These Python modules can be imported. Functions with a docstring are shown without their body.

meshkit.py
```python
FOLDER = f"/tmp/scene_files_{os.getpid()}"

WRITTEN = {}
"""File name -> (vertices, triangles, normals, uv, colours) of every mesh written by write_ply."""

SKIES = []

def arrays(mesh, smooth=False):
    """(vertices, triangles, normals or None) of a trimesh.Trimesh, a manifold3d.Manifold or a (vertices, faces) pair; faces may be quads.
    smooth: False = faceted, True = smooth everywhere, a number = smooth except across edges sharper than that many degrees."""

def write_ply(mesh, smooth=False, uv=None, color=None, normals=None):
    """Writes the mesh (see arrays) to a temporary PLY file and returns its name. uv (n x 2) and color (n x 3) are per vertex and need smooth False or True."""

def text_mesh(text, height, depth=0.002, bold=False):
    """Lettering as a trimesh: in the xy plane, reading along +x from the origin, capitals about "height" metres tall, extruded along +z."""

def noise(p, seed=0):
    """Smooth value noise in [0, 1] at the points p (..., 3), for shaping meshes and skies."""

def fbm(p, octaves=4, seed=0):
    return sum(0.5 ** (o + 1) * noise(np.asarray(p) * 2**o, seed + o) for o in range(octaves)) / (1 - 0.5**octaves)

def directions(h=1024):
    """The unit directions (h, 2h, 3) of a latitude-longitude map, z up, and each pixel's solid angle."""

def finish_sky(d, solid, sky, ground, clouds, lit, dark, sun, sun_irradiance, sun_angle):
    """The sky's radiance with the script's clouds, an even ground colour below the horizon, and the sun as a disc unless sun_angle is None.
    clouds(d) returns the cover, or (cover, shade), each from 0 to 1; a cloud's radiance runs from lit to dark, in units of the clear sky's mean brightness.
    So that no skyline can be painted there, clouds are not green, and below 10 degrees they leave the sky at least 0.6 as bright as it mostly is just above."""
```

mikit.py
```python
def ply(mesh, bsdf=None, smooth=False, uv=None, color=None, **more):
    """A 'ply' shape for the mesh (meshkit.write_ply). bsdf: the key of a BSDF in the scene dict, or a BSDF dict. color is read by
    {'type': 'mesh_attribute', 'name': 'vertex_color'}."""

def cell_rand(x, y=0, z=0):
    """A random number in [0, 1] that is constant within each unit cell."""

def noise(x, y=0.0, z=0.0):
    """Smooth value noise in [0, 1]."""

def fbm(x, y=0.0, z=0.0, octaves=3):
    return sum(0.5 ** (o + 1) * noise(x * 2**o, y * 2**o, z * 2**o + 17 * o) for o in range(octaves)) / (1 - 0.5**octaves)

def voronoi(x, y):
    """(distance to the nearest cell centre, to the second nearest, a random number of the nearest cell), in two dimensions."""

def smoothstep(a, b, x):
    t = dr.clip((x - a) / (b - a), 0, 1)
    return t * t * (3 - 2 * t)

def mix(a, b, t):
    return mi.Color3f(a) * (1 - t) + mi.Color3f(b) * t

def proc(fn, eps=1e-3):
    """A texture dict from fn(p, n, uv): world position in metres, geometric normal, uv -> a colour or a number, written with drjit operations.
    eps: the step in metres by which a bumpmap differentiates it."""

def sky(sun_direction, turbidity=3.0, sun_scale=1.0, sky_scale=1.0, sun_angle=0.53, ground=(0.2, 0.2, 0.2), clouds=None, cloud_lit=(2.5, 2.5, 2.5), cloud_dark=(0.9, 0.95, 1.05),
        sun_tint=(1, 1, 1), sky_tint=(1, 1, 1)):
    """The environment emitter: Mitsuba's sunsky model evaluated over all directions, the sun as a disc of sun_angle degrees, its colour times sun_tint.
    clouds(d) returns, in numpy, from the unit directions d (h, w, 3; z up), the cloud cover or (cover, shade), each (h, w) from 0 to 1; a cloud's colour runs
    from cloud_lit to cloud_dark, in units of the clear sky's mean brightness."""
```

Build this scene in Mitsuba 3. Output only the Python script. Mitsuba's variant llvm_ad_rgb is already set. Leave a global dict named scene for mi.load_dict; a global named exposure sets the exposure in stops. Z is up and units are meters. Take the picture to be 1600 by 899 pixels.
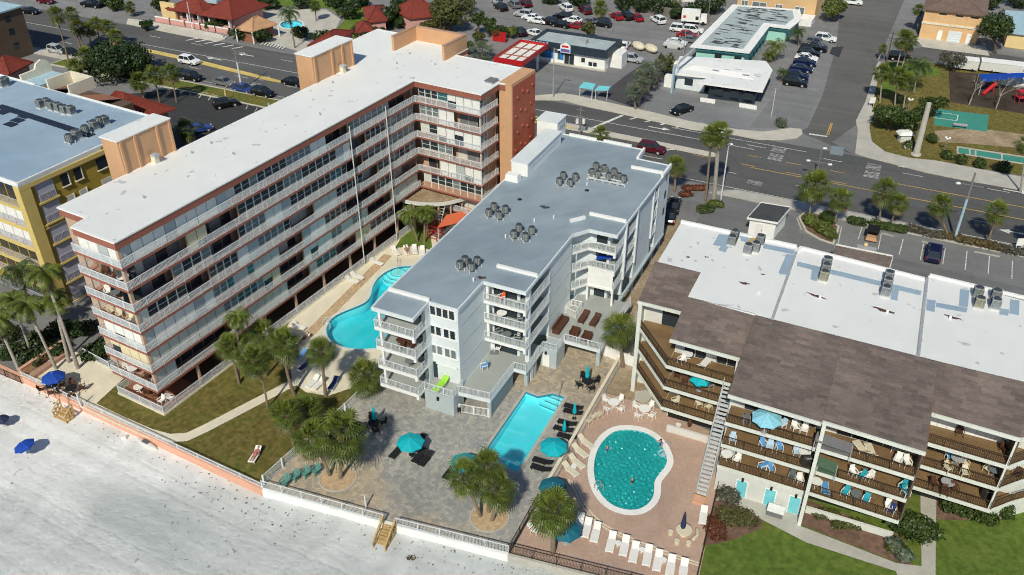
import math, random
import numpy as np
import trimesh, shapely
from shapely.geometry import Polygon, LineString, Point
import drjit as dr
import mitsuba as mi
import mikit, meshkit
from mikit import noise, fbm, voronoi, smoothstep, mix, cell_rand
T = mi.ScalarTransform4f
rng = random.Random(7)
nrg = np.random.default_rng(7)
scene, labels = {}, {}

# ------------------------------------------------------------------ camera, sky, exposure
EYE_H, FOC, PITCH, ROLL = 62.0, 1380.0, 0.58599618, 0.00415607
_cp, _sp, _cr, _sr = math.cos(PITCH), math.sin(PITCH), math.cos(ROLL), math.sin(ROLL)
_right, _fwd, _down = np.array([1, 0, 0.]), np.array([0, _cp, -_sp]), np.array([0, -_sp, -_cp])
CAM = np.array([_cr * _right + _sr * _down, -_sr * _right + _cr * _down, _fwd])
EYE = np.array([0, 0, EYE_H])
scene['camera'] = {'type': 'perspective', 'fov': math.degrees(2 * math.atan(800 / FOC)), 'fov_axis': 'x', 'near_clip': 1.0, 'far_clip': 6000.0,
                   'to_world': T().look_at(origin=EYE.tolist(), target=(EYE + 10 * _fwd).tolist(), up=(-CAM[1]).tolist())}
SUN_AZ, SUN_EL = math.radians(254.0), math.radians(43.0)
scene['sky_light'] = mikit.sky([math.cos(SUN_AZ) * math.cos(SUN_EL), math.sin(SUN_AZ) * math.cos(SUN_EL), math.sin(SUN_EL)], turbidity=2.2, sky_scale=.78, sun_tint=(.87, 1.0, 1.15))
exposure = 1.55


def P(x, y, z=0.0):
    """The point of the plane at height z that the surveyed pixel (of the 1600 px photograph) shows."""
    d = CAM.T @ np.array([(x - 800) / FOC, (y - 449.5) / FOC, 1.0])
    return EYE + d * (z - EYE_H) / d[2]


def G(*pts, z=0.0):
    return [tuple(P(x, y, z)[:2]) for x, y in pts]


class Frame:
    def __init__(s, o, az):
        a = math.radians(az)
        s.o, s.az = np.array(o[:2], float), az
        s.U, s.V = np.array([math.cos(a), math.sin(a)]), np.array([-math.sin(a), math.cos(a)])
        s.T = T().translate([float(s.o[0]), float(s.o[1]), 0]).rotate([0, 0, 1], az)

    def w(s, a, b):
        return s.o + a * s.U + b * s.V

    def loc(s, x, y, z=0.0):
        d = P(x, y, z)[:2] - s.o
        return np.array([d @ s.U, d @ s.V])


# ------------------------------------------------------------------ palette: one BSDF for all plain coloured things
PAL, PIDX = [], {}


def mat(name, col, rough=0.6, amp=0.06, freq=0.6):
    PIDX[name] = len(PAL)
    PAL.append((*col, rough, amp, freq))


for n_, c_, r_, a_, f_ in [
    ('white', (.80, .80, .78), .5, .05, .8), ('rail_white', (.66, .70, .73), .5, .03, 1), ('cream', (.72, .66, .52), .6, .08, .5), ('offwhite', (.62, .62, .58), .6, .08, .5),
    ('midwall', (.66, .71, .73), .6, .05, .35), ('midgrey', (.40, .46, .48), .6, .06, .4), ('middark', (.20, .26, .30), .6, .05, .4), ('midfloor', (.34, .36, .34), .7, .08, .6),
    ('peach', (.57, .33, .18), .7, .05, .4), ('salmon', (.40, .24, .17), .7, .08, .4), ('fascia', (.30, .105, .07), .6, .10, .6), ('brickred', (.36, .09, .05), .7, .10, .7), ('walltan', (.47, .33, .24), .7, .10, .6),
    ('pinkwall', (.66, .36, .25), .7, .08, .5), ('dark', (.012, .012, .014), .6, .1, .5), ('glass', (.025, .035, .045), .06, .1, .3), ('glass_teal', (.04, .14, .16), .08, .1, .3), ('glass_grey', (.16, .19, .20), .12, .15, .4), ('frame_black', (.02, .02, .022), .4, .03, 1),
    ('shutter_w', (.74, .73, .69), .6, .04, .6), ('shutter_g', (.42, .45, .45), .6, .06, .6), ('shutter_y', (.66, .58, .38), .6, .05, .6), ('blind', (.56, .57, .52), .6, .05, .6),
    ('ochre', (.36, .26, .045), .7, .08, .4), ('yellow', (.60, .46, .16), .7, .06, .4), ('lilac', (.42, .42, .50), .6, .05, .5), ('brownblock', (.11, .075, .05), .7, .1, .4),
    ('wood', (.46, .30, .10), .7, .18, 2.), ('deckwood', (.20, .125, .06), .7, .2, 1.2), ('stairwood', (.50, .34, .13), .7, .15, 2.), ('bronze', (.045, .028, .018), .5, .05, 1),
    ('trim', (.64, .66, .60), .6, .06, .5), ('teal', (.33, .62, .54), .6, .05, .4), ('tealdark', (.03, .17, .18), .6, .05, .4), ('aqua', (.17, .56, .62), .6, .04, .5),
    ('metal', (.36, .38, .40), .4, .1, 1.5), ('acgrey', (.30, .32, .31), .5, .15, 2.), ('acdark', (.05, .06, .07), .5, .1, 2.), ('galv', (.55, .58, .60), .35, .06, 1.), ('ac_tan', (.40, .39, .28), .5, .1, 2.),
    ('umb_teal', (.0, .40, .47), .7, .04, 1.), ('umb_deep', (.005, .13, .19), .7, .04, 1.), ('umb_blue', (.005, .055, .36), .7, .05, 1.), ('umb_sky', (.25, .58, .72), .7, .04, 1.), ('umb_navy', (.02, .03, .08), .7, .04, 1.),
    ('black', (.012, .012, .013), .6, .1, 1.), ('sling_w', (.78, .76, .72), .6, .04, 1.), ('sling_cream', (.66, .60, .45), .6, .04, 1.), ('sling_blue', (.10, .30, .58), .6, .05, 1.), ('sling_navy', (.02, .035, .14), .6, .05, 1.), ('sling_teal', (.02, .33, .42), .6, .05, 1.), ('sling_grey', (.10, .11, .12), .6, .05, 1.), ('sling_lblue', (.40, .55, .68), .6, .05, 1.),
    ('wicker', (.085, .035, .02), .7, .2, 4.), ('adir_green', (.10, .26, .23), .6, .05, 1.), ('lime', (.30, .62, .05), .7, .05, 1.), ('canvas_green', (.07, .13, .08), .7, .05, 1.), ('canvas_grey', (.17, .17, .18), .7, .05, 1.), ('orange', (.72, .10, .02), .7, .05, 1.), ('red', (.42, .012, .015), .4, .05, 1.), ('awning', (.55, .12, .05), .7, .06, 1.),
    ('skin', (.50, .28, .19), .6, .05, 2.), ('skin_tan', (.36, .18, .11), .6, .05, 2.), ('hair_dark', (.03, .02, .015), .6, .1, 4.), ('hair_fair', (.40, .30, .16), .6, .1, 4.), ('cloth_blue', (.04, .08, .25), .8, .05, 2.), ('cloth_pink', (.55, .16, .18), .8, .05, 2.), ('cloth_white', (.7, .7, .68), .8, .05, 2.), ('cloth_black', (.015, .015, .02), .8, .05, 2.),
    ('car_white', (.78, .79, .80), .18, .02, 1.), ('car_black', (.008, .008, .010), .14, .02, 1.), ('car_navy', (.008, .012, .05), .14, .02, 1.), ('car_silver', (.42, .44, .46), .2, .02, 1.), ('car_grey', (.16, .17, .18), .18, .02, 1.), ('car_red', (.28, .012, .018), .14, .02, 1.), ('car_maroon', (.085, .006, .012), .14, .02, 1.), ('car_blue', (.03, .06, .22), .14, .02, 1.), ('tyre', (.012, .012, .012), .8, .05, 3.), ('lamp_lens', (.75, .77, .78), .1, .02, 1.), ('tail_red', (.4, .01, .01), .2, .02, 1.), ('cover_grey', (.50, .52, .52), .7, .08, 2.),
    ('trunk', (.22, .17, .12), .85, .25, 3.), ('trunk_grey', (.34, .31, .27), .85, .2, 3.), ('bark', (.13, .09, .06), .9, .25, 3.), ('mulch_tan', (.50, .36, .22), .9, .25, 4.),
    ('roofred', (.20, .036, .022), .7, .18, 1.5), ('rooforange', (.50, .29, .16), .7, .1, 1.), ('roofbrown', (.16, .11, .09), .8, .2, 1.2), ('concrete', (.45, .43, .38), .8, .1, .8), ('kerb', (.52, .49, .42), .8, .1, .8), ('kerb_yellow', (.58, .44, .14), .7, .15, .8), ('paint_white', (.66, .66, .62), .7, .2, 1.4), ('paint_worn', (.36, .36, .35), .8, .35, 2.2), ('paint_yellow', (.62, .36, .06), .7, .18, 1.4), ('paint_blue', (.05, .2, .5), .7, .1, 1.), ('asphalt_patch', (.20, .24, .27), .8, .1, 1.), ('asphalt_dark', (.035, .037, .042), .8, .15, .4),
    ('pole_white', (.66, .68, .70), .4, .05, 1.), ('pole_grey', (.20, .20, .20), .6, .1, 1.), ('pole_wood', (.10, .08, .065), .8, .1, 1.), ('pink', (.62, .33, .30), .7, .06, .5), ('stucco_y', (.74, .56, .28), .7, .06, .5), ('garage', (.66, .72, .74), .6, .04, 1.), ('stor_tan', (.66, .43, .22), .7, .06, .5), ('gas_navy', (.022, .035, .05), .5, .06, .5), ('gas_roof', (.36, .42, .43), .7, .1, .6), ('sign_blue', (.03, .18, .5), .5, .04, 1.), ('sign_red', (.62, .02, .04), .5, .04, 1.),
    ('roofdark', (.06, .065, .07), .8, .15, .6), ('pipe', (.6, .6, .6), .5, .04, 1.), ('stone', (.5, .48, .44), .9, .2, 2.), ('rust', (.10, .052, .042), .8, .3, 2.), ('solar', (.012, .016, .03), .35, .1, 1.), ('courtgreen', (.05, .26, .20), .7, .08, .6), ('fence_grey', (.17, .155, .14), .8, .15, 1.), ('play_red', (.5, .02, .03), .5, .05, 1.), ('rail_tile', (.62, .66, .66), .5, .05, 1.), ('blue_tile', (.02, .22, .33), .3, .1, 3.), ('pool_coping', (.62, .66, .62), .6, .08, 1.), ('step_line', (.01, .12, .2), .4, .05, 1.), ('planter', (.28, .12, .07), .8, .1, 1.), ('lt_blue', (.35, .5, .58), .5, .05, 1.), ('grill', (.03, .03, .032), .4, .05, 1.)]:
    mat(n_, c_, r_, a_, f_)
_PAL = np.array(PAL, np.float32)


def _pal(k, uv):
    return dr.gather(mi.Float, mi.Float(np.ascontiguousarray(_PAL[:, k])), mi.UInt32(dr.clip(uv.x, 0, len(PAL) - 1) + 0.25))


def _paint(p, n, uv):
    f, a = _pal(5, uv), _pal(4, uv)
    t = fbm(p.x * f, p.y * f, p.z * f * 1.7, 3)
    u = noise(p.x * f * 7, p.y * f * 7, p.z * f * 3)
    s = 1 + a * (2.6 * (t - 0.5) + 0.9 * (u - 0.5))
    return mi.Color3f(_pal(0, uv), _pal(1, uv), _pal(2, uv)) * s


scene['paint'] = {'type': 'twosided', 'bsdf': {'type': 'principled', 'base_color': mikit.proc(_paint), 'roughness': mikit.proc(lambda p, n, uv: _pal(3, uv)), 'specular': 0.45}}

# foliage: colour families by uv.x, tone by uv.y
LEAF = np.array([(.105, .145, .024), (.056, .09, .020), (.034, .062, .016), (.115, .150, .030), (.12, .155, .105), (.13, .10, .045), (.095, .105, .03), (.16, .055, .03), (.10, .095, .07)], np.float32)  # palm, shrub, dark tree, lime, silver palm, dry, olive, bromeliad, bare twig


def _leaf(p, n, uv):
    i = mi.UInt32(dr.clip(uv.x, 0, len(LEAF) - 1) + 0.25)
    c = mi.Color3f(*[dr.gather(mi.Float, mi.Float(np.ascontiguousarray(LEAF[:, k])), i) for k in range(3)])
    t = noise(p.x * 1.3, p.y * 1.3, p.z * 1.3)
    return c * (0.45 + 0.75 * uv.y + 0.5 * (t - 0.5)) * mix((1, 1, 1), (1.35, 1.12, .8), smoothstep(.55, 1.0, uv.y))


scene['leaf'] = {'type': 'twosided', 'bsdf': {'type': 'principled', 'base_color': mikit.proc(_leaf), 'roughness': 0.45, 'specular': 0.35}}


def _sand(p, n, uv):
    a = fbm(p.x * .06 + 3, p.y * .11, 0, 4)
    # rake and tyre streaks run roughly along the shore
    q = p.x * .88 - p.y * .47
    r = p.x * .47 + p.y * .88
    st = fbm(q * .05, r * .9, 0, 4)
    st2 = fbm(q * .8 + 4 * a, r * .10, 3, 3)
    sp = noise(p.x * 5, p.y * 5)
    wet = smoothstep(.52, .72, fbm(q * .035 + 9, r * .13 + 1.7, 2, 3))
    c = mix((.58, .605, .60), (.77, .78, .775), smoothstep(.3, .7, a))
    c = c * (0.82 + 0.26 * st + .22 * (st2 - .5) + 0.06 * (sp - .5))
    debris = smoothstep(.80, .90, fbm(p.x * 1.9, p.y * 1.9, 5, 2)) * smoothstep(.50, .62, noise(p.x * .16, p.y * .16, 8))
    c = mix(c, mi.Color3f(.36, .40, .40) + 0 * a, wet * .5)
    return mix(c, mi.Color3f(.13, .11, .09) + 0 * a, debris * .6)


def _sand_h(p, n, uv):
    q = p.x * .88 - p.y * .47
    r = p.x * .47 + p.y * .88
    w = r + 1.6 * (fbm(q * .03, 0, 4, 2) - .5)
    ruts = mi.Float(0)
    for r0 in (22.5, 24.3, 29.0, 30.7, 36.6, 38.4):
        ruts = ruts - dr.exp(-dr.square((w - r0) / .16)) * (.8 + .4 * noise(q * 6, r0))
    a, b, k = voronoi(p.x * 1.35, p.y * 1.35)
    foot = dr.select(k > .45, -dr.exp(-dr.square(a / .16)), 0)
    return 1.2 * fbm(p.x * 2.2, p.y * 2.2, 0, 3) + .9 * fbm(q * .35, r * 1.3, 1, 3) + .35 * ruts + .75 * foot


scene['sand_mat'] = {'type': 'twosided', 'bsdf': {'type': 'bumpmap', 'arbitrary': {'type': 'principled', 'base_color': mikit.proc(_sand), 'roughness': .9, 'specular': .1}, 'tex': mikit.proc(_sand_h, .05), 'scale': .058}}


def _grass(p, n, uv):
    a = fbm(p.x * .35, p.y * .35, 0, 4)
    b = fbm(p.x * 2.6, p.y * 2.6, 3, 3)
    g = mix((.088, .142, .026), (.135, .185, .036), a)
    d = mix((.120, .100, .026), (.170, .140, .048), b)
    dry = smoothstep(.25, .8, uv.x + .65 * (a - .5) + .4 * (b - .5))
    return mix(g, d, dry) * (.62 + .75 * b)


scene['grass_mat'] = {'type': 'twosided', 'bsdf': {'type': 'bumpmap', 'arbitrary': {'type': 'principled', 'base_color': mikit.proc(_grass), 'roughness': .9, 'specular': .1}, 'tex': mikit.proc(lambda p, n, uv: fbm(p.x * 5, p.y * 5, 0, 3), .03), 'scale': .07}}


def _asph(p, n, uv):
    """Road, car parks and plain hard ground: uv.x is the brightness, uv.y the warmth."""
    a = fbm(p.x * .09, p.y * .09, 0, 4)
    q = p.x * .8965 - p.y * .443
    r = p.x * .443 + p.y * .8965
    tracks = fbm(q * .03, r * .75, 5, 3)
    b = noise(p.x * 2.1, p.y * 2.1)
    crack = 1 - smoothstep(0.0, .018, dr.abs(fbm(p.x * .21, p.y * .21, 7, 4) - .5))
    c = mix((.95, 1.0, 1.08), (1.06, 1.0, .92), uv.y)
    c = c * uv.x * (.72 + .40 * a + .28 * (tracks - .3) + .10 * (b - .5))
    return c * (1 - .10 * crack)


scene['asphalt_mat'] = {'type': 'twosided', 'bsdf': {'type': 'principled', 'base_color': mikit.proc(_asph), 'roughness': .8, 'specular': .25}}


def _paver(p, n, uv):
    """uv.x < .5: grey-tan random slate pavers; else small pink pavers."""
    d1, d2, k = voronoi(p.x * 2.6, p.y * 2.6)
    joint = smoothstep(.0, .09, d2 - d1)
    big = fbm(p.x * .22, p.y * .22, 0, 4)
    tone = mix((.27, .265, .25), (.52, .46, .37), k)
    g = mix(tone, mi.Color3f(.37, .35, .32) + 0 * k, .30) * (.80 + .36 * big) * (.72 + .28 * joint)
    g = g * mix((.93, .98, 1.03), (1.10, 1.0, .86), smoothstep(.35, .65, fbm(p.x * .13 + 5, p.y * .13, 4, 3)))
    k2 = cell_rand(dr.floor(p.x * 4.2 + p.y * 1.9), dr.floor(p.y * 4.2 - p.x * 1.9))
    pk = mix((.43, .29, .225), (.50, .365, .29), fbm(p.x * .8, p.y * .8, 2, 4)) * (.93 + .12 * k2) * (.84 + .3 * big)
    return dr.select(uv.x < .5, g, pk)


scene['paver_mat'] = {'type': 'twosided', 'bsdf': {'type': 'principled', 'base_color': mikit.proc(_paver), 'roughness': .75, 'specular': .25}}


def _roof(p, n, uv):
    """Membrane roofs: uv.x = 0 white elastomeric, 1 blue grey coating, 2 pale blue; ponding stains and faint seams."""
    a = fbm(p.x * .13, p.y * .13, 0, 4)
    b = fbm(p.x * .55, p.y * .55, 3, 4)
    st = fbm(p.x * .25 + p.y * .2, (p.y - p.x * .5) * 1.1, 6, 3)
    w = mix((.74, .76, .75), (.80, .81, .80), a) * (.97 + .06 * (b - .5))
    g = mix((.225, .285, .335), (.31, .375, .42), smoothstep(.2, .8, a * .7 + st * .3)) * (.90 + .2 * b)
    l = mix((.25, .35, .46), (.34, .44, .53), a) * (.9 + .2 * b)
    sp = smoothstep(.80, .88, fbm(p.x * 1.1, p.y * 1.1, 9, 2))
    w = w * (1 - .3 * sp)
    return dr.select(uv.x < .5, w, dr.select(uv.x < 1.5, g, l))


scene['roof_mat'] = {'type': 'twosided', 'bsdf': {'type': 'principled', 'base_color': mikit.proc(_roof), 'roughness': .6, 'specular': .3}}


def _dirt(p, n, uv):
    """uv.x: 0 tan dirt, 1 brown mulch, 2 dark soil."""
    a = fbm(p.x * .5, p.y * .5, 0, 4)
    b = fbm(p.x * 3.1, p.y * 3.1, 3, 3)
    t = mix((.24, .17, .10), (.42, .34, .24), a) * (.7 + .6 * b)
    m = mix((.12, .075, .055), (.24, .15, .11), a) * (.6 + .7 * b)
    d = mix((.035, .028, .022), (.085, .065, .05), a) * (.7 + .6 * b)
    return dr.select(uv.x < .5, t, dr.select(uv.x < 1.5, m, d))


scene['dirt_mat'] = {'type': 'twosided', 'bsdf': {'type': 'bumpmap', 'arbitrary': {'type': 'principled', 'base_color': mikit.proc(_dirt), 'roughness': .95, 'specular': .1}, 'tex': mikit.proc(lambda p, n, uv: fbm(p.x * 4, p.y * 4, 0, 3), .03), 'scale': .06}}


def _shingle(p, n, uv):
    """uv.x runs along the eave, uv.y up the slope, in metres."""
    row = dr.floor(uv.y / .145)
    k = cell_rand(dr.floor(uv.x / .33 + .5 * cell_rand(row, 3)), row)
    row2 = dr.floor(uv.y / .44)
    k2 = cell_rand(dr.floor(uv.x / 1.3 + cell_rand(row2, 5)), row2, 2)
    big = fbm(uv.x * .3, uv.y * .16, 0, 4)
    edge = smoothstep(0, .22, uv.y / .145 - row)
    return mix((.115, .092, .084), (.235, .190, .168), .30 * k + .55 * k2 + .15 * big) * (.74 + .42 * big) * (.85 + .15 * edge)


scene['shingle_mat'] = {'type': 'twosided', 'bsdf': {'type': 'principled', 'base_color': mikit.proc(_shingle), 'roughness': .9, 'specular': .15}}
scene['water_sheet'] = {'type': 'thindielectric', 'int_ior': 1.33}
scene['pane_glass'] = {'type': 'thindielectric', 'int_ior': 1.5}


def _plaster(p, n, uv):
    """Pool plaster, tinted by the depth uv.x of the water over it and slightly uneven."""
    t = fbm(p.x * .5, p.y * .5, 0, 3)
    return mix((.22, .86, .90), (.0, .58, .70), smoothstep(0, 1.9, uv.x)) * (.92 + .16 * t)


scene['plaster_mat'] = {'type': 'twosided', 'bsdf': {'type': 'principled', 'base_color': mikit.proc(_plaster), 'roughness': .5, 'specular': .3}}


def _water(p, n, uv):
    t = fbm(p.x * .4, p.y * .4, 0, 3)
    return mix((.006, .26, .27), (.02, .38, .38), t)


scene['ripple_mat'] = {'type': 'twosided', 'bsdf': {'type': 'principled', 'base_color': mikit.proc(_water), 'roughness': .16, 'specular': .5}}
scene['sea_mat'] = {'type': 'twosided', 'bsdf': {'type': 'principled', 'base_color': {'type': 'rgb', 'value': [.02, .12, .14]}, 'roughness': .12, 'specular': .5}}


# ------------------------------------------------------------------ mesh builder
class B:
    def __init__(s):
        s.v, s.f, s.n = [], [], 0

    def add(s, v, f):
        v = np.asarray(v, float)
        s.v.append(v)
        s.f.append(np.asarray(f, int) + s.n)
        s.n += len(v)
        return s

    _BF = np.array([[0, 2, 1], [0, 3, 2], [4, 5, 6], [4, 6, 7], [0, 1, 5], [0, 5, 4], [1, 2, 6], [1, 6, 5], [2, 3, 7], [2, 7, 6], [3, 0, 4], [3, 4, 7]])

    def box(s, x0, x1, y0, y1, z0, z1):
        x0, x1 = min(x0, x1), max(x0, x1)
        y0, y1 = min(y0, y1), max(y0, y1)
        return s.add([(x0, y0, z0), (x1, y0, z0), (x1, y1, z0), (x0, y1, z0), (x0, y0, z1), (x1, y0, z1), (x1, y1, z1), (x0, y1, z1)], B._BF)

    def taper(s, x0, x1, y0, y1, z0, z1, i, j=None):
        j = i if j is None else j
        return s.add([(x0, y0, z0), (x1, y0, z0), (x1, y1, z0), (x0, y1, z0), (x0 + i, y0 + j, z1), (x1 - i, y0 + j, z1), (x1 - i, y1 - j, z1), (x0 + i, y1 - j, z1)], B._BF)

    def bar(s, p, q, w, h=None, up=(0, 0, 1)):
        p, q = np.asarray(p, float), np.asarray(q, float)
        h = w if h is None else h
        d = q - p
        d = d / (np.linalg.norm(d) + 1e-12)
        u = np.asarray(up, float)
        if abs(d @ u) > .99:
            u = np.array([1., 0, 0])
        a = np.cross(d, u)
        a /= np.linalg.norm(a)
        b = np.cross(a, d)
        a, b = a * w / 2, b * h / 2
        return s.add([p - a - b, p + a - b, p + a + b, p - a + b, q - a - b, q + a - b, q + a + b, q - a + b], B._BF[:, ::-1])

    def cyl(s, p, q, r0, r1=None, n=8, caps=True):
        p, q = np.asarray(p, float), np.asarray(q, float)
        r1 = r0 if r1 is None else r1
        d = q - p
        d /= np.linalg.norm(d)
        u = np.array([0, 0, 1.]) if abs(d[2]) < .9 else np.array([1., 0, 0])
        a = np.cross(d, u)
        a /= np.linalg.norm(a)
        b = np.cross(d, a)
        t = np.arange(n) * 2 * math.pi / n
        ring = np.cos(t)[:, None] * a + np.sin(t)[:, None] * b
        v = np.vstack([p + ring * r0, q + ring * r1, [p], [q]])
        i = np.arange(n)
        k = (i + 1) % n
        f = [np.stack([i, k, k + n], 1), np.stack([i, k + n, i + n], 1)]
        if caps:
            f += [np.stack([k, i, i * 0 + 2 * n], 1), np.stack([i + n, k + n, i * 0 + 2 * n + 1], 1)]
        return s.add(v, np.vstack(f))

    def tube(s, pts, r, n=5):
        pts = [np.asarray(p, float) for p in pts]
        rr = r if hasattr(r, '__len__') else [r] * len(pts)
        rings = []
        for i, p in enumerate(pts):
            d = pts[min(i + 1, len(pts) - 1)] - pts[max(i - 1, 0)]
            d /= np.linalg.norm(d) + 1e-9
            u = np.array([0, 0, 1.]) if abs(d[2]) < .9 else np.array([1., 0, 0])
            a = np.cross(d, u)
            a /= np.linalg.norm(a)
            b = np.cross(d, a)
            t = np.arange(n) * 2 * math.pi / n
            rings.append(p + (np.cos(t)[:, None] * a + np.sin(t)[:, None] * b) * rr[i])
        f = []
        for j in range(len(pts) - 1):
            for i in range(n):
                k = (i + 1) % n
                f += [[j * n + i, j * n + k, j * n + n + k], [j * n + i, j * n + n + k, j * n + n + i]]
        f += [[0, i + 1, i] for i in range(1, n - 1)] + [[(len(pts) - 1) * n, (len(pts) - 1) * n + i, (len(pts) - 1) * n + i + 1] for i in range(1, n - 1)]
        return s.add(np.vstack(rings), f)

    def prism(s, poly, z0, z1):
        pg = poly if isinstance(poly, (Polygon, shapely.MultiPolygon)) else Polygon(poly)
        for g in getattr(pg.buffer(0), 'geoms', [pg.buffer(0)]):
            m = trimesh.creation.extrude_polygon(g, z1 - z0, engine='earcut')
            s.add(m.vertices + [0, 0, z0], m.faces)
        return s

    def sheet(s, poly, z):
        pg = poly if isinstance(poly, (Polygon, shapely.MultiPolygon)) else Polygon(poly)
        pg = pg.buffer(0)
        for g in getattr(pg, 'geoms', [pg]):
            v, f = trimesh.creation.triangulate_polygon(g, engine='earcut')
            v = np.asarray(v)
            f = np.asarray(f)
            a, b, c = v[f[:, 0]], v[f[:, 1]], v[f[:, 2]]
            up = ((b - a)[:, 0] * (c - a)[:, 1] - (b - a)[:, 1] * (c - a)[:, 0]) > 0
            f = np.where(up[:, None], f, f[:, ::-1])
            s.add(np.column_stack([v, np.full(len(v), z)]), f)
        return s

    def quad(s, a, b, c, d):
        return s.add([a, b, c, d], [[0, 1, 2], [0, 2, 3]])

    def mesh(s):
        return np.vstack(s.v), np.vstack(s.f)


_count = {}


def uniq(key):
    n = _count.get(key, 0)
    _count[key] = n + 1
    return key if n == 0 else f'{key}_{n:03d}'


def tag(key, label=None, cat=None, group=None, kind=None):
    d = labels.setdefault(key, {})
    for k, x in (('label', label), ('category', cat), ('group', group), ('kind', kind)):
        if x:
            d[k] = x


def thing(name, label, cat, group=None):
    key = uniq(name)
    tag(key, label, cat, group)
    return key


def shape(b, m, smooth=False, uv=None):
    """The ply dict of a builder or (v, f) mesh in palette colour m, or in a named BSDF with uv given."""
    v, f = b.mesh() if isinstance(b, B) else b
    bs = 'paint'
    if m in PIDX:
        uv = np.column_stack([np.full(len(v), PIDX[m] + .25), np.zeros(len(v))])
    else:
        bs = m
        uv = np.zeros((len(v), 2)) if uv is None else np.asarray(uv, float)
        if uv.ndim == 1:
            uv = np.tile(uv, (len(v), 1))
    return mikit.ply((v, f), bs, smooth=smooth, uv=uv)


def part(parent, name, sh, to=None, label=None, kind=None):
    key = uniq(f'{parent}__{name}')
    scene[key] = {**sh, 'to_world': to} if to is not None else sh
    if label or kind:
        tag(key, label, kind=kind)
    return key


def struct(name, sh, label=None, to=None):
    key = uniq(name)
    scene[key] = {**sh, 'to_world': to} if to is not None else sh
    tag(key, label, kind='structure')
    return key


def place(name, parts, to, label, cat, group=None, paint=None):
    """A thing from a list of (part path, shape); paint maps 'a colour role' to another shape list entry."""
    key = thing(name, label, cat, group)
    for path, sh in parts:
        scene_key = uniq(f'{key}__{path}')
        scene[scene_key] = {**sh, 'to_world': to}
    return key


def at(x, y, z=0.0, rot=0.0, s=1.0):
    t = T().translate([float(x), float(y), float(z)]).rotate([0, 0, 1], float(rot))
    return t.scale([s, s, s]) if s != 1 else t


def atp(px, py, z=0.0, rot=0.0, s=1.0):
    p = P(px, py, z)
    return at(p[0], p[1], z, rot, s)


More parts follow.
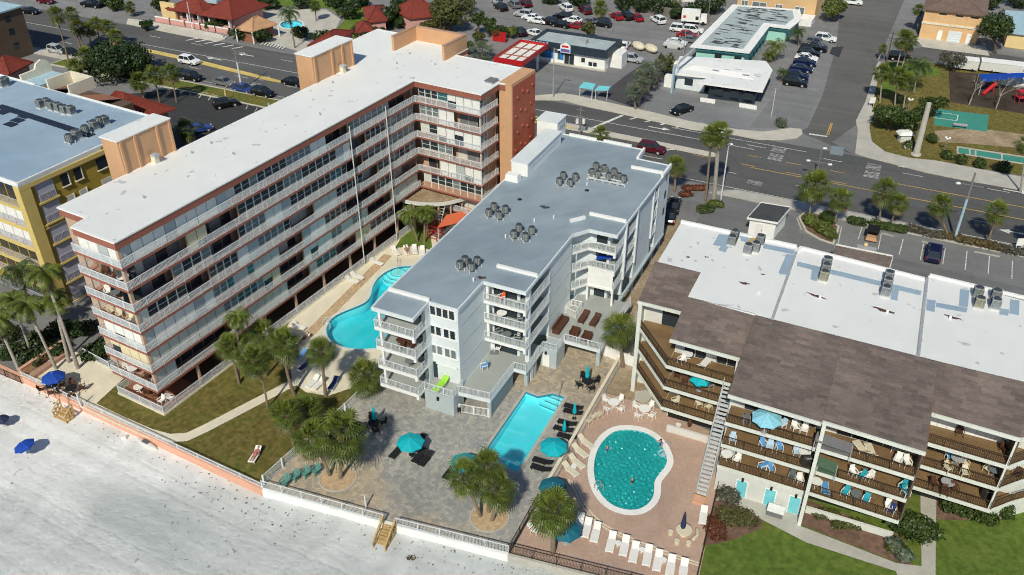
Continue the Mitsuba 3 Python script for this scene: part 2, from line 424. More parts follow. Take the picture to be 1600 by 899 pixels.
def rail(b, p, q, h=1.0, post=1.5, bal=.14, t=.035, pt=.06, bottom=.1, ends=True, top=.06):
    """Adds a baluster railing from p to q (3-D points on the floor) to builder b."""
    p, q = np.asarray(p, float), np.asarray(q, float)
    L = np.linalg.norm(q - p)
    up = np.array([0, 0, 1.])
    b.bar(p + up * (h - .03), q + up * (h - .03), top, .06)
    b.bar(p + up * bottom, q + up * bottom, .04, .05)
    n = max(1, round(L / post))
    for i in range(0 if ends else 1, n + (1 if ends else 0)):
        c = p + (q - p) * i / n
        b.bar(c, c + up * h, pt, pt)
    if bal:
        m = max(1, round(L / bal))
        for i in range(1, m):
            c = p + (q - p) * i / m
            b.bar(c + up * bottom, c + up * (h - .05), t, t * .8, up=(1, 0, 0))
    return b
# ------------------------------------------------------------------ ground, road, pavements
O = Frame(P(257, 649), 60.08)      # peach apartment block, origin at its beach side corner
M = Frame(P(710, 651), 64.71)      # grey white block in the middle
R = Frame(P(1001, 589), 65.48)     # brown roofed block
D = Frame((42.4, 116.4), -26.3)    # the main road: a runs along it to the right, b across it
S = Frame((51.0, 141.5), 60.5)     # the side street


def flat(name, poly, z, m, uv=None, kind='structure', label=None):
    key = uniq(name)
    scene[key] = shape(B().sheet(poly, z), m, uv=uv)
    tag(key, label, kind=kind)
    return key


def dw(*pts):
    return [tuple(D.w(a, b)) for a, b in pts]


# pool outlines, surveyed at deck level
POOL2 = G((822, 612.5), (840, 619.5), (864, 615.3), (882, 620.5), (808, 738), (752.5, 712.5))
POOL3c = G((988, 672), (1012, 678), (1030, 692), (1040, 709), (1042, 722), (1033, 738), (1023, 753), (1022, 770), (1015, 785), (997, 796), (975, 796), (952, 786), (935, 765), (928, 738), (932, 708), (946, 685), (965, 673))


def smooth_loop(pts, n=96):
    from scipy.interpolate import splprep, splev
    a = np.array(list(pts) + [pts[0]])
    tck, _ = splprep(a.T, s=0, per=True)
    return np.column_stack(splev(np.linspace(0, 1, n, endpoint=False), tck))


P3 = Polygon(smooth_loop(POOL3c))
P1 = Polygon(smooth_loop(G((648, 416), (620, 418), (596, 430), (582, 450), (574, 470), (545, 484), (520, 497), (510, 515), (513, 528), (525, 538), (550, 545), (590, 544), (625, 538), (668, 520), (700, 480), (715, 440), (690, 420))))
P4 = Polygon(smooth_loop(G((438, 39), (446, 33.5), (458, 32), (470, 35), (472, 40), (462, 44), (448, 44.5)), 40))
HOLES = shapely.union_all([P1, Polygon(POOL2).buffer(0), P3, P4]).buffer(-.01)

# shore line: the sea walls' outer faces
SW = [P(*p)[:2] for p in ((-60, 545), (33, 590), (185, 662), (409, 766), (600, 818), (793, 868), (945, 906), (1100, 945))]
land = [tuple(p) for p in SW] + [(60, 42), (160, 20), (900, -200), (900, 1400), (-900, 1400), (-900, 260), (-160, 118)]
key = uniq('ground')
scene[key] = shape(B().sheet(Polygon(land).difference(HOLES), -.03), 'asphalt_mat', uv=(.20, .45))
tag(key, kind='structure')
# sand: a gently dipping sheet with low dunes
gx, gy = np.meshgrid(np.linspace(-150, 120, 136), np.linspace(-60, 130, 96), indexing='ij')
pts = np.column_stack([gx.ravel(), gy.ravel(), np.zeros(gx.size)])
pts[:, 2] = -.82 + .22 * (meshkit.fbm(pts * [.12, .12, 1], 4, 3) - .5) + .10 * (meshkit.fbm(pts * [.6, .6, 1], 3, 5) - .5)
nx, ny = gx.shape
idx = np.arange(nx * ny).reshape(nx, ny)
f = np.vstack([np.column_stack([idx[:-1, :-1].ravel(), idx[1:, :-1].ravel(), idx[1:, 1:].ravel()]), np.column_stack([idx[:-1, :-1].ravel(), idx[1:, 1:].ravel(), idx[:-1, 1:].ravel()])])
f = f[~shapely.contains_xy(Polygon(land).buffer(-2.2), pts[f].mean(1)[:, 0], pts[f].mean(1)[:, 1])]
scene['sand'] = shape((pts, f), 'sand_mat', smooth=True, uv=(0, 0))
tag('sand', 'pale beach sand with tyre and rake streaks', kind='structure')
scene['sea'] = shape(B().sheet([(-900, -900), (900, -900), (900, -30), (-900, 80)], -1.6), 'sea_mat')
tag('sea', kind='structure')

# ---- lots seen in the frame
flat('lawn', Polygon(G((140, 630), (410, 757), (590, 608), (440, 470), (190, 588))).difference(P1), .0, 'grass_mat', (.72, 0))
flat('pool_deck', Polygon(G((440, 523), (452, 505), (560, 405), (640, 352), (700, 380), (690, 600), (590, 575), (548, 607), (512, 619), (478, 613), (457, 598), (452, 560))).buffer(0).difference(P1.buffer(-.02)), .008, 'cream')
flat('mulch_strip', G((476, 520), (600, 397), (613, 400), (488, 527)), .012, 'mulch_tan')
flat('artificial_turf', G((617, 388), (640, 350), (672, 362), (676, 392), (650, 384)), .014, 'grass_mat', (.0, 0))
flat('beach_patio', G((100, 543), (38, 592), (140, 640), (193, 592), (172, 574), (133, 556)), .008, 'cream')
cl = LineString(G((118, 622), (137, 633), (182, 655), (232, 677), (262, 685), (292, 683), (322, 669), (370, 644), (420, 618), (466, 594)))
flat('garden_path', cl.buffer(.62, cap_style='flat'), .010, 'cream')
MP = G((409, 762), (793, 862), (985, 553), (1010, 470), (1060, 330), (800, 300), (600, 500), (575, 605), (535, 640))
flat('patio_paving', Polygon(MP).buffer(0).difference(P1.buffer(.3)).difference(Polygon(POOL2).buffer(0).buffer(-.02)), .004, 'paver_mat', (.1, 0), label='grey and tan irregular stone paving around the rectangular pool')
flat('alley', G((958, 520), (1012, 470), (1068, 345), (1030, 330), (1000, 420), (935, 530)), .010, 'dirt_mat', (0, 0))
PP = G((797, 866), (945, 906), (1085, 935), (1122, 757), (1145, 690), (1035, 640), (938, 612), (966, 566))
flat('pool_paving', Polygon(PP).buffer(0).difference(P3.buffer(-.02)), .006, 'paver_mat', (.9, 0), label='pink brick paving around the kidney shaped pool')
# raised planting mound beside the brown roofed block
mv = G((968, 566), (985, 573), (1002, 588), (1022, 612), (1046, 650), (1038, 640), (1000, 630), (936, 610))
scene['dirt_mound'] = shape(B().sheet(mv, .02), 'dirt_mat', uv=(0.2, 0))
tag('dirt_mound', kind='structure')
flat('concrete_slab', G((992, 612), (1010, 610), (1020, 618), (1012, 628), (1004, 632), (992, 624)), .03, 'concrete')
# right hand gardens
flat('garden_lawn', G((1075, 935), (1122, 755), (1600, 720), (1700, 960), (1300, 1000)), -.004, 'grass_mat', (.30, 0))
flat('garden_bed', G((1098, 852), (1122, 757), (1160, 790), (1191, 812), (1189, 826), (1150, 842), (1120, 850)), .010, 'dirt_mat', (1.2, 0))
flat('garden_bed', G((1258, 780), (1410, 838), (1425, 885), (1405, 880), (1245, 818)), .010, 'dirt_mat', (1.2, 0))
flat('garden_walk', G((1128, 768), (1160, 770), (1250, 800), (1250, 822), (1400, 880), (1440, 885), (1438, 770), (1463, 775), (1461, 960), (1420, 960), (1400, 893), (1260, 848), (1190, 812), (1160, 792), (1118, 782)), .014, 'concrete')
flat('garden_bed', G((1462, 775), (1560, 770), (1600, 740), (1640, 760), (1560, 815), (1464, 812)), .010, 'dirt_mat', (1.2, 0))

# ---- main road
flat('road', dw((-260, -.6), (160, -.6), (160, 19.6), (-260, 20.6)), .0, 'asphalt_mat', (.105, .5), label='four lane asphalt road with centre turn lane')
RP = lambda name, poly, m, z=.008: part('road', name, shape(B().sheet(poly, z), m))


def strip(fr, a0, a1, b, w=.13, m='paint_white', z=.008, name='lane_line', road='road'):
    return part(road, name, shape(B().sheet([tuple(fr.w(a0, b - w / 2)), tuple(fr.w(a1, b - w / 2)), tuple(fr.w(a1, b + w / 2)), tuple(fr.w(a0, b + w / 2))], z), m))


strip(D, -190, 90, .0)
for a in np.arange(-172, 60, 12.2):
    strip(D, a, a + 3.1, 5.05, name='lane_dash')
    if a > -20 or a < -95:
        strip(D, a + 2, a + 5.1, 16.6, name='lane_dash')
strip(D, -9, 90, 8.25, m='paint_yellow', w=.16)
strip(D, 11.5, 90, 12.35, m='paint_yellow', w=.16)
for a in (-10.5, -4.2, 2.6):
    strip(D, a, a + 2.4, 12.6, m='paint_yellow', name='lane_dash')
for a in (-18.5, -10.6, -3.5, 3.4):
    strip(D, a, a + 2.4, 8.9, m='paint_yellow', name='lane_dash')
strip(D, -60, -10, 15.2, w=.14)
strip(D, -190, -95, 11.6, w=.13)
strip(D, -25, -2, 18.0, w=.12)
strip(D, 12, 90, 18.9, w=.12)
for a in (-33, -30.2, -27.4, -24.6):
    RP('hatch_bar', [tuple(D.w(a, 18.3)), tuple(D.w(a + .45, 18.3)), tuple(D.w(a + 1.6, 20.2)), tuple(D.w(a + 1.1, 20.2))], 'paint_white', .012)
RP('stop_bar', G((921, 201), (926, 202), (975, 181), (970, 180)), 'paint_white', .012)
for a in np.arange(-136, -122, 2.6):
    RP('hatch_bar', [tuple(D.w(a, 17.6)), tuple(D.w(a + .4, 17.6)), tuple(D.w(a + 1.6, 19.8)), tuple(D.w(a + 1.1, 19.8))], 'paint_white', .012)
# word markings, painted as blocks of letters
def word(px, py, text, h=2.3, rot=63.7, name='word_marking', width=2.4):
    m = meshkit.text_mesh(text, h, .004, bold=True)
    c = m.bounds.mean(0)
    p = P(px, py)
    scene_key = uniq(f'road__{name}')
    t = T().translate([float(p[0]), float(p[1]), .012]).rotate([0, 0, 1], rot).scale([width / float(np.ptp(m.vertices[:, 0])), 1, 1])
    scene[scene_key] = {**shape((np.asarray(m.vertices) - [c[0], c[1], 0], np.asarray(m.faces)), 'paint_worn'), 'to_world': t}


for px, py in ((1217, 234), (1212, 246), (1365, 261), (1362, 273)):
    word(px, py, 'BUS' if py in (246, 273) else 'ONLY', 2.1)
word(1179, 286, 'ONLY', 2.2, -116.3, width=1.5)
for px, py in ((395, 133), (410, 122)):
    word(px, py, 'ONLY', 2.2, -116.3)


def arrow(px, py, rot=-26.3, s=1.0):
    b = B()
    b.sheet([(-2, -.1), (.6, -.1), (.6, -.5), (2, .15), (.6, .8), (.6, .2), (-2, .2)], .010)
    v, f = b.mesh()
    p = P(px, py)
    key = uniq('road__arrow_marking')
    scene[key] = {**shape((v, f), 'paint_white'), 'to_world': T().translate([float(p[0]), float(p[1]), 0.]).rotate([0, 0, 1], rot).scale([s, s, 1])}


arrow(335, 92, 153)
arrow(1052, 234, 10)
arrow(1590, 300, -26)
arrow(1585, 363, 154)
arrow(385, 86, 153)
arrow(1030, 201, -26)
# median with grass and yellow kerb
def band(name, poly, z0, z1, m, kind='structure'):
    key = uniq(name)
    scene[key] = shape(B().prism(poly, z0, z1), m)
    tag(key, kind=kind)
    return key


def kerbed(name, poly, top, uv, kerbm='kerb', h=.14, w=.28):
    pg = Polygon(poly)
    k = band(name + '_kerb', pg.difference(pg.buffer(-w)), -.03, h, kerbm)
    return flat(name, pg.buffer(-w + .01), h - .03, top, uv)


med = dw((-190, 6.9), (-127, 7.0), (-100, 6.0), (-55, 8.6), (-30, 9.4), (-15.5, 9.3), (-14.5, 9.9), (-15.5, 10.8), (-32, 11.2), (-50, 12.0), (-80, 9.6), (-100, 7.0), (-127, 9.0), (-190, 9.6))
kerbed('median', dw((-104, 5.7), (-80, 6.6), (-50, 9.4), (-40, 10.1), (-46, 12.2), (-80, 9.0)), 'grass_mat', (.15, 0), 'kerb_yellow')
band('median_strip', dw((-46, 9.3), (-28, 9.6), (-15.6, 9.3), (-14.6, 10.0), (-15.6, 10.9), (-32, 11.3), (-47, 11.9), (-39, 10.2)), -.03, .14, 'kerb')
band('median_strip', dw((-150, 8.7), (-127, 7.6), (-104, 5.8), (-101, 6.6), (-127, 9.1), (-150, 9.7)), -.03, .12, 'kerb_yellow')
# pavements either side
band('pavement', dw((-12.4, -3.1), (90, -3.1), (90, -.45), (-5, -.45), (-9, -.6)), -.03, .13, 'concrete')
band('pavement', dw((-190, -3.2), (-150, -3.0), (-125, -2.6), (-125, -.6), (-190, -.6)), -.03, .13, 'concrete')
kerbed('verge', dw((-150, -6.5), (-124, -5.9), (-60, -5.6), (-60, -1.6), (-124, -1.7), (-150, -1.7)), 'grass_mat', (.55, 0))
band('pavement', G((825, 151), (880, 147), (900, 150), (1000, 172), (1080, 191), (1150, 203), (1195, 207), (1236, 201), (1252, 203), (1254, 210), (1246, 216), (1222, 219), (1185, 219), (1150, 212), (1080, 203), (990, 183), (900, 163), (880, 157), (825, 157)), -.03, .14, 'kerb')
band('pavement', G((1336, 240), (1340, 205), (1337, 190), (1352, 160), (1368, 105), (1373, 97), (1377, 99), (1374, 115), (1362, 168), (1366, 176), (1358, 200), (1362, 222), (1382, 238), (1420, 248), (1460, 252), (1620, 282), (1620, 302), (1500, 281), (1445, 270), (1400, 258), (1360, 248)), -.03, .14, 'concrete')
band('pavement', G((200, 30), (225, 33), (300, 46), (345, 55), (352, 62), (340, 66), (280, 55), (198, 38)), -.03, .14, 'kerb')
# side street and far streets
flat('street', G((1250, 206), (1336, 243), (1300, 222), (1345, 190), (1368, 105), (1430, -40), (1320, -40), (1306, 75), (1285, 150), (1262, 200)), .003, 'asphalt_mat', (.125, .7))
RP2 = lambda name, poly, m, z=.010: part('street', name, shape(B().sheet(poly, z), m))
RP2('stop_bar', G((1264, 208.5), (1292, 212.5), (1293, 214.5), (1264, 210.5)), 'paint_white')
RP2('centre_line', G((1291, 211), (1292.5, 211), (1299.5, 192), (1298, 192)), 'paint_yellow')
RP2('centre_line', G((1294, 211.5), (1295.3, 211.5), (1301.5, 192.3), (1300.3, 192.3)), 'paint_yellow')
flat('asphalt_repair', G((1300, 228), (1319, 230), (1317, 244), (1296, 241)), .006, 'asphalt_patch')
flat('asphalt_repair', G((1300, 74), (1318, 73), (1311, 90), (1296, 84)), .006, 'asphalt_dark')
flat('street', G((1370, 95), (1412, 78), (1440, 74), (1540, 82), (1700, 105), (1700, 118), (1540, 104), (1450, 95), (1400, 92), (1385, 94)), .006, 'asphalt_mat', (.11, .5))
flat('side_lot', G((1240, 135), (1260, 85), (1335, 5), (1322, -10), (1280, 60), (1225, 130), (1170, 200), (1236, 201), (1258, 200), (1281, 145)), .002, 'asphalt_mat', (.19, .35))
flat('diner_lot', G((1015, 155), (1060, 95), (1280, 140), (1256, 203), (1236, 200), (1195, 206), (1080, 190), (1000, 171)), -.002, 'asphalt_mat', (.225, .25))
flat('forecourt', G((830, 130), (860, 95), (1030, 92), (1005, 172), (900, 150), (832, 148)), -.001, 'asphalt_mat', (.19, .3))
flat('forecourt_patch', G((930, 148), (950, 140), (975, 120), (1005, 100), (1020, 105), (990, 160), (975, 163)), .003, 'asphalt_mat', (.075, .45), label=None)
flat('back_car_park', G((720, 30), (780, -5), (1090, 20), (1120, 30), (1060, 95), (870, 95), (830, 60)), -.003, 'asphalt_mat', (.20, .5))
flat('driveway', G((1130, 302), (1240, 338), (1250, 365), (1300, 380), (1600, 450), (1700, 480), (1700, 560), (1040, 420), (1095, 335)), -.006, 'asphalt_mat', (.17, .4))
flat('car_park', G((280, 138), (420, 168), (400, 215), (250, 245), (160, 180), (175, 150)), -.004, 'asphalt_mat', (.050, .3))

for (x0, y0, x1, y1, n) in ((318, 55.5, 353, 63, 7), (407, 70.5, 444, 79, 8)):
    for i in range(n):
        t0, t1 = i / n, (i + .45) / n
        ax, ay, bx, by = x0 + (x1 - x0) * t0, y0 + (y1 - y0) * t0, x0 + (x1 - x0) * t1, y0 + (y1 - y0) * t1
        RP('crossing_bar', G((ax, ay), (bx, by), (bx + 5, by - 4.5), (ax + 5, ay - 4.5)), 'paint_white', .15)
# ------------------------------------------------------------------ swimming pools
def pool(name, label, poly, depth=1.5, slope=None, water_mat='water_sheet', coping=.32, cop_mat='pool_coping', tile='blue_tile', water_uv=(0, 0)):
    key = thing(name, label, 'swimming pool')
    c = np.asarray(poly.exterior.coords)[:-1]
    if not poly.exterior.is_ccw:
        c = c[::-1]
    n = len(c)
    i = np.arange(n)
    k = (i + 1) % n
    dep = np.array([depth if slope is None else slope(p) for p in c])
    v = np.vstack([np.column_stack([c, np.full(n, -.28)]), np.column_stack([c, -dep])])
    uvw = np.column_stack([np.r_[np.full(n, .3), dep], np.zeros(2 * n)])
    part(key, 'wall', shape((v, np.vstack([np.stack([i, k + n, k], 1), np.stack([i, i + n, k + n], 1)])), 'plaster_mat', uv=uvw))
    v = np.vstack([np.column_stack([c, np.full(n, .012)]), np.column_stack([c, np.full(n, -.28)])])
    part(key, 'tile_band', shape((v, np.vstack([np.stack([i, k + n, k], 1), np.stack([i, i + n, k + n], 1)])), tile))
    # floor as a grid clipped to the outline
    b = B()
    b.sheet(poly, 0)
    fv, ff = b.mesh()
    for _ in range(3):
        fv, ff = trimesh.remesh.subdivide(fv, ff)
    fd = np.array([depth if slope is None else slope(p[:2]) for p in fv])
    fv = np.column_stack([fv[:, :2], -fd])
    part(key, 'floor', shape((fv, ff), 'plaster_mat', uv=np.column_stack([fd, fd * 0])))
    part(key, 'coping', shape(B().prism(poly.buffer(coping, join_style='mitre').difference(poly), .0, .045), cop_mat))
    return key


PL2 = Polygon(POOL2)
pk2 = pool('rectangular_pool', 'turquoise rectangular pool with corner steps set in grey stone paving', PL2, slope=lambda p: 1.0 + .5 * np.clip((P(822, 612)[1] - p[1]) / 11, 0, 1), coping=.30, cop_mat='concrete')
part(pk2, 'water', shape(B().sheet(PL2, -.10), 'water_sheet'))
for i, (a_, b_) in enumerate((((857.5, 617), (880.5, 626)), ((851, 620.5), (876.5, 631)), ((843, 624), (872.5, 636)))):
    far = [(864, 615.3), (882, 620.5)] if i == 0 else [(851, 617.5), (864, 615.3), (882, 620.5)] if i == 1 else [(840, 619.5), (864, 615.3), (882, 620.5)]
    part(pk2, 'step', shape(B().prism(Polygon(G(a_, *far, b_)).buffer(0), -1.2, -.28 - .26 * i), 'plaster_mat', uv=(.35 + .25 * i, 0)))
    q0, q1 = P(*a_), P(*b_)
    z = -.27 - .26 * i
    part(pk2, 'step_edge', shape(B().bar([q0[0], q0[1], z], [q1[0], q1[1], z], .09, .03), 'step_line'))
pk1 = pool('freeform_pool', 'large curved turquoise pool beside the peach apartment block', P1, slope=lambda p: 1.25 + .3 * math.sin(p[0] * .3), coping=.38)
part(pk1, 'water', shape(B().sheet(P1, -.10), 'water_sheet'))
for i, r in enumerate((1.0, 1.55, 2.1)):
    c = P(622, 424)[:2]
    ring = Point(c).buffer(r).intersection(P1.buffer(.3))
    part(pk1, 'step', shape(B().prism(ring, -1.3, -.2 - .22 * i), 'plaster_mat', uv=(.2 + .25 * i, 0)))
    part(pk1, 'step_edge', shape(B().prism(ring.difference(Point(c).buffer(r - .07)), -.25 - .22 * i, -.19 - .22 * i), 'step_line'))
pk3 = pool('kidney_pool', 'rippled teal kidney shaped pool with a white rim in pink paving', P3, depth=1.4, coping=.62, cop_mat='white', tile='aqua')
# its water is stirred by bathers: a surface of real wavelets
gv, gf = B().sheet(P3.buffer(.0), 0).mesh()
x0, y0, x1, y1 = P3.bounds
st = .06
gx, gy = np.meshgrid(np.arange(x0 - st, x1 + st, st), np.arange(y0 - st, y1 + st, st), indexing='ij')
inside = shapely.contains_xy(P3.buffer(.05), gx, gy)
pid = -np.ones(gx.shape, int)
pid[inside] = np.arange(inside.sum())
wx, wy = gx[inside], gy[inside]
wz = np.zeros(len(wx))
wr = np.random.default_rng(11)
for _ in range(46):
    th, lam = wr.uniform(0, math.pi), wr.uniform(.26, .62)
    wz += .027 * lam * np.sin((wx * math.cos(th) + wy * math.sin(th)) * 2 * math.pi / lam + wr.uniform(0, 6.3) + 1.6 * meshkit.noise(np.column_stack([wx * .7, wy * .7, wx * 0 + _])))
for (cx, cy) in (P(988, 765)[:2], P(946, 712)[:2]):
    d = np.hypot(wx - cx, wy - cy)
    wz += .022 * np.sin(d * 10) * np.exp(-d / 1.3)
q = np.stack([pid[:-1, :-1], pid[1:, :-1], pid[1:, 1:], pid[:-1, 1:]], -1).reshape(-1, 4)
q = q[(q >= 0).all(1)]
part(pk3, 'water', shape((np.column_stack([wx, wy, wz - .11]), np.vstack([q[:, :3], q[:, [0, 2, 3]]])), 'ripple_mat', smooth=True, uv=(0, 0)))
for i, r in enumerate((.55, .95)):
    c = P(1037, 707)[:2]
    part(pk3, 'step', shape(B().prism(Point(c).buffer(r).intersection(P3), -.9, -.085 - .002 * i), 'lt_blue' if i == 0 else 'aqua')) if i == 0 else None
pk4 = pool('round_pool', 'small round turquoise pool beyond the main road', P4, depth=1.3, coping=.5)
part(pk4, 'water', shape(B().sheet(P4, -.10), 'water_sheet'))


def pool_rail(px, py, rot, parent, n=2, m='galv'):
    p = P(px, py)
    for i in range(n):
        b = B()
        y = -.25 + .5 * i
        b.tube([(-.45, y, 0), (-.45, y, .6), (-.35, y, .82), (-.1, y, .88), (.15, y, .8), (.28, y, .5), (.3, y, -.5)], .035, 6)
        part(parent, 'grab_rail', shape(b, m, smooth=True), at(p[0], p[1], 0, rot))
    b = B()
    for z in (-.2, -.5):
        b.bar((.3, -.25, z), (.3, .25, z), .1, .04)
    part(parent, 'ladder_rungs', shape(b, m), at(p[0], p[1], 0, rot), kind='stuff')


pool_rail(752, 706, -20, pk2, m='metal')
pool_rail(511, 507, 0, pk1)
pool_rail(937, 764, 25, pk3, m='metal')
for (a_, b_, par) in (((877, 605), (869, 633), pk2), ((622, 410), (621, 428), pk1), ((1046, 700), (1035, 699), pk3)):
    u, v = P(*a_), P(*b_)
    b = B()
    b.tube([(u[0], u[1], 0), (u[0], u[1], .85), u * [1, 1, 0] * .8 + v * [1, 1, 0] * .2 + [0, 0, .92], v * [1, 1, 0] + [0, 0, .5], (v[0], v[1], -.5)], .035, 6)
    part(par, 'hand_rail', shape(b, 'metal', smooth=True))

# ------------------------------------------------------------------ sea walls and boundary fences
SWp = [np.array(p) for p in SW]


def seawall(name, label, pts, m, top=.06, th=.34, bot=-1.6):
    ln = LineString(pts)
    poly = ln.buffer(th, single_sided=True, cap_style='flat', join_style='mitre')
    if not Polygon(land).contains(poly.representative_point()):
        poly = ln.buffer(-th, single_sided=True, cap_style='flat', join_style='mitre')
    key = thing(name, label, 'wall')
    scene[key] = shape(B().prism(poly, bot, top), m)
    return key


def inset(pts, d):
    """The polyline moved d metres landward (to the left of its direction)."""
    ln = LineString(pts)
    return [np.array(p) for p in ln.offset_curve(d, join_style='mitre').coords]


seawall('sea_wall', 'low salmon pink sea wall between the sand and the lawn', SWp[0:4], 'pinkwall', top=.10)
seawall('sea_wall', 'bright white sea wall below the stone paved patio', SWp[3:6], 'white', top=.04)
seawall('sea_wall', 'weathered grey sea wall below the pink pool paving', SWp[5:8], 'concrete', top=.04)


def fence(name, label, pts, m, h=1.05, post=2.2, bal=.13, z=.06, t=.03, pt=.07, cat='fence'):
    key = thing(name, label, cat)
    for a_, b_ in zip(pts[:-1], pts[1:]):
        a_, b_ = np.array([*a_[:2], z]), np.array([*b_[:2], z])
        L = np.linalg.norm(b_ - a_)
        n = max(1, round(L / post))
        for i in range(n):
            p, q = a_ + (b_ - a_) * i / n, a_ + (b_ - a_) * (i + 1) / n
            part(key, 'panel', shape(rail(B(), p, q, h, post=99, bal=bal, t=t, ends=False), m), kind='stuff')
        b = B()
        for i in range(n + 1):
            p = a_ + (b_ - a_) * i / n
            b.bar(p, p + [0, 0, h + .05], pt, pt)
        part(key, 'posts', shape(b, m), kind='stuff')
    return key


fence('sea_fence', 'low white fence on the salmon sea wall along the lawn', inset(SWp[1:4], .17), 'rail_white', h=.62, post=2.6, z=.09)
st_a, st_b = np.array(P(600, 817)[:2]), np.array(P(619, 822.5)[:2])
w3, w5 = inset(SWp[3:6], .17)[0], inset(SWp[3:6], .17)[-1]
fence('sea_fence', 'white baluster fence on the white sea wall, left of the wooden stairs', [w3, st_a], 'rail_white', z=.05)
fence('sea_fence', 'white baluster fence on the white sea wall, right of the wooden stairs', [st_b, w5], 'rail_white', z=.05)
fence('sea_fence', 'dark bronze fence above the grey sea wall by the pink paving', inset(SWp[5:8], .2), 'bronze', h=1.15, z=.05)
fence('side_fence', 'dark bronze fence between lounger row and garden bed, edge on', [P(*p) for p in ((1080, 945), (1124, 752))], 'bronze', h=1.2, z=.0)
fence('side_fence', 'black fence between the stone patio and the pink paving, at the beach end', [P(*p) for p in ((797, 864), (840, 787))], 'bronze', h=1.2, z=.0)
fence('side_fence', 'white fence between the lawn and the stone patio', [P(*p) for p in ((413, 757), (470, 705), (540, 644), (578, 606))], 'rail_white', h=1.15, z=.0, pt=.16, post=3.0)
k = thing('boundary_wall', 'low pale wall with a pipe rail between the rectangular pool and the kidney pool', 'wall')
ln = LineString([P(840, 787)[:2], P(968, 563)[:2]])
part(k, 'base', shape(B().prism(ln.buffer(.11, cap_style='flat'), -.02, .62), 'offwhite'))
part(k, 'cap', shape(B().prism(ln.buffer(.16, cap_style='flat'), .62, .69), 'cream'))
b = B()
pa, pb = np.array([*ln.coords[0], 0]), np.array([*ln.coords[1], 0])
nrm = np.array([(pb - pa)[1], -(pb - pa)[0], 0]) / np.linalg.norm(pb - pa)
rail(b, pa + nrm * .45, pb + nrm * .45, .55, post=2.4, bal=0)
part(k, 'pipe_rail', shape(b, 'metal'), kind='stuff')
# vinyl privacy fence by the planting mound
k = thing('privacy_fence', 'white vinyl privacy fence behind the leaning palm by the dirt bed', 'fence')
va, vb = P(930, 550), P(999, 578)
n = 4
for i in range(n):
    p, q = va + (vb - va) * i / n, va + (vb - va) * (i + 1) / n
    part(k, 'panel', shape(B().bar((p + q) / 2 * [1, 1, 0] * 1 + [0, 0, .75] - (q - p) * .48, (p + q) / 2 * [1, 1, 0] + [0, 0, .75] + (q - p) * .48, .05, 1.45), 'white'))
b = B()
for i in range(n + 1):
    p = va + (vb - va) * i / n
    b.bar(p, p + [0, 0, 1.65], .13, .13)
part(k, 'posts', shape(b, 'white'), kind='stuff')
# patio end wall of the peach block
k = thing('patio_wall', 'low peach wall with white rail at the far end of the beach patio', 'wall')
pa, pb = P(34, 588), P(101, 543)
part(k, 'base', shape(B().prism(LineString([pa[:2], pb[:2]]).buffer(.16, cap_style='flat'), -1.2, .95), 'peach'))
part(k, 'cap', shape(B().prism(LineString([pa[:2], pb[:2]]).buffer(.2, cap_style='flat'), .95, 1.02), 'pinkwall'))
part(k, 'bench_ledge', shape(B().prism(Polygon(G((48, 588), (103, 552), (108, 555), (55, 592))), .0, .42), 'salmon'))
k = fence('patio_fence', 'short white fence between patio and the block\'s service yard', [P(*p) for p in ((133, 556), (172, 577), (186, 569))], 'rail_white', h=1.05, z=.0)
fence('patio_fence', 'dark fence on the sand left of the beach patio', [P(*p) for p in ((-40, 562), (31, 592))], 'bronze', h=1.0, z=-.7)


# wooden beach stairs
def beach_stairs(name, label, top_l, top_r, run, rise, nstep, mt='stairwood', rails=True, z0=.05):
    key = thing(name, label, 'stairs')
    a_, b_ = np.array([*top_l[:2], 0]), np.array([*top_r[:2], 0])
    u = (b_ - a_) / np.linalg.norm(b_ - a_)
    out = np.array([u[1], -u[0], 0])
    if out[1] > 0:
        out = -out
    w = np.linalg.norm(b_ - a_)
    for i in range(nstep):
        z = z0 - rise * (i + .5) / nstep
        p = a_ + out * run * (i + .5) / nstep
        part(key, 'tread', shape(B().bar(p + [0, 0, z], p + u * w + [0, 0, z], run / nstep * .92, .05), mt))
    for s, c in (('l', a_), ('r', b_)):
        part(key, 'stringer', shape(B().bar(c + [0, 0, z0 - .1], c + out * run + [0, 0, z0 - .1 - rise], .06, .28), mt))
        if rails:
            bb = B()
            for j in range(4):
                q = c + out * run * (j / 3)
                zz = z0 - rise * j / 3
                bb.bar(q + [0, 0, zz - .5], q + [0, 0, zz + .95], .10, .10)
            bb.bar(c + [0, 0, z0 + .95], c + out * run + [0, 0, z0 + .95 - rise], .14, .05)
            bb.bar(c + [0, 0, z0 + .5], c + out * run + [0, 0, z0 + .5 - rise], .05, .12)
            part(key, 'hand_rail', shape(bb, mt), kind='stuff')
    return key


beach_stairs('beach_stairs', 'yellowish wooden stairs leading from the white sea wall down to the sand', st_a, st_b, 2.3, 1.15, 9)
beach_stairs('beach_stairs', 'short wooden stairs with side rails on the salmon sea wall below the beach patio', P(96, 634), P(115, 643), 1.1, .9, 4)

# curved double step across the pink paving
cv = LineString([P(*p)[:2] for p in ((884, 752), (893, 760), (899, 770), (904, 782), (911, 794), (922, 808), (938, 822), (958, 834), (984, 846), (1012, 857), (1042, 868), (1066, 877), (1094, 886))])
for w0, w1, z in ((.0, .14, .030), (.30, .44, .034)):
    a_ = cv.buffer(w1, single_sided=True, cap_style='flat').difference(cv.buffer(w0, single_sided=True, cap_style='flat')) if w0 else cv.buffer(w1, single_sided=True, cap_style='flat')
    part('pool_paving', 'step_kerb', shape(B().prism(a_.buffer(0), .0, z), 'sling_cream'))

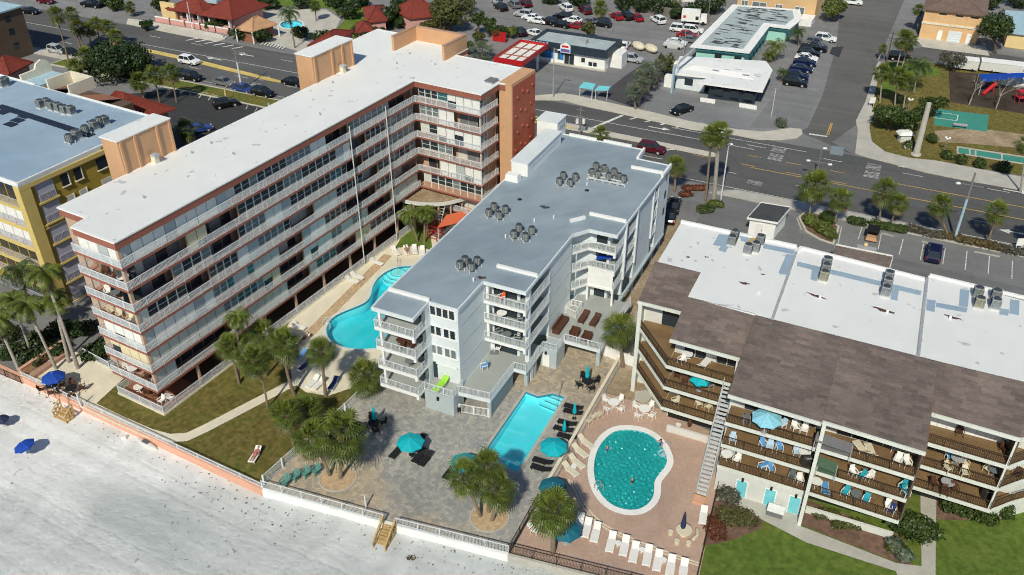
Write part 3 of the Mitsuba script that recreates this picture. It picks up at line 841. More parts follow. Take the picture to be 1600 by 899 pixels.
# wrack and scattered debris along the foot of the sea walls
wr = np.random.default_rng(5)
b = B()
for i in range(260):
    t = wr.uniform(0, 1) ** .8
    base = LineString(SW[1:7]).interpolate(t, normalized=True)
    off = abs(wr.normal(0, 1.6)) + .25
    x, y = base.x - off * .42 + wr.normal(0, .3), base.y - off * .9
    r_ = wr.uniform(.03, .085)
    a = wr.uniform(0, 3.14)
    z = -.80
    b.taper(x - r_, x + r_ * 1.4, y - r_ * .6, y + r_ * .6, z - .1, z + r_ * .7, r_ * .4, r_ * .25)
key = uniq('beach_wrack')
scene[key] = shape(b, 'bark')
tag(key, 'dark bits of seaweed and shell scattered on the sand below the sea walls', 'seaweed', kind='stuff')
# ------------------------------------------------------------------ peach apartment block (frame O)
ob = thing('apartment_block', 'long eight storey peach apartment block with white flat roof and white balcony rails', 'building')
OT = O.T
ZB = [0.0] + [2.90 + 2.478 * k for k in range(7)]     # underside of each balcony slab; index 0 is the ground terrace
ZT = 0.22
ROOF_O = 20.9
TOPS = [ZB[k] + ZT for k in range(8)]
CEIL = [ZB[k + 1] for k in range(7)] + [20.05]


def opart(name, b, m, label=None, kind=None, uv=None):
    return part(ob, name, shape(b, m, uv=uv), OT, label, kind)


core = Polygon([(1.7, 1.7), (49.2, 1.7), (49.2, -9.4), (58.2, -9.4), (58.2, .4), (61.4, .4), (61.4, 16.9), (48.7, 16.9), (48.7, 10.2), (2.2, 10.2), (1.7, 6)])
opart('wall', B().prism(core, 2.0, 20.2), 'walltan')
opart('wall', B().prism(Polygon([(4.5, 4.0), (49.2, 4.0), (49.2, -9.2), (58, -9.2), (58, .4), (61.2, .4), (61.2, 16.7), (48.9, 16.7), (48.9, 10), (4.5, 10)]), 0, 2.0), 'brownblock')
slab = [(0, 0), (47.55, 0), (47.55, -10.1), (52.2, -10.1), (52.2, -8), (50, -8), (50, 3), (3, 3), (3, 6.9), (0, 6.9)]
for k in range(1, 8):
    opart('balcony_slab', B().prism(slab, ZB[k], TOPS[k]), 'fascia')
    opart('balcony_floor', B().sheet(Polygon(slab).buffer(-.05), TOPS[k] + .006), 'salmon')
opart('terrace', B().prism([(-.1, -.1), (46.8, -.1), (46.8, 4.2), (3, 4.2), (3, 7.0), (-.1, 7.0)], -.05, TOPS[0]), 'cream')
opart('terrace_floor', B().sheet([(0, 0), (5, 0), (5, 4.0), (3, 4.0), (3, 6.9), (0, 6.9)], TOPS[0] + .006), 'planter')
opart('terrace_floor', B().sheet([(5, 0), (46.7, 0), (46.7, 4.0), (5, 4.0)], TOPS[0] + .006), 'brownblock')
roof_o = [(-.02, -.02), (47.55, -.02), (47.55, -10.2), (52.1, -10.2), (52.1, -11.0), (58.5, -11.0), (58.5, .6), (61.6, .6), (61.6, 9.6), (62.6, 9.6), (62.6, 17.3), (48.4, 17.3), (48.4, 10.4), (1.88, 10.4), (1.88, 6.2), (-.02, 5.9)]
opart('roof', B().prism(roof_o, 20.05, ROOF_O), 'fascia')
opart('roof_edge', B().prism(Polygon(roof_o).buffer(.06, join_style='mitre').difference(Polygon(roof_o).buffer(-.22)), ROOF_O - .10, ROOF_O + .05), 'white')
opart('roof_membrane', B().sheet(Polygon(roof_o).buffer(-.2), ROOF_O + .01), 'roof_mat', uv=(0, 0), label='bright white coated flat roof')
# stair and lift towers that rise above the roof
for nm, a0, a1, b0, b1, zt in (('lift_tower', 10.1, 17.0, 10.42, 12.9, 24.7), ('lift_tower', 40.2, 48.35, 10.42, 13.1, 24.55)):
    t = opart(nm, B().box(a0, a1, b0, b1, 0, zt - .12), 'peach', label='peach lift tower with a white roof, at the %s end of the block' % ('beach' if a0 < 20 else 'road'))
    part(t, 'roof', shape(B().box(a0 - .12, a1 + .12, b0 - .12, b1 + .12, zt - .12, zt), 'white'), OT)
    part(t, 'roof_membrane', shape(B().sheet([(a0, b0), (a1, b0), (a1, b1), (a0, b1)], zt + .006), 'roof_mat', uv=(0, 0)), OT)
    for fr in (.04, .30 if a0 < 20 else .46, .72, .97):
        x = a0 + (a1 - a0) * fr
        part(t, 'rib', shape(B().box(x - .13, x + .13, b0 - .16, b0, ROOF_O, zt - .14), 'peach'), OT)
for (a0, a1, b0, b1, px) in ((13.4, 14.0, 9.6, 10.2, 0), (45.1, 45.7, 9.7, 10.3, 0)):
    u = thing('roof_vent_box', 'small pale ventilation box on the white roof against the %s lift tower' % ('beach end' if a0 < 20 else 'road end'), 'vent')
    part(u, 'box', shape(B().box(a0, a1, b0, b1, ROOF_O + .02, ROOF_O + .9), 'cream'), OT)
    part(u, 'hood', shape(B().taper(a0 - .1, a1 + .1, b0 - .25, b1, ROOF_O + .9, ROOF_O + 1.1, .12), 'metal'), OT)
# penthouse screen wall, open to the beach side
pw = Polygon([(55.7, 9.45), (61.5, 9.45), (61.5, .62), (55.7, .62), (55.7, .98), (61.14, .98), (61.14, 9.09), (55.7, 9.09)])
opart('screen_wall', B().prism(pw, ROOF_O, 22.95), 'peach', label='peach screen wall on three sides of the far roof terrace')
opart('screen_wall_cap', B().prism(pw.buffer(.05, join_style='mitre'), 22.95, 23.03), 'salmon')
# end stair tower: peach towards the beach, brick red texture on its flank
opart('stair_tower', B().box(52.25, 58.6, -11.95, -10.05, 0, 21.0), 'peach', label='narrow stair tower at the end of the wing')
tw = B()
tw.box(52.55, 58.55, -11.99, -11.951, 0, 20.6)
opart('tower_flank', tw, 'brickred', label='brick red textured flank of the stair tower')
for i in range(8):
    for j in range(4):
        a = 53.2 + 1.35 * j + (.5 if i % 2 else 0)
        z = 1.6 + 2.45 * i + (.5 if j % 2 else 0)
        b = B()
        b.cyl((a, -11.99, z), (a, -12.12, z), .26, .17, 7)
        opart('wall_boss', b, 'brickred')

# facade infill ------------------------------------------------------------
frng = random.Random(21)
WMATS = {'G': 'glass', 'T': 'glass_teal', 'L': 'glass_grey'}


def bay(org, du, dn, x0, x1, z0, z1, kind):
    """Fills one bay: org + du*x along the facade, dn is the inward normal (2-D local), kind a letter."""
    def pt(x, d, z):
        q = np.array(org) + np.array(du) * x + np.array(dn) * d
        return np.array([q[0], q[1], z])

    def slabp(x0, x1, d0, d1, z0, z1):
        b = B()
        p = [pt(x0, d0, 0), pt(x1, d0, 0), pt(x1, d1, 0), pt(x0, d1, 0)]
        xs, ys = [q[0] for q in p], [q[1] for q in p]
        return b.box(min(xs), max(xs), min(ys), max(ys), z0, z1)
    w = x1 - x0
    if kind in 'SYB':
        m = {'S': 'shutter_w', 'Y': 'shutter_y', 'B': 'blind'}[kind]
        n = max(1, round(w / 1.32))
        for i in range(n):
            u = frng.random()
            zl = z0 if u > .14 else z0 + (z1 - z0) * frng.choice((.35, .5, .62))
            opart('shutter', slabp(x0 + w * i / n + .04, x0 + w * (i + 1) / n - .04, .32, .38, zl, z1 - .12), 'shutter_g' if .14 < u < .26 and kind == 'S' else m)
            if zl > z0:
                opart('window', slabp(x0 + w * i / n + .06, x0 + w * (i + 1) / n - .06, .42, .45, z0, zl), 'glass')
        opart('shutter_track', slabp(x0, x1, .28, .42, z1 - .12, z1), 'shutter_g')
    elif kind in 'GTL':
        n = max(1, round(w / 1.15))
        for i in range(n):
            a, c = x0 + w * i / n, x0 + w * (i + 1) / n
            k = opart('window', slabp(a + .05, c - .05, .36, .40, z0 + .85, z1 - .18), WMATS[kind] if frng.random() > .22 else frng.choice(('glass_grey', 'blind', 'glass')))
            b = B()
            for (p, q, r, s) in ((a, a + .07, z0, z1), (c - .07, c, z0, z1), (a, c, z0 + .78, z0 + .86), (a, c, z1 - .2, z1 - .1), (a, c, (z0 + z1) / 2 + .3, (z0 + z1) / 2 + .35)):
                p0, p1 = pt(p, .33, 0), pt(q, .43, 0)
                b.box(p0[0], p1[0], p0[1], p1[1], r, s)
            part(k, 'frame', shape(b, 'offwhite'), OT, kind='stuff')
        opart('wall_panel', slabp(x0, x1, .37, .41, z0, z0 + .8), 'salmon' if kind != 'L' else 'walltan')
    else:                                   # open balcony: sliding doors on the wall behind
        dpt = 1.64
        n = max(1, round(w / 1.5))
        for i in range(n):
            a, c = x0 + w * i / n, x0 + w * (i + 1) / n
            if kind == 'O':
                opart('sliding_door', slabp(a + .06, c - .06, dpt, dpt + .04, z0, z1 - .25), frng.choice(('glass', 'glass', 'glass', 'glass_grey', 'blind')))
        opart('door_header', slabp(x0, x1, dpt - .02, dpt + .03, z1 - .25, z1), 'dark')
        opart('post', slabp(x1 - .07, x1 + .07, .3, .46, z0, z1), 'walltan')


def facade(org, du, dn, pattern, k, start=.35):
    z0, z1 = TOPS[k] + .01, CEIL[k]
    x = start
    for ch, w in pattern:
        bay(org, du, dn, x, x + w, z0, z1, ch)
        x += w


rows = {7: 'S13.3 G9 L4 S2.6 O4 L8 O5', 6: 'O7.5 Y2.6 O4.4 G7 L3 G6 S2.6 O3 G4 L6', 5: 'O5 G5 O4 L4 S4 G6 T4 O3 G5 L6', 4: 'G6 O3 G4 S3 L5 O4 B4 G5 O3 G8', 3: 'S9.2 L2 T4 B4 O4 S4 G4 O6 G4 O5', 2: 'B10 L2 G4 Y2.6 O4 S5 T3 L4 O5 B6', 1: 'S2.8 O8 G4 B5 O4 G5 O4 Y3 G5 O6'}
import re as _re
for k, rs in rows.items():
    pat = [(t[0], float(t[1:])) for t in rs.split()]
    tot = sum(w for _, w in pat)
    pat = [(c, w * 46.9 / tot) for c, w in pat]
    facade((0, 0), (1, 0), (0, 1), pat, k)
    front = {7: 'S5.4', 6: 'O5.4', 5: 'O5.4', 4: 'O5.4', 3: 'S5.4', 2: 'Y5.4', 1: 'O5.4'}[k]
    facade((0, 0), (0, 1), (1, 0), [(front[0], 5.6)], k, .4)
    wing = {7: 'G3 T1.6 S5', 6: 'L3 S2.4 O4', 5: 'G2.6 S6.6', 4: 'G2.6 L2.2 O4.4', 3: 'O2.8 S6.6', 2: 'G3 G2 G3', 1: 'O9'}[k]
    pat = [(t[0], float(t[1:])) for t in wing.split()]
    tot = sum(w for _, w in pat)
    facade((47.55, 0), (0, -1), (1, 0), [(c, w * 9.5 / tot) for c, w in pat], k)
    facade((47.55, -10.1), (1, 0), (0, 1), [('L', 1.8), ('O', 2.0)], k, .3)
    # rails
    z = TOPS[k]
    if k != 2:
        opart('railing', rail(B(), (47.5, -.05, z), (47.5, -10.05, z), .92, post=1.6, bal=.15, t=.045), 'rail_white', kind='stuff')
    opart('railing', rail(B(), (.06, .05, z), (47.5, .05, z), .92, post=1.6, bal=.14, t=.045), 'rail_white', kind='stuff')
    opart('railing', rail(B(), (.05, .06, z), (.05, 6.85, z), .92, post=1.4, bal=.13, t=.045), 'rail_white', kind='stuff')
    opart('railing', rail(B(), (.05, 6.85, z), (1.6, 6.85, z), .92, post=1.4, bal=.13, t=.045), 'rail_white', kind='stuff')
    opart('railing', rail(B(), (47.5, -10.05, z), (51.8, -10.05, z), .92, post=1.4, bal=.16), 'rail_white', kind='stuff')
    opart('pier', B().box(.28, .62, .28, .62, TOPS[k], CEIL[k]), 'walltan')
    opart('pier', B().box(1.7, 2.2, 6.2, 6.9, TOPS[k], CEIL[k]), 'salmon')
z = TOPS[0]
for p, q in (((0, 0, z), (46.7, 0, z)), ((0, .05, z), (0, 6.9, z)), ((0, 6.9, z), (2.8, 6.9, z))):
    opart('railing', rail(B(), p, q, .95, post=1.7, bal=.14, t=.045), 'rail_white', kind='stuff')
for a in np.arange(5.5, 47, 5.2):
    opart('column', B().box(a - .13, a + .13, .2, .46, TOPS[0], ZB[1]), 'walltan')
for a in (1.5, 10, 20, 31, 40):
    opart('sliding_door', B().box(a + 2.6, a + 5.2, 3.93, 3.99, TOPS[0], 2.2), 'glass')
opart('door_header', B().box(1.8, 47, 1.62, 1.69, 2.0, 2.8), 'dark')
# drain pipes on the long side
for a in (33.8, 41):
    opart('drain_pipe', B().cyl((a, -.1, .4), (a, -.1, 19.7), .07, n=6), 'offwhite')
# roof litter: scuppers, small vents
for px, py, w_ in ((300, 240, 'third from the beach end'), (330, 225, 'left of the middle'), (500, 180, 'below the road end lift tower'), (520, 130, 'close to the foot of the road end lift tower'), (680, 102, 'in front of the screen wall'), (620, 100, 'left of the screen wall corner'), (420, 165, 'in the middle of the long bar'), (365, 242, 'near the balcony edge'), (225, 310, 'nearest to the beach'), (640, 85, 'inside the screen wall mouth')):
    p = P(px, py, ROOF_O)
    u = thing('roof_vent', f'tiny grey plumbing vent on the long white roof, {w_}', 'vent', 'plumbing vents on the white roof')
    b = B().cyl((p[0], p[1], ROOF_O), (p[0], p[1], ROOF_O + .3), .13, .1, 7)
    scene[u] = shape(b, 'metal')
u = thing('roof_hatch', 'grey roof hatch on the white roof next to the stair tower', 'hatch')
part(u, 'curb', shape(B().box(51.2, 52.6, -9.7, -8.6, ROOF_O, ROOF_O + .3), 'metal'), OT)
part(u, 'lid', shape(B().box(51.1, 52.7, -9.8, -8.5, ROOF_O + .3, ROOF_O + .38), 'canvas_grey'), OT)

def smooth_open(pts, n=24):
    from scipy.interpolate import splprep, splev
    tck, _ = splprep(np.array(pts).T, s=0)
    return np.column_stack(splev(np.linspace(0, 1, n), tck))


# fan shaped pavilion roof in the inner corner, with awning and slide tower below
pv = thing('garden_pavilion', 'weathered fan shaped pavilion roof in the inner corner of the peach block', 'pavilion')
fc = np.array([49.1, 1.1])
arc = [np.array(q) for q in smooth_open([(44.1, 1.2), (43.9, -.6), (44.4, -2.3), (45.5, -4.4), (47.1, -5.75), (49.2, -6.9)])]
fan = [tuple(fc)] + [tuple(q) for q in arc]
part(pv, 'roof', shape(B().prism(fan, 4.75, 4.95), 'dirt_mat', uv=(0, 0)), OT)
part(pv, 'fascia', shape(B().prism(LineString(arc).buffer(.08), 4.55, 5.05), 'offwhite'), OT)
for q in arc[1::4]:
    q = fc + (q - fc) * .95
    part(pv, 'post', shape(B().box(q[0] - .09, q[0] + .09, q[1] - .09, q[1] + .09, 0, 4.6), 'walltan'), OT)
part(pv, 'back_wall', shape(B().prism(Polygon([tuple(fc)] + [tuple(fc + (q - fc) * .72) for q in arc]), 0, 4.7), 'brownblock'), OT)
aw = thing('awning', 'orange sloping awning below the weathered pavilion roof', 'awning')
p0, p1 = O.loc(697, 334, 3.6), O.loc(748, 322, 3.6)
b = B()
b.add([(p0[0], p0[1], 3.4), (p1[0], p1[1], 3.4), (p1[0] - 2.2, p1[1], 2.5), (p0[0] - 2.2, p0[1], 2.5), (p0[0], p0[1], 3.33), (p1[0], p1[1], 3.33), (p1[0] - 2.2, p1[1], 2.43), (p0[0] - 2.2, p0[1], 2.43)], B._BF)
part(aw, 'canopy', shape(b, 'awning'), OT)
for q in (p0, p1):
    part(aw, 'post', shape(B().cyl((q[0] - 2.1, q[1], 0), (q[0] - 2.1, q[1], 2.45), .05, n=6), 'offwhite'), OT)
sc = thing('scaffold', 'red scaffold frame with a white ladder rising to the pavilion roof', 'scaffold')
c = O.loc(681, 372)
for dx in (-.9, .9):
    for dy in (-.75, .75):
        part(sc, 'upright', shape(B().cyl((c[0] + dx, c[1] + dy, 0), (c[0] + dx, c[1] + dy, 2.4), .05, n=6), 'red'), OT)
for z in (.5, 1.1, 1.7, 2.3):
    b = B()
    for dx in (-.9, .9):
        b.bar((c[0] + dx, c[1] - .75, z), (c[0] + dx, c[1] + .75, z), .06)
    for dy in (-.75, .75):
        b.bar((c[0] - .9, c[1] + dy, z), (c[0] + .9, c[1] + dy, z), .06)
    part(sc, 'ledger_ring', shape(b, 'red'), OT, kind='stuff')
b = B()
for dy in (-.45, .45):
    b.bar((c[0] + .9, c[1] + dy, 2.3), (c[0] + 2.4, c[1] + dy, 5.0), .09)
part(sc, 'ladder_rail', shape(b, 'galv'), OT, kind='stuff')
for i in range(8):
    t = (i + .5) / 8
    part(sc, 'rung', shape(B().bar((c[0] + .9 + 1.5 * t, c[1] - .45, 2.3 + 2.7 * t), (c[0] + .9 + 1.5 * t, c[1] + .45, 2.3 + 2.7 * t), .1, .05), 'galv'), OT)
# ------------------------------------------------------------------ grey white block in the middle (frame M)
mb = thing('condo_block', 'grey white four storey block with a blue grey flat roof and stepped balconies', 'building')
MT = M.T
LV = [2.4, 4.85, 7.3, 9.75]
ZR = 12.1


def mpart(name, b, m, label=None, kind=None, uv=None):
    return part(mb, name, shape(b, m, uv=uv), MT, label, kind)


body = Polygon([(2.2, .3), (7.75, .3), (9.3, .3), (9.3, -3.2), (14.2, -3.2), (14.2, -4.5), (20.6, -4.5), (22.9, -3.6), (23.9, -6.2), (23.9, -7.9), (25.4, -7.9), (25.4, -9.15), (25.8, -9.15), (25.8, -7.9), (29.6, -7.9), (29.6, -9.2), (36.2, -9.2), (36.2, -8.2), (37.9, -8.2), (37.9, -9.3), (42.1, -9.4), (42.3, -4.9), (45.3, -4.8), (45.6, 8.2), (2.2, 8.25)])
mpart('wall', B().prism(body, 2.2, ZR - .02), 'midwall')
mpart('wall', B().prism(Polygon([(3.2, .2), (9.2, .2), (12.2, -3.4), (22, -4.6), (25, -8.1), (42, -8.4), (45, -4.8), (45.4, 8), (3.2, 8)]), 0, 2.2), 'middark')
roofm = Polygon([(2.1, .2), (7.7, .2), (7.7, -4.6), (20.5, -4.6), (22.35, -5.85), (22.35, -9.2), (42.2, -9.5), (42.4, -5.0), (45.4, -4.9), (45.7, 8.3), (2.1, 8.35), (-1.1, 8.15), (-1.15, 3.4), (2.1, 3.5)])
mpart('roof', B().prism(roofm, ZR - .35, ZR), 'white')
mpart('roof_membrane', B().sheet(roofm.buffer(-.12), ZR + .006), 'roof_mat', uv=(1, 0), label='blue grey coated flat roof with stains')
cb = B()
mpart('roof_edge', B().prism(roofm.buffer(.05, join_style='mitre').difference(roofm.buffer(-.10)), ZR - .25, ZR + .10), 'midwall')
for p, q in (((2.25, 8.2), (2.25, 3.5)), ((10.9, .2), (10.9, -4.5)), ((25.7, -4.6), (25.7, -9.1)), ((23.1, -3.2), (24.6, -4.45)), ((42.2, -9.4), (38.5, -9.4)), ((39.5, -5), (39.5, -9.2)), ((42.3, -4.9), (45.4, -4.8)), ((45.5, -3), (45.6, 1)), ((45.5, 2), (45.6, 6))):
    mpart('parapet_curb', B().bar((*p, ZR + .18), (*q, ZR + .18), .3, .36), 'white')
# roof top rooms
t = mpart('roof_room', B().box(31.6, 42.5, 6.0, 8.25, ZR, ZR + 1.75), 'white')
part(t, 'roof', shape(B().box(31.5, 42.6, 5.9, 8.35, ZR + 1.75, ZR + 1.87), 'midwall'), MT)
part(t, 'groove', shape(B().bar((32.5, 5.97, ZR + .9), (41.5, 5.97, ZR + .9), .03, .05), 'midgrey'), MT)
t = mpart('roof_room', B().box(43.3, 46.4, 6.9, 9.9, ZR - 2, ZR + 2.5), 'white')
part(t, 'roof', shape(B().box(43.2, 46.5, 6.8, 10.0, ZR + 2.5, ZR + 2.62), 'midwall'), MT)
for i in range(3):
    part(t, 'louvre', shape(B().box(43.9 + .75 * i, 44.5 + .75 * i, 6.86, 6.9, ZR + 1.2, ZR + 1.9), 'midgrey'), MT)
mpart('roof_box', B().taper(29.5, 30.6, 6.4, 8.2, ZR, ZR + .9, .1), 'white')
# front wall windows
for lv, m in ((9.75, 'glass'), (7.3, 'glass'), (4.85, 'glass_grey')):
    for i in range(4):
        y0 = .62 + i * .72 + (.18 if lv < 9 and i > 1 else 0)
        k = mpart('window', B().box(2.13, 2.19, y0 + .05, y0 + .62, lv + .95, lv + 2.0), m)
        b = B()
        for (p, q, r, s) in ((y0, y0 + .06, lv + .9, lv + 2.05), (y0 + .61, y0 + .67, lv + .9, lv + 2.05), (y0, y0 + .67, lv + .9, lv + .96), (y0, y0 + .67, lv + 1.99, lv + 2.05)):
            b.box(2.10, 2.19, p, q, r, s)
        part(k, 'frame', shape(b, 'white'), MT, kind='stuff')
    mpart('sill', B().box(2.04, 2.19, .5, 3.5, lv + .8, lv + .88), 'white')
mpart('door', B().box(2.12, 2.19, 3.0, 3.45, 2.55, 4.6), 'glass')
mpart('awning_pole', B().bar((1.95, .5, 4.7), (1.95, 3.0, 4.7), .1), 'white')
# grey block with the sunbed terrace
mpart('lower_block', B().box(0, 2.19, 0, 3.42, 0, 2.4), 'midgrey', label='plain grey lower block under the small sun terrace')
mpart('terrace_floor', B().box(.02, 2.19, .02, 3.4, 2.4, 2.46), 'midfloor')
mpart('wall_lamp', B().box(-.16, 0, 1.7, 1.95, 1.6, 2.0), 'black')


def mrail(p, q, z, h=.98, post=1.15):
    mpart('railing', rail(B(), (*p, z), (*q, z), h, post=post, bal=.15, t=.03, top=.06, pt=.07), 'rail_white', kind='stuff')


mrail((.03, 0.03), (.03, 3.4), 2.46)
mrail((.03, .03), (2.1, .03), 2.46)
# balcony stack 1 at the beach front
for i, z in enumerate(LV):
    mpart('balcony_slab', B().box(-1.1, 2.19, 3.45, 8.1, z - .3, z), 'white')
    mpart('balcony_floor', B().sheet([(-1.0, 3.5), (2.15, 3.5), (2.15, 8.05), (-1.0, 8.05)], z + .006), 'midfloor')
    mrail((-1.05, 3.5), (-1.05, 8.05), z, post=.93)
    mrail((-1.05, 3.5), (1.3, 3.5), z)
    mrail((-1.05, 8.05), (2.1, 8.05), z)
    mpart('sliding_door', B().box(2.13, 2.19, 4.2, 7.4, z + .05, z + 2.0), 'glass')
    mpart('corner_drop', B().box(-1.1, -.8, 3.45, 3.75, z - .62, z - .3), 'white')
    mpart('post', B().box(-.75, -.5, 7.5, 7.75, z, z + 2.15), 'white')
    mpart('side_wall', B().box(1.2, 2.19, 3.45, 3.55, z, z + 2.15), 'midwall')
    mpart('window', B().box(.55, 1.15, 3.46, 3.5, z + .9, z + 1.9), 'glass_grey')
mpart('post', B().box(1.6, 1.9, 3.6, 3.9, 0, 2.1), 'midgrey')
mpart('post', B().box(1.6, 1.9, 7.6, 7.9, 0, 2.1), 'midgrey')
# deck 1
mpart('deck', B().prism([(1.0, .2), (1.35, -3.55), (7.0, -3.6), (7.0, -5.0), (12.0, -5.0), (12.0, .2)], 2.05, 2.4), 'midwall')
mpart('deck_floor', B().sheet([(1.2, .15), (1.45, -3.45), (7.1, -3.5), (7.1, -4.9), (12, -4.9), (12, .15)], 2.406), 'midfloor')
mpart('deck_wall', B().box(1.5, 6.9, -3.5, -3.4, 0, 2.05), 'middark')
mpart('post', B().box(1.35, 1.7, -3.55, -3.2, 0, 2.05), 'midgrey')
mpart('gate', rail(B(), (.75, -.2, .05), (1.35, -3.3, .05), 1.15, post=1.6, bal=.13, pt=.12), 'white', kind='stuff')
mrail((1.05, .1), (1.4, -3.5), 2.4, post=1.4)
mrail((1.4, -3.5), (7.0, -3.55), 2.4)
mrail((7.0, -3.55), (7.05, -4.95), 2.4)
mrail((7.05, -4.95), (11.6, -4.95), 2.4)
for a in (7.6, 9.6):
    mpart('post', B().box(a, a + .4, -4.9, -4.5, 0, 2.05), 'midgrey')
mpart('lower_block', B().box(11.6, 14.0, -6.6, -4.7, 0, 2.4), 'midgrey')
mpart('door', B().box(11.56, 11.6, -5.75, -4.95, .1, 1.75), 'white', label='white ground floor door with a dark lamp above it')
mpart('wall_lamp', B().box(11.42, 11.6, -5.45, -5.25, 1.8, 2.15), 'black')
mrail((11.65, -4.95), (11.65, -6.55), 2.4)
mrail((11.65, -6.55), (13.9, -6.55), 2.4)
# balcony stack 2
for i, z in enumerate(LV[1:]):
    mpart('balcony_slab', B().prism([(7.7, .25), (7.7, -4.6), (14.2, -4.6), (14.2, -3.1), (9.4, -3.1), (9.4, .25)], z - .3, z), 'white')
    mpart('balcony_floor', B().sheet([(7.8, .2), (7.8, -4.5), (14.1, -4.5), (14.1, -3.2), (9.3, -3.2), (9.3, .2)], z + .006), 'midfloor')
    mrail((7.75, .2), (7.75, -4.55), z, post=1.2)
    mrail((7.75, -4.55), (8.6, -4.55), z)
    mrail((9.2, -4.55), (14.1, -4.55), z, post=1.6)
    mpart('corner_drop', B().box(7.7, 8.0, -4.6, -4.3, z - .65, z - .3), 'white')
    mpart('pier', B().box(8.7, 9.1, -4.58, -4.1, z, z + 2.15), 'midwall')
    mpart('sliding_door', B().box(9.24, 9.29, -2.9, -.2, z + .05, z + 2.0), 'glass')
    mpart('sliding_door', B().box(9.5, 14.0, -3.26, -3.21, z + .1, z + 2.0), 'dark')
    mpart('post', B().box(8.2, 8.4, -.1, .2, z, z + 2.1), 'white')
mpart('pier', B().box(8.7, 9.1, -4.58, -4.1, 2.4, 4.6), 'midwall')
mpart('pier', B().box(8.5, 9.2, -4.9, -4.2, 0, 2.05), 'midwall')
mpart('sliding_door', B().box(9.24, 9.29, -2.9, -.2, 2.45, 4.4), 'glass')
# joints in the long grey wall panels
for z in LV[1:]:
    mpart('wall_joint', B().box(2.6, 7.6, .27, .305, z - .06, z + .02), 'midgrey')
    mpart('wall_joint', B().box(14.3, 20.4, -4.53, -4.495, z - .06, z + .02), 'midgrey')
# deck 2 with wicker furniture, balcony stack 3
mpart('deck', B().prism([(13.9, -4.4), (13.9, -10.8), (24, -10.9), (24, -4.4)], 2.05, 2.4), 'midwall')
mpart('deck_floor', B().sheet([(14, -4.5), (14, -10.7), (24, -10.8), (24, -4.5)], 2.406), 'midfloor')
mrail((13.95, -6.6), (13.95, -10.75), 2.4, post=1.3)
mrail((13.95, -10.75), (24, -10.85), 2.4, post=1.6)
for a, b_ in ((14.2, -10.5), (17.5, -10.5), (21, -10.5)):
    mpart('post', B().box(a, a + .35, b_ - .2, b_ + .2, 0, 2.05), 'midgrey')
ang = [(20.55, -4.6), (22.35, -5.85), (22.35, -9.15), (25.5, -9.15), (25.5, -7.8), (23.8, -7.8), (23.8, -6), (22.6, -4.4)]
for i, z in enumerate(LV[1:]):
    mpart('balcony_slab', B().prism(ang, z - .3, z), 'white')
    mpart('balcony_floor', B().sheet(Polygon(ang).buffer(-.06), z + .006), 'midfloor')
    if i:
        mrail((22.4, -5.9), (22.4, -9.1), z, post=1.1)
    else:
        mpart('storm_shutter', B().box(22.42, 22.5, -9.0, -5.95, z, z + 1.25), 'white')
        mpart('storm_shutter', B().box(22.42, 22.5, -9.0, -5.95, z + 1.27, z + 2.1), 'white')
    mrail((20.6, -4.65), (22.4, -5.9), z, post=1.1)
    mrail((22.4, -9.12), (25.3, -9.12), z, post=1.4)
    mpart('corner_drop', B().box(22.35, 22.65, -9.15, -8.85, z - .65, z - .3), 'white')
    mpart('sliding_door', B().box(23.84, 23.89, -7.6, -6.3, z + .05, z + 2.1), 'glass')
    mpart('balcony_slab', B().box(25.7, 29.7, -9.2, -7.8, z - .3, z), 'white')
    mrail((25.85, -9.15), (29.55, -9.15), z, post=1.8)
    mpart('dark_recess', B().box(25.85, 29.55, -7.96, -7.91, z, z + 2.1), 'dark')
    mpart('balcony_slab', B().box(36.1, 38.0, -9.35, -8.1, z - .3, z), 'white')
    mrail((36.25, -9.3), (37.85, -9.3), z, post=.8)
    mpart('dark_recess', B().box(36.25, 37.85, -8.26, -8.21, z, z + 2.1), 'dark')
    mpart('window', B().box(40.6, 41.2, -9.42, -9.385, z + .8, z + 1.8), 'glass')
    for a in (25.45, 29.6, 36.05, 37.9):
        mpart('pier', B().box(a - .15, a + .15, -9.38, -8.9, z - .3, z + 2.2), 'midwall')
for (a, b_) in ((22.5, -5.9), (22.5, -9.0)):
    mpart('post', B().box(a, a + .22, b_ - .1, b_ + .12, 2.4, 4.6), 'white')
mpart('sliding_door', B().box(23.84, 23.89, -7.6, -6.3, 2.45, 4.5), 'glass')
for a in (26, 30, 34, 38, 41.5):
    mpart('column', B().box(a - .2, a + .2, -9.2, -8.8, 0, 2.2), 'midgrey')
mpart('fascia_beam', B().box(24, 42, -9.5, -9.2, 1.95, 2.25), 'midgrey')


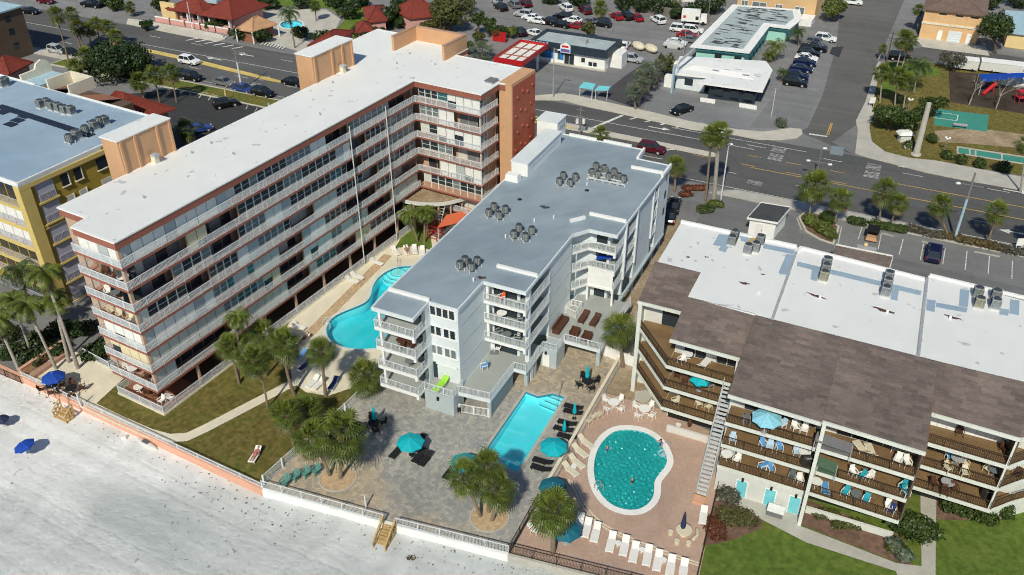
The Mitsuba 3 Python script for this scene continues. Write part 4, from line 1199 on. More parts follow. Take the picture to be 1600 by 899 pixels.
# ---- condenser units
def condenser_parts(kind):
    out = []
    if kind == 'round':
        b = B().cyl((0, 0, .28), (0, 0, 1.12), .44, n=14)
        out.append(('body', shape(b, 'acgrey', smooth=False)))
        out.append(('fan_guard', shape(B().cyl((0, 0, 1.12), (0, 0, 1.20), .40, .34, 14), 'acdark')))
        b = B()
        for i in range(14):
            t = i * 2 * math.pi / 14
            b.box(.435 * math.cos(t) - .03, .435 * math.cos(t) + .03, .435 * math.sin(t) - .03, .435 * math.sin(t) + .03, .3, 1.1)
        out.append(('fins', shape(b, 'acdark'), 'stuff'))
        b = B()
        for x in (-.4, .4):
            b.bar((x, -.55, .22), (x, .55, .22), .1, .1)
            for y in (-.5, .5):
                b.box(x - .05, x + .05, y - .05, y + .05, 0, .2)
        out.append(('stand', shape(b, 'pipe'), 'stuff'))
    else:
        m = {'square': 'acgrey', 'tan': 'ac_tan', 'blue': 'metal'}[kind]
        out.append(('body', shape(B().taper(-.43, .43, -.43, .43, .18, 1.15, .03), m)))
        out.append(('fan_guard', shape(B().cyl((0, 0, 1.15), (0, 0, 1.21), .38, .34, 14), 'acdark')))
        b = B()
        for z in np.arange(.3, 1.1, .12):
            b.box(-.445, .445, -.445, .445, z, z + .035)
        out.append(('louvres', shape(b, 'acdark'), 'stuff'))
        out.append(('stand', shape(B().box(-.46, .46, -.46, .46, 0, .16), 'pipe')))
    return out


AC = {k: condenser_parts(k) for k in ('round', 'square', 'tan', 'blue')}


def put_parts(name, parts, to, label, cat, group=None):
    key = thing(name, label, cat, group)
    for it in parts:
        sk = uniq(f'{key}__{it[0]}')
        scene[sk] = {**it[1], 'to_world': to}
        if len(it) > 2:
            tag(sk, kind=it[2])
    return key


def ac(px, py, z, kind, label, rot=20, s=1.0, group=None):
    p = P(px, py, z)
    put_parts('condenser_unit', AC[kind], at(p[0], p[1], z, rot, s * .88), label, 'air conditioner', group or 'air conditioning condensers on the flat roofs')


for cl, pts in (('nearest to the beach on the grey blue roof', ((719, 421, 'left'), (727, 414, 'rear left'), (737, 424, 'front'), (746, 415, 'right'))),
                ('beside the roof edge over the curved pool', ((764, 339, 'left'), (772, 330, 'rear'), (780, 343, 'front'), (790, 334, 'right'))),
                ('in the middle of the grey blue roof', ((803, 373, 'left'), (811, 363, 'rear'), (821, 377, 'front'), (831, 367, 'right'))),
                ('behind the large dark roof stain', ((874, 290, 'left'), (880, 281, 'rear'), (891, 292, 'front'), (899, 283, 'right')))):
    for px, py, w in pts:
        ac(px, py, ZR, 'round', f'{w} round condenser of the cluster {cl}')
for i, (px, py) in enumerate(((925, 276), (931, 266), (934, 279), (944, 270), (951, 282), (959, 275), (967, 283), (974, 286))):
    ac(px, py, ZR, 'round' if i % 3 else 'square', f'{["leftmost", "second", "third", "fourth", "fifth", "sixth", "seventh", "rightmost"][i]} condenser from the left on the long roof rack of the grey roof')
k = thing('condenser_rack', 'long steel rack carrying condensers near the road end of the grey roof', 'rack')
p, q = P(918, 281, ZR), P(976, 293, ZR)
for d in (0, .9):
    o = np.array([0, d, 0])
    part(k, 'beam', shape(B().bar(p + o + [0, 0, .3], q + o + [0, 0, .3], .12, .14), 'pipe'))
b = B()
for t in np.linspace(0, 1, 6):
    c = p + (q - p) * t
    b.box(c[0] - .06, c[0] + .06, c[1] - .06, c[1] + .06, ZR, ZR + .25)
part(k, 'feet', shape(b, 'pipe'), kind='stuff')
# stains as thin irregular patches of rust and dirt
def stain(px, py, z, rx, ry, name, label, rot=-20, m='rust'):
    """A broken dirt film: an irregular core with ragged flecks that thin out along its long axis."""
    p = P(px, py, z)
    sr = random.Random(int(px * 13 + py))
    c, s = math.cos(math.radians(rot)), math.sin(math.radians(rot))
    b = B()
    lay = 0
    for i in range(26):
        u = sr.gauss(0, .42) if i else 0
        fade = max(.12, 1 - abs(u))
        cx, cy = u * rx, sr.gauss(0, .30) * ry * fade if i else 0
        r0, r1 = (.55 * rx, .75 * ry) if i == 0 else (rx * sr.uniform(.08, .24) * fade, ry * sr.uniform(.12, .35) * fade)
        t = np.linspace(0, 2 * math.pi, 16, endpoint=False)
        k = 1 + .3 * np.sin(3 * t + i) + .22 * np.sin(5 * t + 2.1 * i + px)
        x, y = cx + r0 * k * np.cos(t), cy + r1 * k * np.sin(t)
        b.sheet(np.column_stack([p[0] + c * x - s * y, p[1] + s * x + c * y]), z + .011 + .0006 * lay)
        lay += 1
    key = thing(name, label, 'stain')
    scene[key] = shape(b, m)


stain(851, 324, ZR, 1.1, .38, 'roof_stain', 'large dark stain in the middle of the grey blue roof', m='roofdark')
stain(752, 434, ZR, .75, .4, 'roof_stain', 'dark red stain beside the condensers nearest the beach')
for px, py in ((812, 312), (917, 298)):
    p = P(px, py, ZR)
    u = thing('roof_drain', 'black round roof drain %s' % ('near the left edge of the grey roof' if px < 850 else 'between the two condenser groups at the road end'), 'drain')
    scene[u] = shape(B().cyl((p[0], p[1], ZR), (p[0], p[1], ZR + .10), .30, .2, 12), 'black')
for i, (px, py) in enumerate(((835, 347), (865, 342), (917, 290), (740, 440), (790, 372))):
    p = P(px, py, ZR)
    u = thing('roof_vent', ['white vent pipe on the grey roof between two condenser clusters', 'white vent pipe below the large dark roof stain', 'white vent pipe beside the drain near the road end of the grey roof', 'white vent pipe near the beach edge of the grey roof', 'white vent pipe on the grey roof above the curved pool'][i], 'vent')
    scene[u] = shape(B().cyl((p[0], p[1], ZR), (p[0], p[1], ZR + .45), .09, n=7), 'white')
# ------------------------------------------------------------------ brown roofed block on the right (frame R)
rb = thing('shingle_block', 'low tan block with brown shingle roof slopes, white flat roofs and timber balconies', 'building')
RT = R.T
RL = [3.1, 5.75, 8.4]
ZE, ZW = 11.6, 13.4


def rpart(name, b, m, label=None, kind=None, uv=None, smooth=False):
    return part(rb, name, shape(b, m, uv=uv, smooth=smooth), RT, label, kind)


body = Polygon([(11.5, .05), (-1.0, .05), (-1.0, -4.3), (-5.0, -4.4), (-5.0, -11.1), (-10.6, -11.1), (-10.6, -27.2), (-6.0, -27.2), (-6.0, -36), (-4.2, -38), (-4.2, -42), (11.5, -42)])
rpart('wall', B().prism(body, 0, ZE - .05), 'trim')
# flat roofs with upstands
for poly in ([(2.6, .05), (2.4, -4.55), (-2.45, -4.5), (-2.95, -12.7), (10.2, -12.7), (11.6, -12.7), (11.9, .05)], [(-2.95, -12.8), (-3.3, -25.5), (10.3, -25.5), (11.5, -13.2), (10.2, -12.8)], [(-3.3, -25.7), (-3.4, -42), (10.2, -42), (10.2, -34.3), (11.3, -25.7)]):
    rpart('flat_roof', B().prism(poly, ZE - .06, ZW), 'white')
    rpart('roof_membrane', B().sheet(Polygon(poly).buffer(-.03), ZW + .006), 'roof_mat', uv=(0, 0), label='bright white coated flat roof section')
for p, q in (((-3.0, -12.75), (10.4, -12.75)), ((-3.35, -25.6), (10.4, -25.6))):
    rpart('divider_curb', B().bar((*p, ZW + .12), (*q, ZW + .12), .26, .24), 'metal')
for p, q in (((11.8, .1), (11.5, -12.6)), ((11.4, -13.2), (10.2, -25.4)), ((11.2, -25.8), (10.1, -42)), ((10.2, -12.7), (11.5, -13.1))):
    rpart('parapet', B().bar((*p, ZW + .1), (*q, ZW + .1), .3, .3), 'white')
# shingle slopes: quads with thickness; uv in metres along eave and slope
def slope(a, b_, c, d, name='shingle_roof', th=.16):
    """a, b_ on the eave (left to right), c, d on the ridge (right to left); 3-D local points."""
    a, b_, c, d = (np.array(x, float) for x in (a, b_, c, d))
    n = np.cross(b_ - a, d - a)
    n *= np.sign(n[2]) / np.linalg.norm(n)
    v = np.array([a, b_, c, d, a - n * th, b_ - n * th, c - n * th, d - n * th])
    w, h = np.linalg.norm(b_ - a), np.linalg.norm(d - a)
    u = (b_ - a) / w
    uv = np.array([[(x - a) @ u, np.linalg.norm((x - a) - ((x - a) @ u) * u)] for x in (a, b_, c, d)])
    return rpart(name, (v, B._BF[:, ::-1]), 'shingle_mat', uv=np.vstack([uv, uv]) + 50 * rng.random())


slope((-2.6, .35, ZE), (-2.65, -4.45, ZE), (2.4, -4.6, ZW + .02), (2.6, .35, ZW + .02))
slope((-7.5, -4.3, ZE), (-7.7, -11.05, ZE), (-2.6, -11.1, ZW + .02), (-2.45, -4.5, ZW + .02))
slope((-13.2, -11.2, ZE), (-13.6, -19.1, ZE), (-3.1, -19.2, ZW + .03), (-2.85, -11.1, ZW + .03))
slope((-13.3, -19.12, ZE), (-13.8, -27.2, ZE), (-3.35, -27.25, ZW + .03), (-3.1, -19.2, ZW + .03))
slope((-8.5, -27.3, ZE), (-8.9, -34.2, ZE), (-3.4, -34.4, ZW + .02), (-3.35, -27.2, ZW + .02))
slope((-8.9, -34.2, ZE), (-4.5, -39, ZE), (-3.3, -39, ZW + .02), (-3.4, -34.4, ZW + .02))
for (a0, a1, b_, z0) in ((-7.4, -2.7, -4.42, 0), (-13.1, -4.0, -11.15, 0), (-13.5, -6, -27.25, 0)):
    top = [(a0, ZE - .1), (a1, ZE - .1), (a1, ZE + (1.6 if a0 > -13.4 else 1.2))]
    b = B()
    v = [(x, b_ - .06, z) for x, z in top] + [(x, b_ + .06, z) for x, z in top]
    b.add(v, [[0, 1, 2], [3, 5, 4], [0, 3, 4], [0, 4, 1], [1, 4, 5], [1, 5, 2], [2, 5, 3], [2, 3, 0]])
    rpart('gable', b, 'roofbrown')
eaves = [((-2.62, .4), (-2.7, -4.5)), ((-7.5, -4.3), (-7.75, -11.1)), ((-13.22, -11.15), (-13.62, -19.1)), ((-13.32, -19.15), (-13.82, -27.25)), ((-8.52, -27.3), (-8.92, -34.2)), ((-8.92, -34.2), (-4.5, -39))]
for p, q in eaves:
    rpart('eave_board', B().bar((*p, ZE - .12), (*q, ZE - .12), .16, .34), 'trim')
# balconies: outlines of the floor for each unit (front edge first)
units = {
    'w': [(-2.5, .05), (-7.4, -4.2), (-7.3, -4.35), (-4.9, -4.4), (-1.0, -4.25), (-1.0, .0)],
    'n': [(-7.4, -4.2), (-7.65, -10.9), (-4.95, -10.95), (-4.95, -4.3)],
    'm': [(-13.1, -11.25), (-13.2, -19.15), (-10.55, -19.2), (-10.55, -11.2)],
    'p': [(-13.1, -19.5), (-13.4, -27.1), (-10.55, -27.15), (-10.55, -19.4)],
    'r': [(-8.5, -27.35), (-8.8, -34.2), (-5.95, -34.5), (-5.95, -27.3)],
    's': [(-8.8, -34.2), (-6.9, -36.0), (-4.6, -38.6), (-4.1, -38), (-5.9, -34.6)]}
wallx = {'n': -4.98, 'm': -10.58, 'p': -10.58, 'r': -5.98}
for u, poly in units.items():
    for k, z in enumerate(RL):
        rpart('balcony_slab', B().prism(poly, z - .38, z), 'trim')
        rpart('balcony_deck', B().sheet(Polygon(poly).buffer(-.07), z + .006), 'deckwood')
        p, q = poly[0], poly[1]
        segs = [(p, q)]
        if u == 's':
            segs = [(poly[0], poly[1]), (poly[1], poly[2])]
        for s0, s1 in segs:
            s0, s1 = np.array([*s0, z]), np.array([*s1, z])
            d = (s1 - s0) / np.linalg.norm(s1 - s0)
            nn = np.array([-d[1], d[0], 0]) * .07 * (1 if u not in 'x' else -1)
            if nn[0] < 0:
                nn = -nn
            rpart('railing', rail(B(), s0 + nn + d * .1, s1 + nn - d * .1, 1.0, post=1.9, bal=.14, t=.028, pt=.05, top=.05), 'bronze', kind='stuff')
        top = (RL + [ZE])[k + 1] - (.38 if k < 2 else .1)
        if u in wallx:
            x = wallx[u]
            y0, y1 = poly[0][1] - .3, poly[1][1] + .3
            pat = {'n': [('w', .9), ('g', 2.4), ('w', 1.1), ('g', 2.3)], 'm': [('w', .9), ('g', 4.6), ('w', .5), ('g', 1.5)], 'p': [('w', .7), ('g', 5.4), ('w', 1.2)], 'r': [('s', 6.6)]}[u]
            if u == 'r' and k < 2:
                pat = [('g', 4.0), ('w', 1.2), ('g', 1.4)]
            yy = y0
            tot = sum(w for _, w in pat)
            for ty, w in pat:
                w = w * (y0 - y1) / tot
                if ty == 'g':
                    n = max(2, round(w / 1.3))
                    for i in range(n):
                        rpart('sliding_door', B().box(x - .06, x - .01, yy - w * i / n - .04, yy - w * (i + 1) / n + .04, z + .05, top - .3), 'glass')
                    rpart('door_frame', B().box(x - .08, x - .005, yy, yy - w, top - .3, top - .2), 'offwhite')
                elif ty == 's':
                    n = 8
                    for i in range(n):
                        rpart('storm_panel', B().box(x - .09, x - .03, yy - w * i / n - .03, yy - w * (i + 1) / n + .03, z + .05, top - .5), 'white')
                else:
                    rpart('wall_panel', B().box(x - .05, x - .005, yy, yy - w, z + .02, top), 'offwhite')
                yy -= w
            # partition fins between neighbours
        if u == 'w':
            rpart('wall_panel', B().box(-1.06, -1.005, -3.9, -.2, z + .05, top), 'offwhite')
            rpart('sliding_door', B().box(-1.1, -1.06, -3.6, -1.9, z + .05, z + 2.0), 'glass')
    for (px_, py_) in (poly[1],):
        if u in 'nr':
            rpart('corner_post', B().box(poly[1][0] + .05, poly[1][0] + .2, poly[1][1] + .05, poly[1][1] + .2, 2.75, ZE - .1), 'trim')
# pillar, slanted fin wall, ground floor
rpart('corner_pillar', B().box(-2.75, -2.3, -.12, .28, 0, ZE - .1), 'trim', label='pale corner pillar at the end of the angled balconies')
rpart('side_wall', B().box(-2.5, 11.4, .06, .24, 0, ZE - .1), 'offwhite')
b = B()
v = [(-14.4, 0), (-13.9, 0), (-13.15, ZE - .2), (-13.45, ZE - .2)]
b.add([(x, -19.52, z) for x, z in v] + [(x, -19.2, z) for x, z in v], B._BF)
rpart('fin_post', b, 'trim', label='slanted pale fin between the two main balcony stacks')
rpart('partition', B().box(-13.3, -10.6, -19.45, -19.25, 0, ZE - .1), 'brownblock')
rpart('partition', B().box(-7.6, -5, -11.1, -10.95, 3.1, ZE - .1), 'brownblock')
rpart('partition', B().box(-8.7, -6, -34.3, -34.15, 3.1, ZE - .1), 'brownblock')
rpart('partition', B().box(-13.3, -10.6, -27.25, -27.1, 3.1, ZE - .1), 'brownblock')
rpart('lower_wall', B().box(-13.12, -10.5, -19.15, -11.3, 0, 2.72), 'offwhite', label='white ground floor wall with aqua doors')
for y in (-13.75, -16.35, -18.55):
    k = rpart('door', B().box(-13.17, -13.12, y - .45, y + .45, .05, 2.05), 'aqua', label='aqua painted ground floor door')
    part(k, 'lamp', shape(B().box(-13.35, -13.12, y - .1, y + .1, 2.15, 2.45), 'black'), RT)
    part(k, 'frame', shape(B().box(-13.15, -13.12, y - .55, y + .55, 0, 2.12), 'white'), RT)
rpart('lower_wall', B().box(-12.6, -12.35, -27.1, -19.6, 0, .7), 'trim')
rpart('lower_wall', B().box(-7.3, -7.05, -10.6, -5.0, 0, .8), 'offwhite')
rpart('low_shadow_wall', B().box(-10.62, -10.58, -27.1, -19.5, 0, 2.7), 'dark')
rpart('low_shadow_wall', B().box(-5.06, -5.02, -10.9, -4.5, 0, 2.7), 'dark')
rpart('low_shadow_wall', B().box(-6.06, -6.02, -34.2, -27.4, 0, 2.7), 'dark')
# walkway pads on the white roofs
for poly in (((1114, 383), (1123, 366), (1150, 369), (1144, 388)), ((1122, 391), (1130, 380), (1140, 384), (1133, 395)), ((1155, 367), (1172, 370), (1170, 380), (1158, 377)), ((1193, 381), (1242, 391), (1240, 398), (1192, 388)), ((1229, 397), (1241, 399), (1229, 430), (1216, 427)),
             ((1246, 409), (1440, 455), (1438, 462), (1245, 416)), ((1269, 421), (1282, 422), (1276, 440), (1266, 437)), ((1393, 446), (1405, 448), (1402, 470), (1391, 468)), ((1448, 468), (1462, 470), (1460, 488), (1447, 485)), ((1463, 473), (1512, 482), (1510, 489), (1462, 480)), ((1500, 452), (1515, 454), (1512, 481), (1498, 479)), ((1562, 482), (1577, 484), (1575, 494), (1561, 491)), ((1578, 468), (1593, 470), (1592, 493), (1577, 490))):
    rpart('walk_pad', B().sheet([tuple(R.loc(x, y, ZW)) for x, y in poly], ZW + .016), 'roof_mat', uv=(2, 0))
ACU = [(1143, 383, 'square', 'grey condenser in front of the pair near the left edge of the white roof'), (1147, 374, 'square', 'grey condenser behind the pair near the left edge of the white roof'), (1168, 396, 'blue', 'left condenser of the group of three on the first white roof'), (1180, 393, 'blue', 'middle condenser of the group of three on the first white roof'), (1187, 382, 'square', 'rear condenser of the group of three on the first white roof'),
       (1286, 438, 'tan', 'tan condenser in front on the middle white roof, left group'), (1289, 427, 'square', 'grey condenser behind a tan one on the middle white roof'), (1291, 417, 'square', 'rearmost condenser of the left group on the middle white roof'), (1382, 462, 'blue', 'bluish condenser in front on the middle white roof, right group'), (1385, 450, 'blue', 'bluish condenser in the middle of the right group, middle roof'), (1387, 439, 'square', 'rearmost condenser of the right group on the middle white roof'),
       (1528, 480, 'tan', 'tan condenser in front on the rightmost white roof'), (1526, 464, 'square', 'grey condenser behind the tan one on the rightmost white roof'), (1553, 482, 'blue', 'dark bluish condenser in front on the rightmost white roof'), (1554, 468, 'square', 'rear dark condenser at the right on the rightmost white roof')]
for px, py, kd, lb in ACU:
    ac(px, py, ZW, kd, lb, rot=R.az, s=1.12)
k = thing('pallet', 'yellowish pallet and timber lying on the first white roof behind condensers', 'pallet')
for i in range(4):
    p = R.loc(1172 + 3.2 * i, 378 - i * .4, ZW)
    part(k, 'plank', shape(B().box(p[0] - .6, p[0] + .6, p[1] - .12, p[1] + .12, ZW + .05, ZW + .14), 'stairwood'), RT)
for px, py, rx, ry, lb, rt in ((1163, 443, .75, .3, 'brown rust stain on the first white roof, lower half', -20), (1075, 402, .35, .22, 'small dark stain at the left of the first white roof', 0), (1104, 402, .42, .14, 'narrow dark stain left of the condensers on the first white roof', -15), (1276, 463, 1.5, .25, 'long thin rust stain on the middle white roof, left half', -38), (1380, 485, 1.7, .3, 'long thin rust stain on the middle white roof, right half', -34), (1488, 496, 1.15, .28, 'dark rust stain on the rightmost white roof', -34), (1192, 429, .4, .15, 'small stain near the divider of the first white roof', -10)):
    stain(px, py, ZW, rx, ry, 'roof_stain', lb, rot=rt)
for i, (px, py) in enumerate(((1281, 466), (1386, 489), (1484, 499), (1185, 460))):
    p = P(px, py, ZW)
    u = thing('roof_vent', ['white vent pipe in the long stain of the middle roof, left', 'white vent pipe in the long stain of the middle roof, right', 'white vent pipe beside the rust stain of the rightmost roof', 'white vent pipe near the front edge of the first white roof'][i], 'vent')
    scene[u] = shape(B().cyl((p[0], p[1], ZW), (p[0], p[1], ZW + .4), .12, n=7), 'white')
# outside metal stair at the corner
stk = thing('metal_stair', 'grey metal stair flight climbing from the pink paving to the upper balconies', 'stairs')
top, bot = np.array([-8.0, -10.45, 8.3]), np.array([-14.6, -10.45, .2])
n = 26
for i in range(n):
    c = bot + (top - bot) * (i + .5) / n
    part(stk, 'tread', shape(B().box(c[0] - .16, c[0] + .16, c[1] - .45, c[1] + .45, c[2] - .03, c[2] + .02), 'galv'), RT)
for s in (-.5, .5):
    o = np.array([0, s, 0])
    part(stk, 'stringer', shape(B().bar(bot + o, top + o, .06, .22), 'metal'), RT)
    b = B()
    for i in range(0, n + 1, 3):
        c = bot + (top - bot) * i / n + o
        b.bar(c, c + [0, 0, 1.0], .04)
    for h in (.5, 1.0):
        b.bar(bot + o + [0, 0, h], top + o + [0, 0, h], .04)
    part(stk, 'hand_rail', shape(b, 'metal'), RT, kind='stuff')
for a in (-8.2, -11.2, -14.0):
    z1 = bot[2] + (a - bot[0]) / (top[0] - bot[0]) * (top[2] - bot[2])
    for s in (-.5, .5):
        part(stk, 'post', shape(B().bar((a, -10.45 + s, 0), (a, -10.45 + s, z1 + 1.0), .09), 'metal'), RT)
b = B()
for z in np.arange(1, 8, 1.2):
    a = bot[0] + (z - bot[2]) / (top[2] - bot[2]) * (top[0] - bot[0])
    b.bar((a, -10.95, z), (a, -9.95, z), .05)
    b.bar((a, -9.95, z), (min(a + 2.5, -8), -9.95, 0.1), .04)
part(stk, 'bracing', shape(b, 'metal'), RT, kind='stuff')
part(stk, 'landing', shape(B().box(-15.7, -14.5, -11.1, -9.9, .02, .22), 'pinkwall'), RT)
part(stk, 'landing_rail', shape(rail(B(), (-15.6, -11.05, .22), (-15.6, -9.95, .22), .95, bal=.0), 'stairwood'), RT, kind='stuff')

# small service buildings behind the white roofs
sh = thing('service_shed', 'small white service shed with a dark flat roof beside the driveway', 'shed')
c0, c1, c2 = P(1168, 367), P(1208, 374), P(1226, 352)
dv = c2 - c1
c3 = c0 + dv
part(sh, 'wall', shape(B().prism([tuple(c[:2]) for c in (c0, c1, c2, c3)], 0, 2.5), 'white'))
part(sh, 'roof', shape(B().prism(Polygon([tuple(c[:2]) for c in (c0, c1, c2, c3)]).buffer(.3, join_style='mitre'), 2.5, 2.75), 'roofdark'))
part(sh, 'roof_edge', shape(B().prism(Polygon([tuple(c[:2]) for c in (c0, c1, c2, c3)]).buffer(.34, join_style='mitre').difference(Polygon([tuple(c[:2]) for c in (c0, c1, c2, c3)]).buffer(.26, join_style='mitre')), 2.55, 2.85), 'white'))
u = (c1 - c0) / np.linalg.norm(c1 - c0)
nn = np.array([u[1], -u[0], 0])
part(sh, 'door', shape(B().bar(c0 + u * .9 + nn * .03 + [0, 0, 1.05], c0 + u * 1.9 + nn * .03 + [0, 0, 1.05], .06, 2.0), 'shutter_w'))
part(sh, 'handle', shape(B().bar(c0 + u * 1.75 + nn * .1 + [0, 0, .9], c0 + u * 1.75 + nn * .1 + [0, 0, 1.2], .05), 'black'))
cn = thing('entrance_canopy', 'brown shingled entrance canopy with a white edge by the parking bays', 'canopy')
q = [P(x, y, 2.6) for x, y in ((1305, 386), (1394, 404), (1387, 425), (1299, 407))]
v = np.array([[q[0][0], q[0][1], 2.9], [q[1][0], q[1][1], 2.9], [q[2][0], q[2][1], 2.5], [q[3][0], q[3][1], 2.5]])
uv = np.array([[0, 3], [6, 3], [6, 0], [0, 0.]])
part(cn, 'roof', shape((np.vstack([v, v - [0, 0, .15]]), B._BF[:, ::-1]), 'shingle_mat', uv=np.vstack([uv, uv])))
part(cn, 'edge_board', shape(B().bar(v[0] + [0, 0, .0], v[1], .14, .3), 'white'))
for i in (0, 1, 2, 3):
    part(cn, 'post', shape(B().bar((v[i][0], v[i][1], 0), (v[i][0], v[i][1], v[i][2] - .15), .16), 'offwhite'))
gw = thing('utility_screen', 'white box shaped screen with a pale round globe beside the brown canopy', 'enclosure')
p0, p1 = P(1336, 398), P(1366, 404)
part(gw, 'panel', shape(B().bar(p0 + [0, 0, .65], p1 + [0, 0, .65], .9, 1.3), 'white'))
part(gw, 'top', shape(B().bar(p0 + [0, 0, 1.33], p1 + [0, 0, 1.33], 1.0, .08), 'metal'))
g = trimesh.creation.icosphere(subdivisions=2, radius=.28)
part(gw, 'globe', shape((np.asarray(g.vertices) + (p0 + p1) / 2 * [1, 1, 0] + [-.1, .3, 1.65], np.asarray(g.faces)), 'stucco_y', smooth=True))
# raised planter kerb island and parking bays
kerbed('planting_island', G((1247, 340), (1258, 362), (1280, 375), (1303, 383), (1312, 355), (1280, 335), (1262, 328)), 'dirt_mat', (1.2, 0), 'kerb')
for (x0, y0), (x1, y1) in (((1347, 355), (1341, 374)), ((1377, 366), (1372, 390)), ((1411, 374), (1405, 398)), ((1443, 381), (1438, 406)), ((1477, 388), (1473, 413)), ((1511, 392), (1508, 422)), ((1546, 400), (1544, 428)), ((1582, 408), (1581, 436)), ((1315, 354), (1309, 384))):
    p, q = P(x0, y0), P(x1, y1)
    part('driveway', 'bay_line', shape(B().bar([p[0], p[1], -.001], [q[0], q[1], -.001], .11, .006), 'paint_white'))
for (x0, y0), (x1, y1) in (((1377, 365), (1396, 370)), ((1440, 378), (1452, 381)), ((1522, 394), (1562, 402)), ((1245, 342), (1252, 360))):
    p, q = P(x0, y0), P(x1, y1)
    part('driveway', 'wheel_stop', shape(B().bar([p[0], p[1], .07], [q[0], q[1], .07], .16, .14), 'concrete'))
# ------------------------------------------------------------------ ochre apartment building at the left (frame O)
yb = thing('ochre_building', 'ochre yellow apartment building with blue grey flat roof at the left edge', 'building')


def ypart(name, b, m, label=None, kind=None, uv=None):
    return part(yb, name, shape(b, m, uv=uv), OT, label, kind)


YZ = 17.0
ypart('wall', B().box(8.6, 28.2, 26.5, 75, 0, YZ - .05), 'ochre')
ypart('roof', B().prism([(7.3, 26.2), (22.5, 26.6), (22.5, 27.4), (28.4, 27.6), (28.4, 75), (7.3, 75)], YZ - .35, YZ), 'midwall')
ypart('roof_membrane', B().sheet([(7.5, 26.5), (22.3, 26.9), (22.3, 27.7), (28.2, 27.9), (28.2, 75), (7.5, 75)], YZ + .006), 'roof_mat', uv=(2, 0), label='pale blue coated flat roof')
for p, q in (((7.4, 26.3), (22.4, 26.7)), ((28.3, 27.7), (28.3, 45)), ((7.4, 26.3), (7.4, 75)), ((28.3, 52), (28.3, 60))):
    ypart('roof_edge', B().bar((*p, YZ + .08), (*q, YZ + .08), .22, .26), 'white')
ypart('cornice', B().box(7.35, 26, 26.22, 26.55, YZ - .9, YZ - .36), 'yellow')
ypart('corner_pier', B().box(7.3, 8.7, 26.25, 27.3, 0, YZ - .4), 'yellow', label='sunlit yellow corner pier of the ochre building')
for k in range(6):
    z = YZ - .6 - 2.75 * (k + 1)
    if z < -.5:
        continue
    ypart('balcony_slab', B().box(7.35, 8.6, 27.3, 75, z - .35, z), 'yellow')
    ypart('railing', rail(B(), (7.5, 27.3, z), (7.5, 60, z), 1.0, post=2.2, bal=.2), 'lilac', kind='stuff')
    for i in range(6):
        if k in (1, 2):
            ypart('shutter', B().box(7.7, 7.76, 27.4 + 1.9 * i, 29.2 + 1.9 * i, z + .02, z + 2.35), 'shutter_w')
        else:
            ypart('sliding_door', B().box(8.54, 8.59, 27.6 + 1.9 * i, 29.2 + 1.9 * i, z + .05, z + 2.1), 'glass')
    # flank: recessed corner loggias, windows and white shutters
    ypart('loggia', B().box(9.3, 11.6, 26.44, 26.49, z + .15, z + 2.4), 'lilac')
    ypart('loggia_rail', rail(B(), (9.4, 26.35, z + .15), (11.5, 26.35, z + .15), .9, post=1.1, bal=.2), 'lilac', kind='stuff')
    ypart('loggia_ledge', B().box(9.1, 11.8, 26.2, 26.5, z - .1, z + .12), 'yellow')
    for i, (a, w) in enumerate(((12.6, .95), (14.4, .95), (17.6, 2.3))):
        kk = ypart('window', B().box(a, a + w, 26.42, 26.49, z + .75, z + 2.15), 'glass' if k != 1 else 'blind')
        part(kk, 'sill', shape(B().box(a - .1, a + w + .12, 26.3, 26.5, z + .6, z + .72), 'cream'), OT)
        part(kk, 'jamb', shape(B().box(a + w, a + w + .12, 26.36, 26.5, z + .7, z + 2.2), 'cream'), OT)
for i in range(2):
    ypart('band', B().box(7.3, 20, 26.3, 26.5, YZ - 6.6 + i * .35, YZ - 6.42 + i * .35), 'yellow')
# parapet rooms on its far edge
ypart('roof_parapet', B().prism(Polygon([(28.3, 44.4), (32.4, 44.4), (32.4, 49.2), (28.3, 49.2), (28.3, 48.9), (32.1, 48.9), (32.1, 44.7), (28.3, 44.7)]), YZ - .3, YZ + 1.35), 'cream')
ypart('roof_wing', B().box(28.2, 33.4, 38.5, 56, YZ - 6, YZ - 1.7), 'brownblock')
ypart('roof_wing_top', B().box(28.3, 33.5, 51.6, 56, YZ - 1.7, YZ - .1), 'lt_blue')
b = B()
b.prism([(0, -.5), (5, -.5), (5, .9), (4.6, 1.6), (3.7, 2.0), (2.8, 1.6), (2.4, .9), (0, .8)], 0, .35)
v, f = b.mesh()
part(yb, 'curved_parapet', shape((np.column_stack([v[:, 0] + 28.5, v[:, 2] + 55.2, v[:, 1] + YZ]), f[:, ::-1]), 'cream'), OT)
ypart('tile_slope', B().add([(28.3, 49.2, YZ - .2), (33.2, 49.2, YZ - 1.6), (33.2, 51.6, YZ - 1.6), (28.3, 51.6, YZ - .2)], [[0, 1, 2], [0, 2, 3]]), 'planter')
ypart('tile_slope', B().add([(28.3, 40.6, YZ - .2), (33.2, 40.6, YZ - 1.5), (33.2, 44.4, YZ - 1.5), (28.3, 44.4, YZ - .2)], [[0, 1, 2], [0, 2, 3]]), 'planter')


